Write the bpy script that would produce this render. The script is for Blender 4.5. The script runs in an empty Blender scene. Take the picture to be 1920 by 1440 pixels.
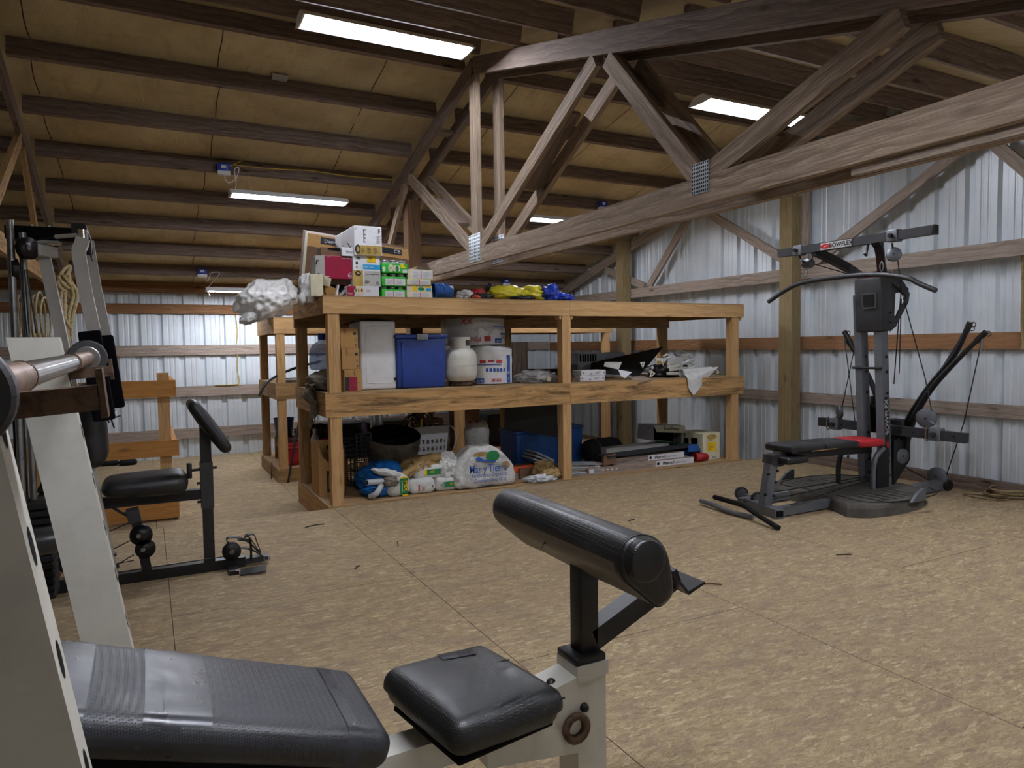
import bpy, bmesh, math, random
from mathutils import Vector, Matrix, noise
random.seed(7)
PI = math.pi
SC = bpy.context.scene
COL = SC.collection
V = Vector

# ---------------------------------------------------------------- camera
YAW, PITCH, ROLL, FPX, H = math.radians(27.372), math.radians(3.0423), math.radians(-.7741), 1319.4, 1.24
_f = V((math.sin(YAW)*math.cos(PITCH), math.cos(YAW)*math.cos(PITCH), -math.sin(PITCH)))
_r = V((math.cos(YAW), -math.sin(YAW), 0)); _u = _r.cross(_f)
_c, _s = math.cos(ROLL), math.sin(ROLL)
_r, _u = _c*_r+_s*_u, -_s*_r+_c*_u
EYE = V((0, 0, H))
cam = bpy.data.cameras.new('camera'); camo = bpy.data.objects.new('camera', cam); COL.objects.link(camo)
camo.matrix_world = Matrix(((_r.x, _u.x, -_f.x, 0), (_r.y, _u.y, -_f.y, 0), (_r.z, _u.z, -_f.z, H), (0, 0, 0, 1)))
cam.sensor_width = 36; cam.lens = 36*FPX/1920; cam.clip_start = .02; cam.clip_end = 60
SC.camera = camo
def _ray(x, y): return _f+_r*((x-960)/FPX)-_u*((y-720)/FPX)
# a point of the photograph on a known wall, shelf front or floor height
def AX(x, y, v): d = _ray(x, y); return EYE+d*(v/d.x)
def AY(x, y, v): d = _ray(x, y); return EYE+d*(v/d.y)
def AZ(x, y, v): d = _ray(x, y); return EYE+d*((v-H)/d.z)
def rect(x0, y0, x1, y1, Y):
    a = AY(x0, (y0+y1)/2, Y); b = AY(x1, (y0+y1)/2, Y); m = (x0+x1)/2
    return a.x, b.x, AY(m, y1, Y).z, AY(m, y0, Y).z

# ---------------------------------------------------------------- mesh builder
class MB:
    def __init__(s): s.v = []; s.f = []; s.uv = []; s.mi = []; s.sm = []; s.m = 0
    def add(s, vs, fs, uvs=None, smooth=False):
        o = len(s.v); s.v += [V(p) for p in vs]
        for i, f in enumerate(fs):
            s.f.append([o+k for k in f]); s.mi.append(s.m); s.sm.append(smooth)
            s.uv.append(uvs[i] if uvs else [(vs[k][0]+vs[k][1]*.37, vs[k][2]+vs[k][1]*.61) for k in f])
        return s
    def bar(s, p0, p1, w, h, up=(0, 0, 1), c0=0, c1=0):
        """a board from p0 to p1: w across, h along up; c0, c1 skew the end cuts (in metres along the length per unit h)"""
        p0, p1 = V(p0), V(p1); d = (p1-p0); L = d.length; d.normalize()
        a = d.cross(V(up)); a.normalize(); b = a.cross(d)
        vs = []
        for p, c in ((p0, c0), (p1, c1)):
            for sa, sb in ((-1, -1), (1, -1), (1, 1), (-1, 1)): vs.append(p+a*(sa*w/2)+b*(sb*h/2)+d*(c*sb*h/2))
        r = random.random()*20; q = random.random()*20
        fs = [(0, 1, 5, 4), (1, 2, 6, 5), (2, 3, 7, 6), (3, 0, 4, 7), (3, 2, 1, 0), (4, 5, 6, 7)]
        uv = []
        o = q
        for k in (w, h, w, h): uv.append([(r, o), (r, o+k), (r+L, o+k), (r+L, o)]); o += k
        uv.append([(r, q), (r+.01, q), (r+.01, q+.2), (r, q+.2)]); uv.append([(r, q), (r+.01, q), (r+.01, q+.2), (r, q+.2)])
        return s.add(vs, fs, uv)
    def box(s, x0, x1, y0, y1, z0, z1):
        L = (x1-x0, y1-y0, z1-z0); m = max(L)
        if L[0] == m: return s.bar((x0, (y0+y1)/2, (z0+z1)/2), (x1, (y0+y1)/2, (z0+z1)/2), y1-y0, z1-z0)
        if L[1] == m: return s.bar(((x0+x1)/2, y0, (z0+z1)/2), ((x0+x1)/2, y1, (z0+z1)/2), x1-x0, z1-z0)
        return s.bar(((x0+x1)/2, (y0+y1)/2, z0), ((x0+x1)/2, (y0+y1)/2, z1), x1-x0, y1-y0, up=(0, 1, 0))
    def tube(s, pts, r, n=8, caps=True, closed=False):
        pts = [V(p) for p in pts]; N = len(pts); rs = r if isinstance(r, (list, tuple)) else [r]*N
        ring = []; prev = None
        for i, p in enumerate(pts):
            if closed: t = pts[(i+1) % N]-pts[i-1]
            else: t = pts[min(i+1, N-1)]-pts[max(i-1, 0)]
            t.normalize()
            if prev is None:
                a = t.cross(V((0, 0, 1)))
                if a.length < .05: a = t.cross(V((1, 0, 0)))
            else: a = prev-t*prev.dot(t)
            a.normalize(); prev = a; b = t.cross(a)
            ring.append([p+(a*math.cos(2*PI*k/n)+b*math.sin(2*PI*k/n))*rs[i] for k in range(n)])
        vs = [v for q in ring for v in q]; fs = []
        for i in range(N if closed else N-1):
            j = (i+1) % N
            for k in range(n): fs.append((i*n+k, i*n+(k+1) % n, j*n+(k+1) % n, j*n+k))
        s.add(vs, fs, smooth=True)
        if caps and not closed: s.add(ring[0], [tuple(range(n))[::-1]]); s.add(ring[-1], [tuple(range(n))])
        return s
    def lathe(s, prof, c=(0, 0, 0), ax=(0, 0, 1), n=24, smooth=True):
        ax = V(ax).normalized(); a = ax.cross(V((1, 0, 0)));
        if a.length < .1: a = ax.cross(V((0, 1, 0)))
        a.normalize(); b = ax.cross(a); c = V(c)
        vs = [c+ax*z+(a*math.cos(2*PI*k/n)+b*math.sin(2*PI*k/n))*max(r, 1e-5) for r, z in prof for k in range(n)]
        fs = [(i*n+k, i*n+(k+1) % n, (i+1)*n+(k+1) % n, (i+1)*n+k) for i in range(len(prof)-1) for k in range(n)]
        return s.add(vs, fs, smooth=smooth)
    def disc(s, c, ax, r, t, n=24):
        return s.lathe([(0, -t/2), (r*.93, -t/2), (r, -t/2+min(t*.2, r*.07)), (r, t/2-min(t*.2, r*.07)), (r*.93, t/2), (0, t/2)], c, ax, n, smooth=False)
    def prism(s, pts, c, u, w, t):
        """closed 2-D outline (a, b) laid on axes u, w at c, thickened by t along u x w"""
        u, w, c = V(u).normalized(), V(w).normalized(), V(c); nn = u.cross(w); N = len(pts)
        vs = [c+u*a+w*b-nn*t/2 for a, b in pts]+[c+u*a+w*b+nn*t/2 for a, b in pts]
        fs = [tuple(range(N))[::-1], tuple(range(N, 2*N))]+[(i, (i+1) % N, N+(i+1) % N, N+i) for i in range(N)]
        return s.add(vs, fs)
    def rbox(s, c, h, r, R=None, seg=3, mid=4, puff=0, f=None, sm=True):
        """rounded box: half sizes h, corner radius r; puff crowns the faces; f bends each vertex (local)"""
        c = V(c); R = R or Matrix.Identity(3)
        def ticks(hh):
            e = [hh-r+r*math.sin(PI/2*k/seg) for k in range(seg+1)]
            lo = [-x for x in e[::-1]]; m = [-(hh-r)+2*(hh-r)*k/mid for k in range(1, mid)]
            return lo+m+e
        T = [ticks(x) for x in h]; key = {}; vs = []; fs = []
        def vid(p):
            k = tuple(round(x, 6) for x in p)
            if k not in key:
                q = V(p); inn = V([max(-(h[i]-r), min(h[i]-r, q[i])) for i in range(3)]); d = q-inn
                if d.length > 1e-9:
                    d.normalize(); q = inn+d*r
                if puff:
                    g = [1-(q[i]/h[i])**2 for i in range(3)]
                    q = V([q[i]+(1 if q[i] > 0 else -1)*puff*max(0, g[(i+1) % 3])*max(0, g[(i+2) % 3])*(abs(q[i])/h[i]) for i in range(3)])
                if f: q = V(f(q))
                key[k] = len(vs); vs.append(c+R @ q)
            return key[k]
        for ax in range(3):
            a, b = (ax+1) % 3, (ax+2) % 3
            for sg in (-1, 1):
                for i in range(len(T[a])-1):
                    for j in range(len(T[b])-1):
                        q = []
                        for x, y in ((i, j), (i+1, j), (i+1, j+1), (i, j+1)):
                            p = [0, 0, 0]; p[ax] = sg*h[ax]; p[a] = T[a][x]; p[b] = T[b][y]; q.append(vid(p))
                        if len(set(q)) == 4: fs.append(q if sg > 0 else q[::-1])
        return s.add(vs, fs, smooth=sm)
    def grid(s, fn, nu, nv, smooth=True):
        vs = [fn(i/nu, j/nv) for i in range(nu+1) for j in range(nv+1)]
        fs = [(i*(nv+1)+j, (i+1)*(nv+1)+j, (i+1)*(nv+1)+j+1, i*(nv+1)+j+1) for i in range(nu) for j in range(nv)]
        return s.add(vs, fs, smooth=smooth)
    def blob(s, c, h, amp=.15, fr=3.0, sub=4, R=None, flat=None, crease=.0, seed=0, shape=2.0):
        """soft lump (sack, rag, bag): superellipsoid with folds; flat = lowest local z"""
        bm = bmesh.new(); bmesh.ops.create_icosphere(bm, subdivisions=sub, radius=1); R = R or Matrix.Identity(3); c = V(c)
        bm.verts.ensure_lookup_table(); vs = []
        for v in bm.verts:
            p = v.co.copy(); k = (abs(p.x)**shape+abs(p.y)**shape+abs(p.z)**shape)**(-1/shape); p *= k
            o = V((seed*3.1, seed*1.7, seed*.9)); n = noise.noise(p*fr+o)
            if crease: n += crease*(1-2*abs(noise.noise(p*fr*1.9+o+V((9, 2, 4)))))*.8-crease*.3+crease*.35*(1-2*abs(noise.noise(p*fr*4.3+o)))
            p *= 1+amp*n; q = V((p.x*h[0], p.y*h[1], p.z*h[2]))
            if flat is not None and q.z < flat: q.z = flat+(q.z-flat)*.05
            vs.append(c+R @ q)
        fs = [[w.index for w in f.verts] for f in bm.faces]; bm.free()
        return s.add(vs, fs, smooth=True)
    def mesh(s, name, off, mats):
        me = bpy.data.meshes.new(name); me.from_pydata([v-off for v in s.v], [], s.f)
        uvl = me.uv_layers.new(name='UVMap'); k = 0
        for p, uv in zip(me.polygons, s.uv):
            for j in range(len(uv)): uvl.data[p.loop_start+j].uv = uv[j]
        for p, m, sm in zip(me.polygons, s.mi, s.sm): p.material_index = m; p.use_smooth = sm
        for m in mats: me.materials.append(m)
        me.update(); return me

def ribbon(m, pts, w, side, t=.004, k=4):
    pts = smooth_path(pts, k); sd = V(side)*(w/2); N = len(pts); vs = []
    for i, p in enumerate(pts):
        tg = (pts[min(i+1, N-1)]-pts[max(i-1, 0)]).normalized(); nn = tg.cross(V(side)).normalized()*t/2; vs += [p-sd-nn, p+sd-nn, p+sd+nn, p-sd+nn]
    m.add(vs, [(4*i+j, 4*i+(j+1) % 4, 4*(i+1)+(j+1) % 4, 4*(i+1)+j) for i in range(N-1) for j in range(4)]+[(0, 1, 2, 3), (4*N-1, 4*N-2, 4*N-3, 4*N-4)])
ORG = {}
def _obj(name, me):
    o = bpy.data.objects.new(name, me); COL.objects.link(o); return o
def tag(o, label=None, cat=None, group=None, kind=None):
    if label: o['label'] = label
    if cat: o['category'] = cat
    if group: o['group'] = group
    if kind: o['kind'] = kind
    return o
def thing(name, label, cat, loc, group=None):
    o = _obj(name, None); o.location = loc; o.empty_display_size = .1; ORG[o.name] = V(loc); return tag(o, label, cat, group)
def part(name, mb, mat, par, label=None):
    mats = mat if isinstance(mat, (list, tuple)) else [mat]
    off = ORG[par.name]; o = _obj(name, mb.mesh(name, off, mats)); o.parent = par; ORG[o.name] = off
    if label: o['label'] = label
    return o
def solo(name, mb, mat, label=None, cat=None, group=None, kind=None):
    mats = mat if isinstance(mat, (list, tuple)) else [mat]
    n = len(mb.v); off = V((sum(v.x for v in mb.v)/n, sum(v.y for v in mb.v)/n, min(v.z for v in mb.v)))
    o = _obj(name, mb.mesh(name, off, mats)); o.location = off; ORG[o.name] = V((0, 0, 0))+off
    o_par_fix = o
    return tag(o, label, cat, group, kind)
def rz(a): return Matrix.Rotation(a, 3, 'Z')
def rx(a): return Matrix.Rotation(a, 3, 'X')
def ry(a): return Matrix.Rotation(a, 3, 'Y')
def arc(c, r, a0, a1, n, u=(1, 0, 0), w=(0, 0, 1)):
    u, w, c = V(u), V(w), V(c)
    return [c+(u*math.cos(a0+(a1-a0)*i/n)+w*math.sin(a0+(a1-a0)*i/n))*r for i in range(n+1)]
def smooth_path(pts, k=4):
    pts = [V(p) for p in pts]; out = []
    for i in range(len(pts)-1):
        p0, p1, p2, p3 = pts[max(i-1, 0)], pts[i], pts[i+1], pts[min(i+2, len(pts)-1)]
        for j in range(k):
            t = j/k; out.append(.5*((2*p1)+(p2-p0)*t+(2*p0-5*p1+4*p2-p3)*t*t+(3*p1-p0-3*p2+p3)*t**3))
    out.append(pts[-1]); return out
def lettering(name, txt, size, c, u, w, mat, par, align='CENTER', bold=0, sx=1):
    """raised letters centred at c, reading along u with w up"""
    cu = bpy.data.curves.new(name, 'FONT'); cu.body = txt; cu.align_x = align; cu.align_y = 'CENTER'; cu.extrude = .0004/size; cu.offset = bold/size+1e-5; cu.resolution_u = 3
    t = bpy.data.objects.new(name, cu); me = bpy.data.meshes.new_from_object(t); bpy.data.objects.remove(t); bpy.data.curves.remove(cu)
    u, w, c = V(u).normalized(), V(w).normalized(), V(c); n = u.cross(w); off = ORG[par.name]
    for v in me.vertices: v.co = c+u*(v.co.x*sx*size)+w*(v.co.y*size)+n*(v.co.z*size+.0007)-off
    me.name = name; me.materials.clear(); me.materials.append(mat); o = _obj(name, me); o.parent = par; ORG[o.name] = off; return o

# ---------------------------------------------------------------- materials
def srgb(h):
    h = h.lstrip('#'); c = [int(h[i:i+2], 16)/255 for i in (0, 2, 4)]
    return tuple(x/12.92 if x < .04045 else ((x+.055)/1.055)**2.4 for x in c)+(1,)
class NT:
    def __init__(s, name):
        s.m = bpy.data.materials.new(name); s.m.use_nodes = True; s.t = s.m.node_tree; s.n = s.t.nodes; s.b = s.n['Principled BSDF']; s.i = {}
    def N(s, ty, **k):
        n = s.n.new('ShaderNode'+ty)
        for a, v in k.items():
            if a[0] == '_': n.inputs[a[1:]].default_value = v
            else: setattr(n, a, v)
        return n
    def L(s, a, b): s.t.links.new(a, b)
    def coord(s, which='Object', scale=(1, 1, 1), rot=(0, 0, 0), loc=(0, 0, 0)):
        tc = s.N('TexCoord'); mp = s.N('Mapping'); s.L(tc.outputs[which], mp.inputs['Vector'])
        mp.inputs['Scale'].default_value = scale; mp.inputs['Rotation'].default_value = rot; mp.inputs['Location'].default_value = loc
        return mp.outputs['Vector']
    def noise(s, vec, scale, detail=4, rough=.6, dist=0):
        n = s.N('TexNoise'); s.L(vec, n.inputs['Vector']); n.inputs['Scale'].default_value = scale; n.inputs['Detail'].default_value = detail
        n.inputs['Roughness'].default_value = rough; n.inputs['Distortion'].default_value = dist; return n.outputs['Fac']
    def ramp(s, fac, stops, interp='LINEAR'):
        r = s.N('ValToRGB'); r.color_ramp.interpolation = interp; e = r.color_ramp.elements
        while len(e) < len(stops): e.new(.5)
        for x, (p, c) in zip(e, stops): x.position = p; x.color = c if len(c) == 4 else tuple(c)+(1,)
        s.L(fac, r.inputs['Fac']); return r.outputs['Color']
    def mix(s, fac, a, b, mode='MIX'):
        m = s.N('Mix', data_type='RGBA', blend_type=mode)
        for v, k in ((fac, 0), (a, 6), (b, 7)):
            if hasattr(v, 'is_linked') or hasattr(v, 'links'): s.L(v, m.inputs[k])
            else: m.inputs[k].default_value = v
        return m.outputs[2]
    def bump(s, h, st=.3, d=.01):
        b = s.N('Bump'); b.inputs['Strength'].default_value = st; b.inputs['Distance'].default_value = d; s.L(h, b.inputs['Height'])
        s.L(b.outputs['Normal'], s.b.inputs['Normal']); return b
    def out(s, col=None, rough=.6, metal=0, spec=.5):
        if col is not None:
            if isinstance(col, tuple): s.b.inputs['Base Color'].default_value = col
            else: s.L(col, s.b.inputs['Base Color'])
        if isinstance(rough, (int, float)): s.b.inputs['Roughness'].default_value = rough
        else: s.L(rough, s.b.inputs['Roughness'])
        s.b.inputs['Metallic'].default_value = metal; s.b.inputs['Specular IOR Level'].default_value = spec
        return s.m
BW = ((0, 0, 0, 1), (1, 1, 1, 1))
_pc = {}
def paint(hexc, rough=.5, metal=0, var=.12, sc=14, spec=.4, bump=0, bsc=60):
    """plain surface with slight wear"""
    k = (hexc, rough, metal, var, sc, spec, bump, bsc)
    if k in _pc: return _pc[k]
    t = NT('paint_'+hexc.strip('#')); c = srgb(hexc); v = t.coord()
    n = t.noise(v, sc, 5, .65)
    dk = tuple(x*(1-var*2) for x in c[:3])+(1,); lt = tuple(min(1, x*(1+var)) for x in c[:3])+(1,)
    col = t.ramp(n, [(.3, dk), (.5, c), (.72, lt)])
    if bump: t.bump(t.noise(v, bsc, 4, .6), bump, .004)
    _pc[k] = t.out(col, rough, metal, spec); return _pc[k]
def wood(name, dark, mid, light, stain=0, grain=9, rough=.75, dirt='#2a2018'):
    t = NT(name); uv = t.coord('UV', (.42, 1, 1))
    big = t.noise(uv, 2.2, 2, .5)
    w = t.N('TexWave', wave_type='BANDS', bands_direction='Y', wave_profile='SAW'); t.L(uv, w.inputs['Vector'])
    for k, v in (('Scale', grain), ('Distortion', 7.5), ('Detail', 2.5), ('Detail Scale', 1.1), ('Detail Roughness', .55)): w.inputs[k].default_value = v
    fib = t.noise(t.coord('UV', (5, 160, 1)), 1.0, 4, .7)
    fib2 = t.noise(t.coord('UV', (1.5, 30, 1)), 1.0, 4, .65)
    a = t.ramp(w.outputs['Fac'], [(0, srgb(light)), (.55, srgb(mid)), (.88, srgb(dark)), (1, srgb(mid))])
    a = t.mix(t.ramp(fib2, [(.35, BW[0]), (.7, BW[1])]), a, srgb(mid))
    a = t.mix(t.ramp(fib, [(.42, (.75, .75, .75, 1)), (.6, (0, 0, 0, 1))]), a, srgb(dark))
    a = t.mix(t.ramp(big, [(.3, (.5, .5, .5, 1)), (.65, (0, 0, 0, 1))]), a, srgb(mid))
    kv = t.N('TexVoronoi', feature='F1'); t.L(t.coord('UV', (1.9, 6.5, 1)), kv.inputs['Vector']); kv.inputs['Scale'].default_value = 1; kv.inputs['Randomness'].default_value = 1
    kn = t.ramp(kv.outputs['Distance'], [(.05, (.85, .85, .85, 1)), (.10, (.25, .25, .25, 1)), (.15, (0, 0, 0, 1))])
    a = t.mix(kn, a, tuple(x*.45 for x in srgb(dark)[:3])+(1,))
    if stain:
        st = t.noise(t.coord('UV', (.8, 7.5, 1)), 1.9, 6, .75, .5)
        a = t.mix(t.ramp(st, [(.56-.1*stain, (0, 0, 0, 1)), (.66, (.85*min(1, stain), )*3+(1,))]), a, srgb(dirt))
    t.bump(fib, .18, .003)
    return t.out(a, rough, 0, .25)
M = {}
M['gray_wood'] = wood('weathered_gray_lumber', '#6f6157', '#a5968a', '#bdaf9f', grain=6)
M['truss_wood'] = wood('truss_lumber', '#5f4f42', '#a08d7a', '#bfae99', grain=6)
M['dark_wood'] = wood('dark_purlin_lumber', '#52443b', '#86756a', '#9c8b7e', grain=6)
M['brown_wood'] = wood('brown_treated_lumber', '#6b4a30', '#906a48', '#a67f5a', grain=7)
M['old_post'] = wood('old_brown_post', '#4a3524', '#6a5037', '#7c6146', grain=7); M['post_wood'] = wood('treated_post', '#6c5c40', '#8b7a58', '#9e8e6a', grain=7)
M['fir'] = wood('new_fir_lumber', '#a88253', '#cfa875', '#dcba8a', grain=5)
M['fir_stained'] = wood('stained_fir_lumber', '#a0784a', '#caa26c', '#d9b585', stain=1.0, grain=5)
M['fir_dirty'] = wood('dirty_fir_lumber', '#8d6f48', '#b79466', '#c9a87a', stain=.6, grain=7)
M['fir_orange'] = wood('orange_fir_lumber', '#a4733a', '#c68f50', '#d4a366', grain=6)
M['ply'] = wood('plywood_deck', '#8d7250', '#ad8f68', '#bfa27a', stain=.4, grain=5)
def osb():
    t = NT('oriented_strand_board'); o = t.coord()
    wob = t.N('TexNoise'); t.L(o, wob.inputs['Vector']); wob.inputs['Scale'].default_value = 14; wob.inputs['Detail'].default_value = 3
    wv = t.N('VectorMath', operation='MULTIPLY_ADD'); t.L(wob.outputs['Color'], wv.inputs[0]); wv.inputs[1].default_value = (.016, .016, 0); t.L(o, wv.inputs[2])
    def layer(a, sx, sy, off):
        mp = t.N('Mapping'); t.L(wv.outputs[0], mp.inputs['Vector']); mp.inputs['Rotation'].default_value = (0, 0, a); mp.inputs['Location'].default_value = (off, off*.7, 0); mp.inputs['Scale'].default_value = (sx, sy, 1)
        vv = t.N('TexVoronoi', feature='F1'); t.L(mp.outputs[0], vv.inputs['Vector']); vv.inputs['Scale'].default_value = 1
        sep = t.N('SeparateColor'); t.L(vv.outputs['Color'], sep.inputs['Color'])
        ang = t.N('Math', operation='MULTIPLY_ADD'); t.L(sep.outputs[1], ang.inputs[0]); ang.inputs[1].default_value = 1.3; ang.inputs[2].default_value = -.65
        vr = t.N('VectorRotate', rotation_type='Z_AXIS'); t.L(wv.outputs[0], vr.inputs['Vector']); t.L(ang.outputs[0], vr.inputs['Angle'])
        m2 = t.N('Mapping'); t.L(vr.outputs[0], m2.inputs['Vector']); m2.inputs['Scale'].default_value = (16, 105, 1)
        g = t.noise(m2.outputs[0], 1.0, 4, .7)
        c = t.ramp(sep.outputs[0], [(0, srgb('#9a866c')), (.14, srgb('#ae9976')), (.6, srgb('#bba680')), (.88, srgb('#c4b08a')), (1, srgb('#d8c59e'))])
        return t.mix(t.ramp(g, [(.36, (.6, .6, .6, 1)), (.56, (0, 0, 0, 1))]), c, srgb('#6f5c47')), sep.outputs[2]
    A, ka = layer(.10, 21, 66, 0); B, kb = layer(.9, 19, 60, 3.7); C_, kc = layer(-.6, 23, 70, 8.1)
    a = t.mix(t.ramp(kb, [(.58, BW[0]), (.60, BW[1])]), A, B); a = t.mix(t.ramp(kc, [(.62, BW[0]), (.64, BW[1])]), a, C_)
    pur = t.noise(t.coord('Object', (1.1, 3.0, 1), (0, 0, .25)), 4.2, 6, .72, .7)
    a = t.mix(t.ramp(pur, [(.50, (0, 0, 0, 1)), (.64, (.62, .62, .62, 1))]), a, srgb('#8a7566'))
    sp = t.noise(o, 26, 4, .75); a = t.mix(t.ramp(sp, [(.67, (0, 0, 0, 1)), (.74, (.7, .7, .7, 1))]), a, srgb('#5a4838'))
    wear = t.noise(o, .8, 3, .6); a = t.mix(t.ramp(wear, [(.35, (0, 0, 0, 1)), (.75, (.35, .35, .35, 1))]), a, srgb('#94826c'))
    fine = t.noise(t.coord('Object', (1, 3.5, 1), (0, 0, .2)), 95, 3, .7)
    a = t.mix(t.ramp(fine, [(.30, (.75, .75, .75, 1)), (.42, (.15, .15, .15, 1)), (.55, (0, 0, 0, 1))]), a, srgb('#5f4d3a'))
    br = t.N('TexBrick', offset=.5, offset_frequency=2); mp = t.coord('Object', (1, 1, 1), (0, 0, PI/2), (0, 0, 0)); t.L(mp, br.inputs['Vector'])
    for k, v in (('Scale', 1), ('Mortar Size', .0022), ('Mortar Smooth', .3), ('Bias', 0), ('Brick Width', 2.40), ('Row Height', 1.19)): br.inputs[k].default_value = v
    br.inputs['Color1'].default_value = br.inputs['Color2'].default_value = (0, 0, 0, 1); br.inputs['Mortar'].default_value = (1, 1, 1, 1)
    a = t.mix(br.outputs['Color'], a, srgb('#3a2f25'))
    t.bump(fine, .12, .002)
    return t.out(a, .8, 0, .2)
M['osb'] = osb()
def metal_wall():
    t = NT('painted_corrugated_steel'); v = t.coord(); n = t.noise(v, 3, 4, .6); g = t.noise(t.coord('Object', (14, 14, 1.2)), 1, 4, .6)
    a = t.mix(t.ramp(n, [(.35, BW[0]), (.7, BW[1])]), srgb('#cfd8de'), srgb('#dde4e9'))
    a = t.mix(t.ramp(g, [(.55, (0, 0, 0, 1)), (.8, (.4, .4, .4, 1))]), a, srgb('#bcc0c2'))
    return t.out(a, .42, .12, .5)
M['steel_wall'] = metal_wall()
def insulation():
    t = NT('faced_roof_insulation'); v = t.coord('Object', (1, 1, 1)); n = t.noise(v, 1.6, 5, .6); w = t.noise(t.coord('Object', (1, .35, 1), (0, 0, .5)), 9, 5, .65, .7)
    a = t.ramp(n, [(.3, srgb('#a69672')), (.5, srgb('#c2b189')), (.7, srgb('#d2c49d'))])
    a = t.mix(t.ramp(w, [(.3, (.45, .45, .45, 1)), (.5, (0, 0, 0, 1))]), a, srgb('#978662'))
    d = t.noise(t.coord('Object', (.7, 3, 1)), 2.5, 5, .7); a = t.mix(t.ramp(d, [(.58, (0, 0, 0, 1)), (.75, (.55, .55, .55, 1))]), a, srgb('#877552'))
    t.bump(w, .5, .03)
    return t.out(a, .55, 0, .35)
M['insulation'] = insulation()
def vinyl(name, col, dots=True, rough=.38):
    t = NT(name); v = t.coord(); c = srgb(col); n = t.noise(v, 9, 5, .65)
    a = t.ramp(n, [(.3, tuple(x*.75 for x in c[:3])+(1,)), (.7, tuple(x*1.3 for x in c[:3])+(1,))])
    sc = t.noise(v, 30, 4, .7); a = t.mix(t.ramp(sc, [(.66, (0, 0, 0, 1)), (.78, (.35, .35, .35, 1))]), a, srgb('#77746f'))
    if dots:
        vo = t.N('TexVoronoi', feature='F1'); t.L(v, vo.inputs['Vector']); vo.inputs['Scale'].default_value = 235; vo.inputs['Randomness'].default_value = 0
        d = t.ramp(vo.outputs['Distance'], [(.2, BW[0]), (.42, BW[1])]); t.bump(d, .35, .0012)
        a = t.mix(t.ramp(vo.outputs['Distance'], [(.16, (.55, .55, .55, 1)), (.3, (0, 0, 0, 1))]), a, (.004, .004, .005, 1))
    else: t.bump(t.noise(v, 45, 4, .6), .12, .003)
    return t.out(a, t.ramp(n, [(.3, (rough-.08,)*3+(1,)), (.7, (rough+.14,)*3+(1,))]), 0, .5)
M['vinyl'] = vinyl('perforated_black_vinyl', '#131415'); M['vinyl_gray'] = vinyl('dusty_perforated_vinyl', '#2b2d31', True, .42)
M['vinyl_dusty'] = vinyl('dusty_brown_vinyl', '#5f5548', False, .45); M['vinyl_plain'] = vinyl('plain_black_vinyl', '#202123', False, .4); M['tape'] = vinyl('gray_tape', '#33353a', False, .3)
M['black'] = paint('#141415', .42); M['black_matte'] = paint('#0e0e0f', .85, spec=.15); M['rubber'] = paint('#1c1c1d', .75, spec=.2, bump=.3)
M['white_enamel'] = paint('#cfcdc2', .38, var=.06, sc=9); M['enamel_gray'] = paint('#b9b8b4', .35, var=.06)
M['chrome'] = paint('#c9c9c9', .22, 1, .15); M['galv'] = paint('#c2cad0', .35, .85, .15, 40); M['steel'] = paint('#8d8d8c', .4, .9, .25)
M['rust'] = paint('#5d4a3a', .65, .55, .4, 40, bump=.3); M['rust_chrome'] = paint('#937d6e', .4, .6, .4, 26)
M['gym_gray'] = paint('#6c7076', .42, .25, .08); M['gym_dark'] = paint('#333335', .5, .1, .1); M['gym_red'] = vinyl('red_vinyl', '#b3202a', False, .45)
M['foam'] = paint('#131216', .95, spec=.05, bump=.5, bsc=220)
M['card'] = paint('#b08a58', .8, 0, .08, 20, .15); M['card_dark'] = paint('#6b5240', .85, 0, .1, 20, .15); M['white'] = paint('#e4e6ea', .5, 0, .05)
M['paper'] = paint('#d9dade', .7, 0, .05, spec=.2); M['cream'] = paint('#d6d1b4', .65, 0, .06); M['green'] = paint('#2fae35', .5, 0, .1); M['gold'] = paint('#b2964e', .5, 0, .12)
M['maroon'] = paint('#8c1034', .45, 0, .12, 6); M['sky'] = paint('#2fa0d8', .5, 0, .05); M['yellow'] = paint('#e8c314', .5, 0, .08); M['ink'] = paint('#26282c', .7); M['ink_blue'] = paint('#2e5ca8', .7, 0, .15)
M['blue_tote'] = paint('#20397f', .42, 0, .12, 8); M['navy'] = paint('#1c4a86', .45, 0, .12); M['gray_plastic'] = paint('#8d9297', .45); M['white_plastic'] = paint('#dfe1e2', .4, 0, .04)
M['tarp_yellow'] = paint('#c9bd2c', .4, 0, .12); M['tarp_blue'] = paint('#1c3aa6', .38, 0, .15); M['tarp_cyan'] = paint('#1565b0', .4, 0, .2, 10)
M['sack'] = paint('#d5d5d2', .6, 0, .1, 10, bump=.2); M['brown_cloth'] = paint('#7a6340', .9, 0, .2, 10, .1, bump=.3); M['tan_cloth'] = paint('#a3885c', .9, 0, .18, 12, .1, bump=.3)
M['gray_cloth'] = paint('#7f786c', .9, 0, .22, 14, .1, bump=.4); M['red_plastic'] = paint('#9c1c22', .4, 0, .1); M['orange'] = paint('#c8502a', .5); M['pvc'] = paint('#b9bcbf', .4, 0, .06)
M['rope'] = paint('#8f7c5c', .9, 0, .2, 60, .1, bump=.6, bsc=200); M['rope_pale'] = paint('#b8a983', .9, 0, .25, 50, .1, bump=.6, bsc=160); M['cord_yellow'] = paint('#b59a2c', .5); M['cable'] = paint('#1a1a1b', .5)
M['red_ink'] = paint('#b03a36', .6); M['green_ink'] = paint('#1f7a45', .6, 0, .1); M['silver'] = paint('#b9bdc2', .28, .9, .1)
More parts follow.
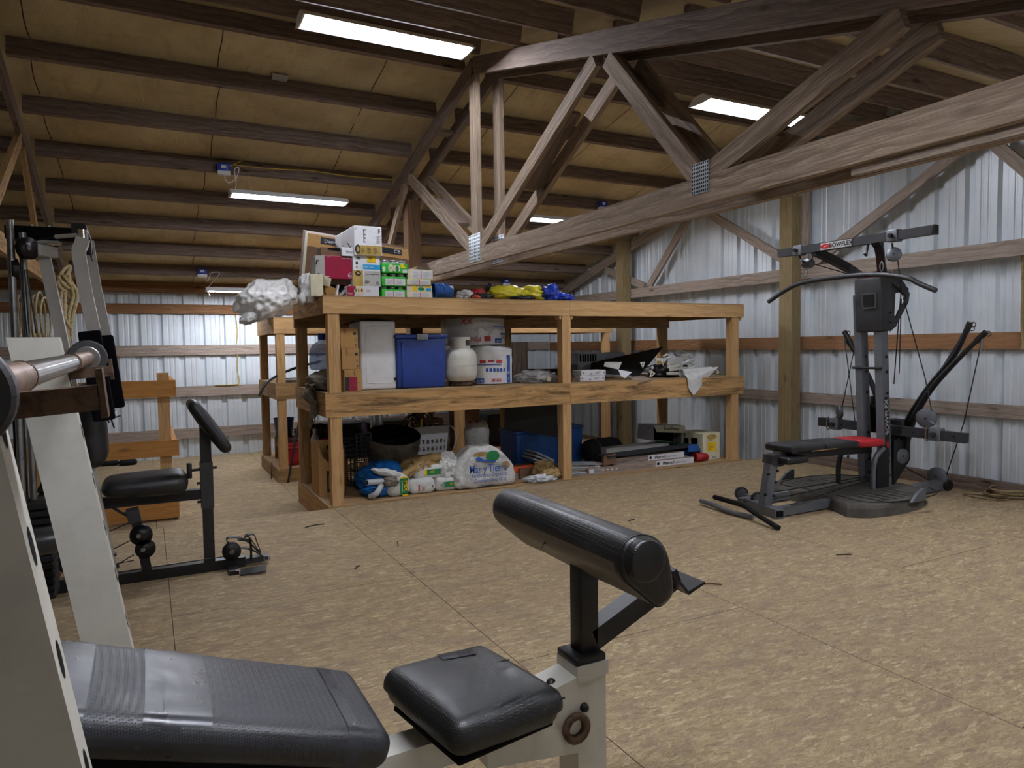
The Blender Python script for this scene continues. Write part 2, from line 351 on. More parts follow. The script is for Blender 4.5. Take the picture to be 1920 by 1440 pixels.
def clear(name, col, rough, alpha_mix):
    t = NT(name); t.out(srgb(col), rough, 0, .6); n = t.noise(t.coord(), 14, 5, .7, .8); t.bump(n, .7, .02)
    tr = t.N('BsdfTransparent'); mx = t.N('MixShader'); mx.inputs[0].default_value = alpha_mix
    o = t.n['Material Output']; t.L(tr.outputs[0], mx.inputs[1]); t.L(t.b.outputs[0], mx.inputs[2]); t.L(mx.outputs[0], o.inputs['Surface']); return t.m
def bagfilm():
    t = NT('crumpled_bag_film'); v = t.coord(); w = t.noise(v, 6, 8, .72, 2.2); r_ = t.ramp(w, [(.30, (.2, .2, .2, 1)), (.47, BW[1]), (.5, (.1, .1, .1, 1)), (.53, BW[1]), (.7, (.3, .3, .3, 1))])
    t.bump(r_, .35, .02); t.out(t.ramp(t.noise(v, 4, 5, .7), [(.3, srgb('#b9b9b5')), (.5, srgb('#cfcfcc')), (.7, srgb('#dededc'))]), .16, 0, .8)
    tr = t.N('BsdfTransparent'); tl = t.N('BsdfTranslucent'); tl.inputs['Color'].default_value = srgb('#c8c8c4'); m1, m2 = t.N('MixShader'), t.N('MixShader'); m1.inputs[0].default_value = .35; m2.inputs[0].default_value = .06
    t.L(t.b.outputs[0], m1.inputs[1]); t.L(tl.outputs[0], m1.inputs[2]); t.L(m1.outputs[0], m2.inputs[1]); t.L(tr.outputs[0], m2.inputs[2]); t.L(m2.outputs[0], t.n['Material Output'].inputs['Surface']); return t.m
M['film'] = clear('crumpled_clear_film', '#d8d8d6', .22, .62); M['jug'] = clear('blue_translucent_plastic', '#6f90d4', .2, .62)
def sackcloth():
    t = NT('woven_sack_cloth'); v = t.coord(); n = t.noise(v, 7, 6, .7, .6); d = t.noise(v, 2.6, 3, .6)
    a = t.ramp(n, [(.3, srgb('#a9a8a2')), (.5, srgb('#cfcfcb')), (.7, srgb('#dedfdd'))]); a = t.mix(t.ramp(d, [(.58, (0, 0, 0, 1)), (.75, (.5, .5, .5, 1))]), a, srgb('#a08a66'))
    t.bump(t.noise(v, 16, 5, .7, .9), .7, .02); return t.out(a, .55, 0, .4)
M['woven'] = sackcloth()
def emit(name, col, st):
    t = NT(name); t.b.inputs['Emission Color'].default_value = srgb(col); t.b.inputs['Emission Strength'].default_value = st; t.b.inputs['Base Color'].default_value = (.8, .8, .8, 1); return t.m
M['tube'] = emit('fluorescent_tube', '#f1f4ff', 98)
# ================================================================ the building
XR, YB, YF, XL = 6.02, 10.25, -1.4, -4.2          # right wall, back wall, front wall, left wall (inner faces of the girts)
STEP, ZB = 5.46, -.175                            # edge of the raised near floor; height of the lower rear floor
def roof(y, a=3.60): return a-.28*abs(y-5)
fl = MB()
fl.add([(XL, YF, 0), (XR+.04, YF, 0), (XR+.04, STEP, 0), (XL, STEP, 0)], [(0, 1, 2, 3)])
fl.add([(XL, STEP, 0), (XR+.04, STEP, 0), (XR+.04, STEP, ZB), (XL, STEP, ZB)], [(3, 2, 1, 0)])
f = _obj('floor', fl.mesh('floor', V((.06, 0, 0)), [M['osb']])); f.location = (.06, 0, 0); tag(f, kind='structure')
fb = MB().add([(XL, STEP, ZB), (XR+.04, STEP, ZB), (XR+.04, YB+.04, ZB), (XL, YB+.04, ZB)], [(0, 1, 2, 3)])
f = _obj('floor_rear', fb.mesh('floor_rear', V((.02, 0, 0)), [M['osb']])); f.location = (.02, 0, 0); tag(f, kind='structure')

# ribbed steel sheet: one broad rib and two small ones in each .25 m
RIB = [(0, 0), (.020, .034), (.062, .034), (.082, 0), (.132, 0), (.138, .004), (.150, .004), (.156, 0), (.188, 0), (.194, .004), (.206, .004), (.212, 0)]
def ribbed(x0, x1):
    out = []; x = x0; 
    while x < x1:
        out += [(x+a, b) for a, b in RIB if x+a < x1]; x += .254
    return out+[(x1, 0)]
w = MB(); p = ribbed(XL, XR+.04)
w.add([q for a, b in p for q in ((a, YB+.045+b, ZB-.1), (a, YB+.045+b, roof(YB)+.02))], [(2*i, 2*i+2, 2*i+3, 2*i+1) for i in range(len(p)-1)])
tag(solo('wall_back', w, M['steel_wall']), kind='structure')
w = MB(); p = ribbed(YF, YB+.045)
w.add([q for a, b in p for q in ((XR+.045+b, a, ZB-.1), (XR+.045+b, a, roof(a, 3.62)))], [(2*i+1, 2*i+3, 2*i+2, 2*i) for i in range(len(p)-1)])
tag(solo('wall_right', w, M['steel_wall']), kind='structure')
w = MB(); w.add([(XL, YF, 0), (XL, YB+.05, ZB), (XL, YB+.05, 2.2), (XL, 5, 3.6), (XL, YF, 1.85)], [(0, 1, 2, 3, 4)]); tag(solo('wall_left', w, M['steel_wall']), kind='structure')
w = MB(); w.add([(XL, YF, 0), (XR+.05, YF, 0), (XR+.05, YF, 1.85), (XL, YF, 1.85)], [(0, 3, 2, 1)]); tag(solo('wall_front', w, M['steel_wall']), kind='structure')

# roof: faced insulation sagging a little between the purlins
PY = [5.19, 5.81, 6.454, 7.065, 7.696, 8.31, 8.98, 9.596, 10.19]
def ceil_fn(i, j, NX=150, NY=120):
    x = XL+(XR+.06-XL)*i/NX; y = YF+(YB+.08-YF)*j/NY
    yy = abs(y-5); k = (yy-.19)/.63; s = math.sin(PI*(k % 1))**.8 if k > 0 else .3
    xs = (x-.55)/1.17; seam = abs(xs-round(xs))*1.17
    n = noise.noise(V((x*1.3, y*2.2, 3)))*.012+noise.noise(V((x*2.2+y*3.4, y*3.2, 8)))*.012+noise.noise(V((x*5+y*8, y*6, 8)))*.006
    return (x, y, roof(y)-s*(.035+n)+.012*max(0, 1-seam/.035)*s)
c = MB(); NX, NY = 150, 120
vs = [ceil_fn(i, j) for i in range(NX+1) for j in range(NY+1)]
c.add(vs, [(i*(NY+1)+j, i*(NY+1)+j+1, (i+1)*(NY+1)+j+1, (i+1)*(NY+1)+j) for i in range(NX) for j in range(NY)], smooth=True)
tag(solo('ceiling', c, M['insulation']), kind='structure')
# dark lap seams of the facing, running down the slope
for k in range(-3, 5):
    x = .55+1.17*k
    for sgn in (1, -1):
        b = MB()
        for q in range(8):
            y0, y1 = 5+sgn*(.26+.63*q), 5+sgn*(.80+.63*q)
            if not YF < y1 < YB: continue
            xx = x+.03*math.sin(k*3+q)
            n_ = 6; vs = []
            for i in range(n_+1):
                y = y0+(y1-y0)*i/n_; s = math.sin(PI*((abs(y-5)-.19)/.63 % 1))**.8; z = roof(y)-s*.036-.006
                dx = .005*math.sin(i*1.1+q)
                vs += [(xx+dx-.0035, y, z), (xx+dx+.0035, y, z)]
            b.add(vs, [(2*i, 2*i+1, 2*i+3, 2*i+2) for i in range(n_)])
        tag(solo('trim_%d' % (2*(k+4)+(sgn < 0)), b, paint('#33281c', .9)), kind='structure')

# purlins, one board per bay
names = ['first', 'second', 'third', 'fourth', 'fifth', 'sixth', 'seventh', 'eighth', 'ninth']
def purlin(y, x0, x1, mat, label, g):
    up = V((0, .28 if y > 5 else -.28, 1)).normalized(); z = roof(y, 3.515)
    b = MB().bar((x0, y, z), (x1, y, z), .038, .132, up=up)
    solo('roof_purlin', b, mat, label, 'roof beam', g)
for i, y in enumerate(PY):
    n = len(PY)-1-i; orange = i == len(PY)-1
    nm = 'lowest' if n == 0 else names[n]
    mt = M['brown_wood'] if orange else M['dark_wood']
    where = ('rust brown roof purlin atop the back wall' if orange else 'dark roof purlin %s up from back wall' % nm) if i else 'dark roof purlin just behind the ridge'
    purlin(y, -.76, 2.30, mt, where+', left of the double truss', 'purlins of the rear roof slope left of the double truss')
    purlin(y+.03, 2.50, 5.95, mt, where+', right of the double truss', 'purlins of the rear roof slope right of the double truss')
    purlin(y, XL+.02, -.84, mt, where+', beyond the left truss', 'purlins of the rear roof slope in the left bay')
for i in range(8):
    y = 5-(.19+.63*i)
    if y < YF+.2: break
    nm = 'dark near slope roof purlin %s down from ridge' % names[i]
    purlin(y, -.76, 2.26, M['dark_wood'], nm+', left of the double truss', 'purlins of the near roof slope left of the double truss')
    purlin(y-.02, 2.54, 5.95, M['dark_wood'], nm+', right of the double truss', 'purlins of the near roof slope right of the double truss')

# trusses
def truss(x, label, mat, plates=True, t=.038, chord=.125, vis=1):
    T = thing('roof_truss', label, 'truss', (x, 5, 1.88), 'roof trusses')
    zc = 1.88+chord/2
    part('bottom_chord', MB().bar((x, -.9, zc), (x, 10.2, zc), t, chord), mat, T)
    ua = V((0, .28, 1)).normalized()
    for s in (1, -1):
        e = 10.2 if s > 0 else -1.3
        p0, p1 = V((x, 5, 3.385)), V((x, e, 3.385-.28*abs(e-5)))
        part('rafter', MB().bar(p0, p1, t, .125, up=(0, s*.28, 1)), M['dark_wood'] if vis else mat, T)
    part('king_post', MB().bar((x, 5, 2.005), (x, 5, 3.31), t, .118, up=(0, 1, 0)), mat, T)
    for s in (1, -1):
        for (a, za), (b, zb) in (((.10, 2.02), (1.52, 2.87) if s > 0 else (1.64, 2.84)), ((2.46, 2.02), (1.66, 2.83) if s > 0 else (1.76, 2.80)), ((2.56, 2.02), (3.46, 2.33))):
            part('web', MB().bar((x, 5+s*a, za), (x, 5+s*b, zb), t-.002, .092, up=(0, -s, .6)), mat, T)
    if plates:
        for s in ((0, .21, 0), (2.5, .16, 1), (-2.5, .11, 2)):
            y0, w_, h_ = 5+s[0], s[1], .21
            pl = MB(); xx = x-t/2-.002
            h_ = .21 if s[2] < 2 else .14; zg = 1.90 if s[2] < 2 else 1.93; pl.box(xx-.0015, xx+.0015, y0-w_/2, y0+w_/2, zg, zg+h_)
            g = part('gusset_plate', pl, M['galv'], T); tt = MB()
            for i in range(9):
                for j in range(8):
                    yy = y0-w_/2+w_*(i+.5)/9; z = zg+h_*(j+.3)/8
                    tt.box(xx-.0024, xx-.0014, yy-w_*.022, yy+w_*.022, z, z+h_*.07)
            part('punched_teeth', tt, M['black_matte'], g)
    return T
t1 = truss(2.30, 'pale weathered wooden roof truss, nearer of the pair crossing mid room', M['truss_wood'], True)
t2 = truss(2.50, 'pale weathered wooden roof truss, farther of the pair crossing mid room', M['truss_wood'], True)
t3 = truss(-.80, 'dark wooden roof truss at the far left above the black gym', M['fir_dirty'], False)
t4 = truss(5.93, 'brown wooden roof truss standing against the right steel wall', M['gray_wood'], False, vis=0)
# blocking boards nailed between the pair
for s, (a, za), (b, zb) in ((1, (.55, 2.28), (1.05, 2.58)), (-1, (.62, 2.35), (1.2, 2.70)), (-1, (2.36, 2.10), (2.10, 2.36)), (-1, (1.62, 2.9), (2.0, 2.48)), (-1, (2.66, 2.07), (2.8, 2.14))):
    p0, p1 = V((2.40, 5+s*a, za)), V((2.40, 5+s*b, zb)); b_ = MB().bar(p0, p1, .155, .03, up=(0, -s, .6))
    part('blocking', b_, M['dark_wood'], t1)
for q in (5.9, 6.9, 7.8):
    part('blocking', MB().bar((2.325, q, roof(q, 3.39)), (2.475, q, roof(q, 3.39)), .13, .03), M['gray_wood'], t1)
# ragged packing under the near chord on the right, where the second board is nailed on
part('packing_board', MB().bar((2.335, -.9, 1.864), (2.335, 1.75, 1.864), .03, .030), M['gray_wood'], t1)
# girts
def girt(x0, x1, z0, z1, mat, label): solo('wall_girt', MB().bar((x0, YB+.02, (z0+z1)/2), (x1, YB+.02, (z0+z1)/2), .038, z1-z0), mat, label, 'wall beam', 'horizontal boards of the back wall')
girt(XL, XR, 1.73, 1.855, M['brown_wood'], 'rust brown board across the back wall, topmost below the roof')
girt(XL, XR, 1.185, 1.315, M['gray_wood'], 'weathered gray board across the back wall, second from the top')
girt(XL, XR, .635, .77, M['gray_wood'], 'weathered gray board across the back wall behind the upright arm pad')
girt(XL, XR, .08, .21, M['gray_wood'], 'weathered gray board across the back wall, lowest one near the floor')
def girtR(y0, y1, z0, z1, mat, label, x=XR+.02): solo('wall_girt', MB().bar((x, y0, (z0+z1)/2), (x, y1, (z0+z1)/2), .038, z1-z0), mat, label, 'wall beam', 'horizontal boards of the right wall')
girtR(YF, YB-.02, 1.168, 1.302, M['brown_wood'], 'reddish brown board along the right wall behind the gray gym tower')
girtR(YF, YB-.02, .620, .724, M['gray_wood'], 'weathered gray board along the right wall below the reddish one')
girtR(4.05, 5.95, 3.17, 3.27, M['dark_wood'], 'short dark board in the right gable just under the ridge')
girtR(YF, STEP-.01, 0.002, .112, M['dark_wood'], 'dark sill board along the foot of the right wall', XR+.005)
for (y, z0, z1) in ((5.13, 2.72, 3.16), (4.16, 3.0, 3.16)):
    solo('gable_stud', MB().bar((XR+.02, y, z0), (XR+.02, y, z1), .036, .09, up=(0, 1, 0)), M['dark_wood'], {5.13: 'dark stud in the right gable above the olive timber post', 4.16: 'short dark block in the right gable, nearer the camera'}[y], 'stud', 'gable studs')
# posts
def post(x0, x1, y0, y1, z0, z1, label): solo('wall_post', MB().box(x0, x1, y0, y1, z0, z1), M['post_wood'], label, 'post', 'heavy timber posts')
post(5.77, 5.90, 5.01, 5.17, 0, 2.71, 'thick olive brown timber post at the right wall beside the gray gym')
post(5.77, 5.90, 7.83, 7.99, ZB, 2.66, 'thick olive brown timber post at the right wall behind the shelves')
yp = AX(772, 400, 2.4).y
solo('wall_post', MB().box(2.335, 2.465, yp-.07, yp+.07, ZB, 2.70), M['old_post'], 'brown timber post rising between the paired trusses behind the boxes', 'post', 'heavy timber posts')

# ---------------------------------------------------------------- shop lights on cords
def shop_light(x0, x1, y, z, label, tag_dz=.22):
    T = thing('shop_light', label, 'ceiling light', ((x0+x1)/2, y, z), 'fluorescent shop lights')
    h = MB(); pr = [(-.115, 0), (-.045, .052), (.045, .052), (.115, 0), (.108, 0), (.042, .047), (-.042, .047), (-.108, 0)]
    h.prism(pr, ((x0+x1)/2, y, z), (0, 1, 0), (0, 0, 1), x1-x0); part('hood', h, M['white'], T)
    for s in (-1, 1):
        part('tube', MB().tube([(x0+.04, y+s*.042, z+.016), (x1-.04, y+s*.042, z+.016)], .0165, 10), M['tube'], T)
        part('end_plate', MB().prism([(-.11, 0), (-.045, .05), (.045, .05), (.11, 0), (.03, -.006), (-.03, -.006)], ((x0+x1)/2+s*((x1-x0)/2-.012), y, z), (0, 1, 0), (0, 0, 1), .012), M['white'], T)
        xx = (x0+x1)/2+s*((x1-x0)/2-.18); part('hanging_wire', MB().tube([(xx, y, z+.05), (xx, y, roof(y, 3.45))], .0018, 5), M['steel'], T)
    return T
LT = [((430, 368), (650, 378), 7.0, None, 'lit white shop light in front of the blue outlet box'), ((386, 545), None, 9.3, 1.1, 'lit white shop light low at the back wall beside the plastic bag'),
      ((985, 409), None, 7.0, 1.1, 'lit white shop light half hidden behind the near truss chord'), ((880, 99), None, 4.55, -1.15, 'lit white shop light at the top edge left of the ridge'),
      ((1310, 195), (1530, 228), 3.94, None, 'lit white shop light behind the front truss web at the right')]
for a, b, Y_, L_, lb in LT:
    A = AY(a[0], a[1], Y_); x1 = AY(b[0], b[1], Y_).x if b else A.x+L_
    x0, x1 = min(A.x, x1), max(A.x, x1); z = A.z-.01 if not b else (A.z+AY(b[0], b[1], Y_).z)/2-.01
    shop_light(x0, x1, Y_, z, lb)
for x, lb in ((.2, 'shop light behind the camera on the left'), (3.7, 'shop light behind the camera on the right')): shop_light(x, x+1.2, 1.0, 2.28, lb)
# ================================================================ timber shelves
def shelf(label, X0, X1, Y0, Y1, lev, joint, postsF, postsR, mats, rb):
    T = thing('storage_shelf', label, 'shelf', ((X0+X1)/2, (Y0+Y1)/2, lev[0][0]), 'timber storage shelves')
    fm, sm = mats; e = .038
    for k, (z0, z1) in enumerate(lev):
        zc = (z0+z1)/2-.006; h = z1-z0-.012
        for a, b in ((X0, joint-.001), (joint+.001, X1)): part('front_beam', MB().bar((a, Y0+e/2, zc), (b, Y0+e/2, zc), e, h), fm[k], T)
        zr0 = (rb if k == 2 else z0); part('rear_beam', MB().bar((X0, Y1-e/2, (zr0+z1)/2-.006), (X1, Y1-e/2, (zr0+z1)/2-.006), e, z1-zr0-.012), M['fir_dirty'], T)
        for x in (X0+e/2, X1-e/2): part('side_beam', MB().bar((x, Y0+e, zc), (x, Y1-e, zc), e, h-.004), sm[k], T)
        for x in (X0+(X1-X0)*.25, (X0+X1)/2, X0+(X1-X0)*.75): part('joist', MB().bar((x, Y0+e, zc), (x, Y1-e, zc), e, h-.02), M['fir_dirty'], T)
        part('deck', MB().bar((X0+.002, (Y0+Y1)/2, z1-.006), (X1-.002, (Y0+Y1)/2, z1-.006), Y1-Y0-.004, .012), M['ply'], T)
        if k:
            for x, yy, w in postsF: part('post', MB().box(x, x+w, yy, yy+.09, lev[k-1][1], z0), M['fir'], T)
            for x, yy, w in postsR: part('post', MB().box(x, x+w, yy, yy+.09, lev[k-1][1], rb if k == 2 else z0), M['fir_dirty'], T)
    return T
S1 = shelf('long open timber shelf in mid room, loaded with boxes and a propane tank', 1.21, 5.59, 5.47, 6.70, [(ZB, .012), (.708, .90), (1.513, 1.652)], 3.432,
           [(1.245, 5.475, .09), (3.355, 5.475, .09), (5.43, 5.475, .09)], [(1.222, 6.60, .09), (3.29, 6.55, .1), (5.42, 6.60, .09)],
           ([M['fir_dirty'], M['fir_stained'], M['fir']], [M['fir'], M['fir_dirty'], M['fir_stained']]), 1.437)
for z in (1.50,):
    for x in (3.33, 3.452, 5.545): part('cleat', MB().box(x, x+.02, 5.48, 5.56, z-.02, z+.012), M['fir'], S1)
S2 = shelf('second timber shelf behind the first, with a red fuel can and hose', 1.19, 5.52, 7.72, 8.95, [(ZB, -.03), (.712, .885), (1.41, 1.582)], 3.2,
           [(1.215, 7.725, .085), (AY(857, 800, 7.73).x, 7.725, .1), (5.39, 7.725, .085)], [(1.205, 8.84, .085), (3.3, 8.84, .085), (5.40, 8.84, .085)],
           ([M['fir_dirty'], M['fir_dirty'], M['fir']], [M['fir_dirty'], M['fir_dirty'], M['fir']]), 1.41)
ZT, ZM, Z0 = 1.6525, .9005, .0125

# wooden guard rail round the stair opening
YRL = 6.5
G = thing('guard_rail', 'orange timber guard rail with three boards in front of the back wall', 'railing', (-.4, YRL, ZB))
for z0, z1, xe in ((.862, 1.0, .205), (.365, .50, .212), (-.155, .0, .197)):
    part('rail_board', MB().bar((-1.6, YRL+.019, (z0+z1)/2), (xe, YRL+.019, (z0+z1)/2), .038, z1-z0), M['fir_orange'], G)
    part('rail_board', MB().bar((.178, YRL+.04, (z0+z1)/2), (.178, 7.75, (z0+z1)/2), .038, z1-z0), M['fir_orange'], G)
for x in (.066, -.80, -1.55): part('post', MB().box(x, x+.09, YRL+.042, YRL+.132, ZB, 1.06 if x > 0 else 1.0), M['fir'], G)
part('brace', MB().bar((-.70, YRL+.08, -.1), (-.45, YRL+.08, .95), .038, .09, up=(1, 0, 0)), M['fir'], G)
part('step_board', MB().bar((-1.5, YRL+.5, ZB+.08), (.15, YRL+.5, ZB+.08), .6, .16), M['fir_dirty'], G)

# ================================================================ things on the shelves
class Fr:                                      # a box face seen from the front: u right, v up, 0..1
    def __init__(s, x0, x1, z0, z1, Y): s.x0, s.x1, s.z0, s.z1, s.Y = x0, x1, z0, z1, Y
    def p(s, u, v, d=.0): return V((s.x0+(s.x1-s.x0)*u, s.Y-d, s.z0+(s.z1-s.z0)*v))
def carton(name, label, cat, px, Y, dep, mat, z0=None, group=None, bev=.004, body='carton_body'):
    x0, x1, za, zb = rect(*px, Y); za = za if z0 is None else z0
    T = thing(name, label, cat, ((x0+x1)/2, Y+dep/2, za), group)
    part(body, MB().rbox(((x0+x1)/2, Y+dep/2, (za+zb)/2), ((x1-x0)/2, dep/2, (zb-za)/2), bev, seg=1, mid=1, sm=False), mat, T)
    return T, Fr(x0, x1, za, zb, Y)
def panel(T, F, u0, u1, v0, v1, mat, name='printed_panel', d=.0012, skew=0):
    a, b = F.p(u0, v0), F.p(u1, v1); s = skew*(b.x-a.x)
    part(name, MB().add([(a.x, F.Y-d, a.z), (b.x, F.Y-d, a.z), (b.x-s, F.Y-d, b.z), (a.x-s*.2, F.Y-d, b.z), (a.x, F.Y-d+.001, a.z), (b.x, F.Y-d+.001, a.z), (b.x-s, F.Y-d+.001, b.z), (a.x-s*.2, F.Y-d+.001, b.z)],
         [(0, 1, 2, 3), (0, 4, 5, 1), (1, 5, 6, 2), (2, 6, 7, 3), (3, 7, 4, 0)]), mat, T)
def txt(T, F, s, size, u, v, mat, name='lettering', rot=0, d=.0016, sx=1, bold=0):
    c = F.p(u, v, d); a = math.radians(rot)
    lettering(name, s, size, c, (math.cos(a), 0, math.sin(a)), (-math.sin(a), 0, math.cos(a)), mat, T, sx=sx, bold=bold)
def bars(T, F, u0, u1, v0, v1, n, mat, vert=True, name='barcode'):
    m = MB()
    for i in range(n):
        if vert:
            a, b = F.p(u0+(u1-u0)*i/n, v0), F.p(u0+(u1-u0)*(i+.55)/n, v1)
        else:
            a, b = F.p(u0, v0+(v1-v0)*i/n), F.p(u0+(u1-u0)*(.6+.4*((i*7) % 5)/4), v0+(v1-v0)*(i+.4)/n)
        m.add([(a.x, F.Y-.0022, a.z), (b.x, F.Y-.0022, a.z), (b.x, F.Y-.0022, b.z), (a.x, F.Y-.0022, b.z)], [(0, 1, 2, 3)])
    part(name, m, mat, T)
def shape(T, F, pts, mat, name, d=.002):
    N = len(pts); q = [F.p(u, v, d) for u, v in pts]; part(name, MB().add(q, [tuple(range(N))]), mat, T)
def oval(cu, cv, ru, rv, n=20): return [(cu+ru*math.cos(2*PI*i/n), cv+rv*math.sin(2*PI*i/n)) for i in range(n)]

# ---- top shelf, left to right
b = MB().blob((1.18, 8.05, 1.790), (.30, .25, .205), .14, 1.4, 6, flat=None, crease=.1, seed=3, shape=1.8, R=ry(-.30)); bc = V((1.18, 8.05, 1.79)); b.v = [p+(p-bc)*(.42*(noise.voronoi((p-bc)*6+V((3, 3, 3)))[0][0]-.4)+.16*(noise.voronoi((p-bc)*17)[0][0]-.4)) for p in b.v]; b.v = [V((p.x, p.y, max(p.z, 1.585+.02*noise.noise(p*9)) if p.x > 1.19 else max(p.z, 1.585-.10*min(1, (1.19-p.x)*4)))) for p in b.v]; b.blob((.98, 7.95, 1.58), (.10, .09, .06), .25, 2.2, 4, crease=.6, seed=5, R=ry(-.4))
solo('plastic_bag', b, bagfilm(), 'big stuffed clear plastic bag on the left end of the rear shelf', 'bag')
T = thing('tall_carton', 'tall flat brown carton leaning back behind the other boxes', 'box', (1.7, 6.25, ZT))
q = [AY(567, 563, 6.05), AY(578, 437, 6.28), AY(766, 468, 6.28), AY(735, 556, 6.05)]; q[0].z = q[3].z = ZT; q[2].x = q[1].x+.90; q[3].x = q[0].x+.98
n_ = V((0, .21, .06)); vs = q+[p+n_ for p in q]
part('carton_body', MB().add(vs, [(0, 3, 2, 1), (4, 5, 6, 7), (0, 1, 5, 4), (3, 7, 6, 2), (1, 2, 6, 5), (0, 4, 7, 3)]), M['card_dark'], T)
lerp = lambda a, b, t: a+(b-a)*t
def on_q(u, v, d=.002): return lerp(lerp(q[0], q[3], u), lerp(q[1], q[2], u), v)-V((0, d, -d*.3))
def patch(u0, u1, v0, v1, d=.002): return MB().add([on_q(u0, v0, d), on_q(u1, v0, d), on_q(u1, v1, d), on_q(u0, v1, d)], [(0, 1, 2, 3)])
part('white_edge', MB().add([on_q(0, 0)+V((-.001, 0, 0)), on_q(0, 1)+V((-.001, 0, 0)), on_q(0, 1)+n_*.5+V((-.002, 0, 0)), on_q(0, 0)+n_*.5+V((-.002, 0, 0))], [(0, 1, 2, 3)]), M['cream'], T)
part('top_flap', patch(.0, 1, .80, 1.0), M['card'], T); part('printed_strip', patch(.12, .36, .86, .97, .004), M['ink'], T); part('printed_strip', patch(.66, .93, .86, .97, .004), M['ink'], T)
lettering('lettering', 'Diamond', .042, on_q(.24, .915, .006), (1, 0, -.04), (0, .3, 1), M['paper'], T); lettering('lettering', 'CB', .05, on_q(.88, .915, .006), (1, 0, -.04), (0, .3, 1), M['paper'], T)
part('shipping_label', patch(.15, .24, .42, .62, .004), M['paper'], T)

b = MB().blob(AY(577, 545, 5.68)+V((0, 0, .01)), (.07, .06, .115), .3, 2.2, 4, flat=-.105, crease=.6, seed=8); b.blob(AY(566, 562, 5.6)+V((0, 0, .005)), (.028, .03, .05), .3, 2, 3, seed=4)
solo('carrier_bag', b, M['sack'], 'small crumpled white carrier bag at the left end of the top shelf', 'bag')
# open gray carton, lying open to the right
T, F = carton('open_box', 'small gray-green carton with open flap beside the crumpled carrier bag', 'box', (582, 514, 606, 556), 5.60, .16, M['cream'], ZT)
part('flap', MB().add([F.p(1, 1), F.p(1.55, .78, .05), F.p(1.4, .42, .05), F.p(1, .5)], [(0, 1, 2, 3), (3, 2, 1, 0)]), M['cream'], T)
T, F = carton('open_box', 'low open brown carton full of bent gray trim under the red box', 'box', (612, 531, 650, 555), 5.66, .2, M['card'], ZT)
part('contents', MB().prism([(0, 0), (.02, 0), (.10, .085), (.085, .09)], F.p(.55, .1, .012), (1, 0, 0), (0, 0, 1), .1), M['gray_plastic'], T)
part('contents', MB().prism([(0, 0), (.015, 0), (.03, .08), (.02, .085)], F.p(.35, .1, .02), (1, 0, 0), (0, 0, 1), .1), M['white'], T)
part('flap', MB().add([F.p(-.1, 1.0), F.p(.5, .5, .05), F.p(.6, .1, .05), F.p(0, .05)], [(0, 1, 2, 3), (3, 2, 1, 0)]), M['card'], T)
part('flap', MB().grid(lambda i, j: F.p(1.02+.3*(j**2)-.05*i, .05+.95*j, .02+.06*i), 3, 8), M['card'], T)
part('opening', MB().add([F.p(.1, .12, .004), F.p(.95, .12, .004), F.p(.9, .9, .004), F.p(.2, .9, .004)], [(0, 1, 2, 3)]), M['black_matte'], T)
T, F = carton('product_box', 'long cream box with maroon end, lowest of the left box stack', 'box', (650, 537, 711, 556), 5.56, .26, M['paper'], ZT)
panel(T, F, 0, .22, 0, 1, M['maroon'], 'maroon_end', skew=-.3); shape(T, F, oval(.38, .55, .16, .38), M['cream'], 'printed_picture'); bars(T, F, .60, .78, .5, .75, 2, M['enamel_gray'], False, 'small_print'); txt(T, F, 'Pfister', .018, .1, .3, M['paper'])
for u, c in ((.28, 'green_ink'), (.36, 'gold'), (.46, 'red_ink')): shape(T, F, oval(u, .62, .03, .2, 8), M[c], 'printed_picture', .0028)
z1 = F.z1
T, F = carton('lamp_box', 'white box with gold and blue panels and yellow price sticker', 'box', (662, 480, 713, 538), 5.57, .24, M['white'], z1+.001)
panel(T, F, .0, .36, .0, .52, M['gold'], 'gold_panel'); panel(T, F, .40, 1, .02, .51, M['enamel_gray'], 'gray_panel'); panel(T, F, .36, 1, .56, .72, M['sky'], 'blue_band'); panel(T, F, .52, .84, .80, 1, M['yellow'], 'price_sticker', .003)
txt(T, F, '47', .026, .64, .92, M['ink'], 'price', d=.004, bold=.0006); shape(T, F, oval(.18, .42, .11, .09), M['ink'], 'round_emblem'); shape(T, F, oval(.18, .43, .05, .04), M['gold'], 'round_emblem', .003)
txt(T, F, 'builder series', .017, .56, .64, M['white'], sx=.9); bars(T, F, .42, .62, .1, .22, 4, M['ink'], False, 'small_print'); bars(T, F, .84, .94, .06, .17, 6, M['ink'])
shape(T, F, [(.47, .36), (.47, .40), (.55, .42), (.86, .42), (.94, .40), (.94, .36), (.91, .36), (.91, .395), (.74, .40), (.70, .34), (.66, .40), (.50, .395), (.5, .36)], M['steel'], 'lamp_picture')
shape(T, F, oval(.2, .92, .07, .05), M['steel'], 'lamp_picture'); shape(T, F, oval(.14, .76, .045, .05), M['ink'], 'emblem'); bars(T, F, .10, .22, .61, .66, 1, M['ink'], False, 'small_print')
z2 = F.z1
T, F = carton('lamp_box', 'white box with gold lower panel and lamp picture, topmost of the stack', 'box', (664, 424, 716, 480), 5.55, .62, M['white'], z2+.001)
panel(T, F, .08, .98, .02, .34, M['gold'], 'gold_panel'); shape(T, F, oval(.12, .2, .1, .16), M['ink'], 'round_emblem'); shape(T, F, oval(.13, .2, .05, .09), M['gold'], 'round_emblem', .003)
bars(T, F, .24, .40, .07, .28, 7, M['ink'], False, 'small_print'); bars(T, F, .46, .62, .07, .28, 7, M['ink'], False, 'small_print'); bars(T, F, .68, .84, .07, .28, 7, M['ink'], False, 'small_print')
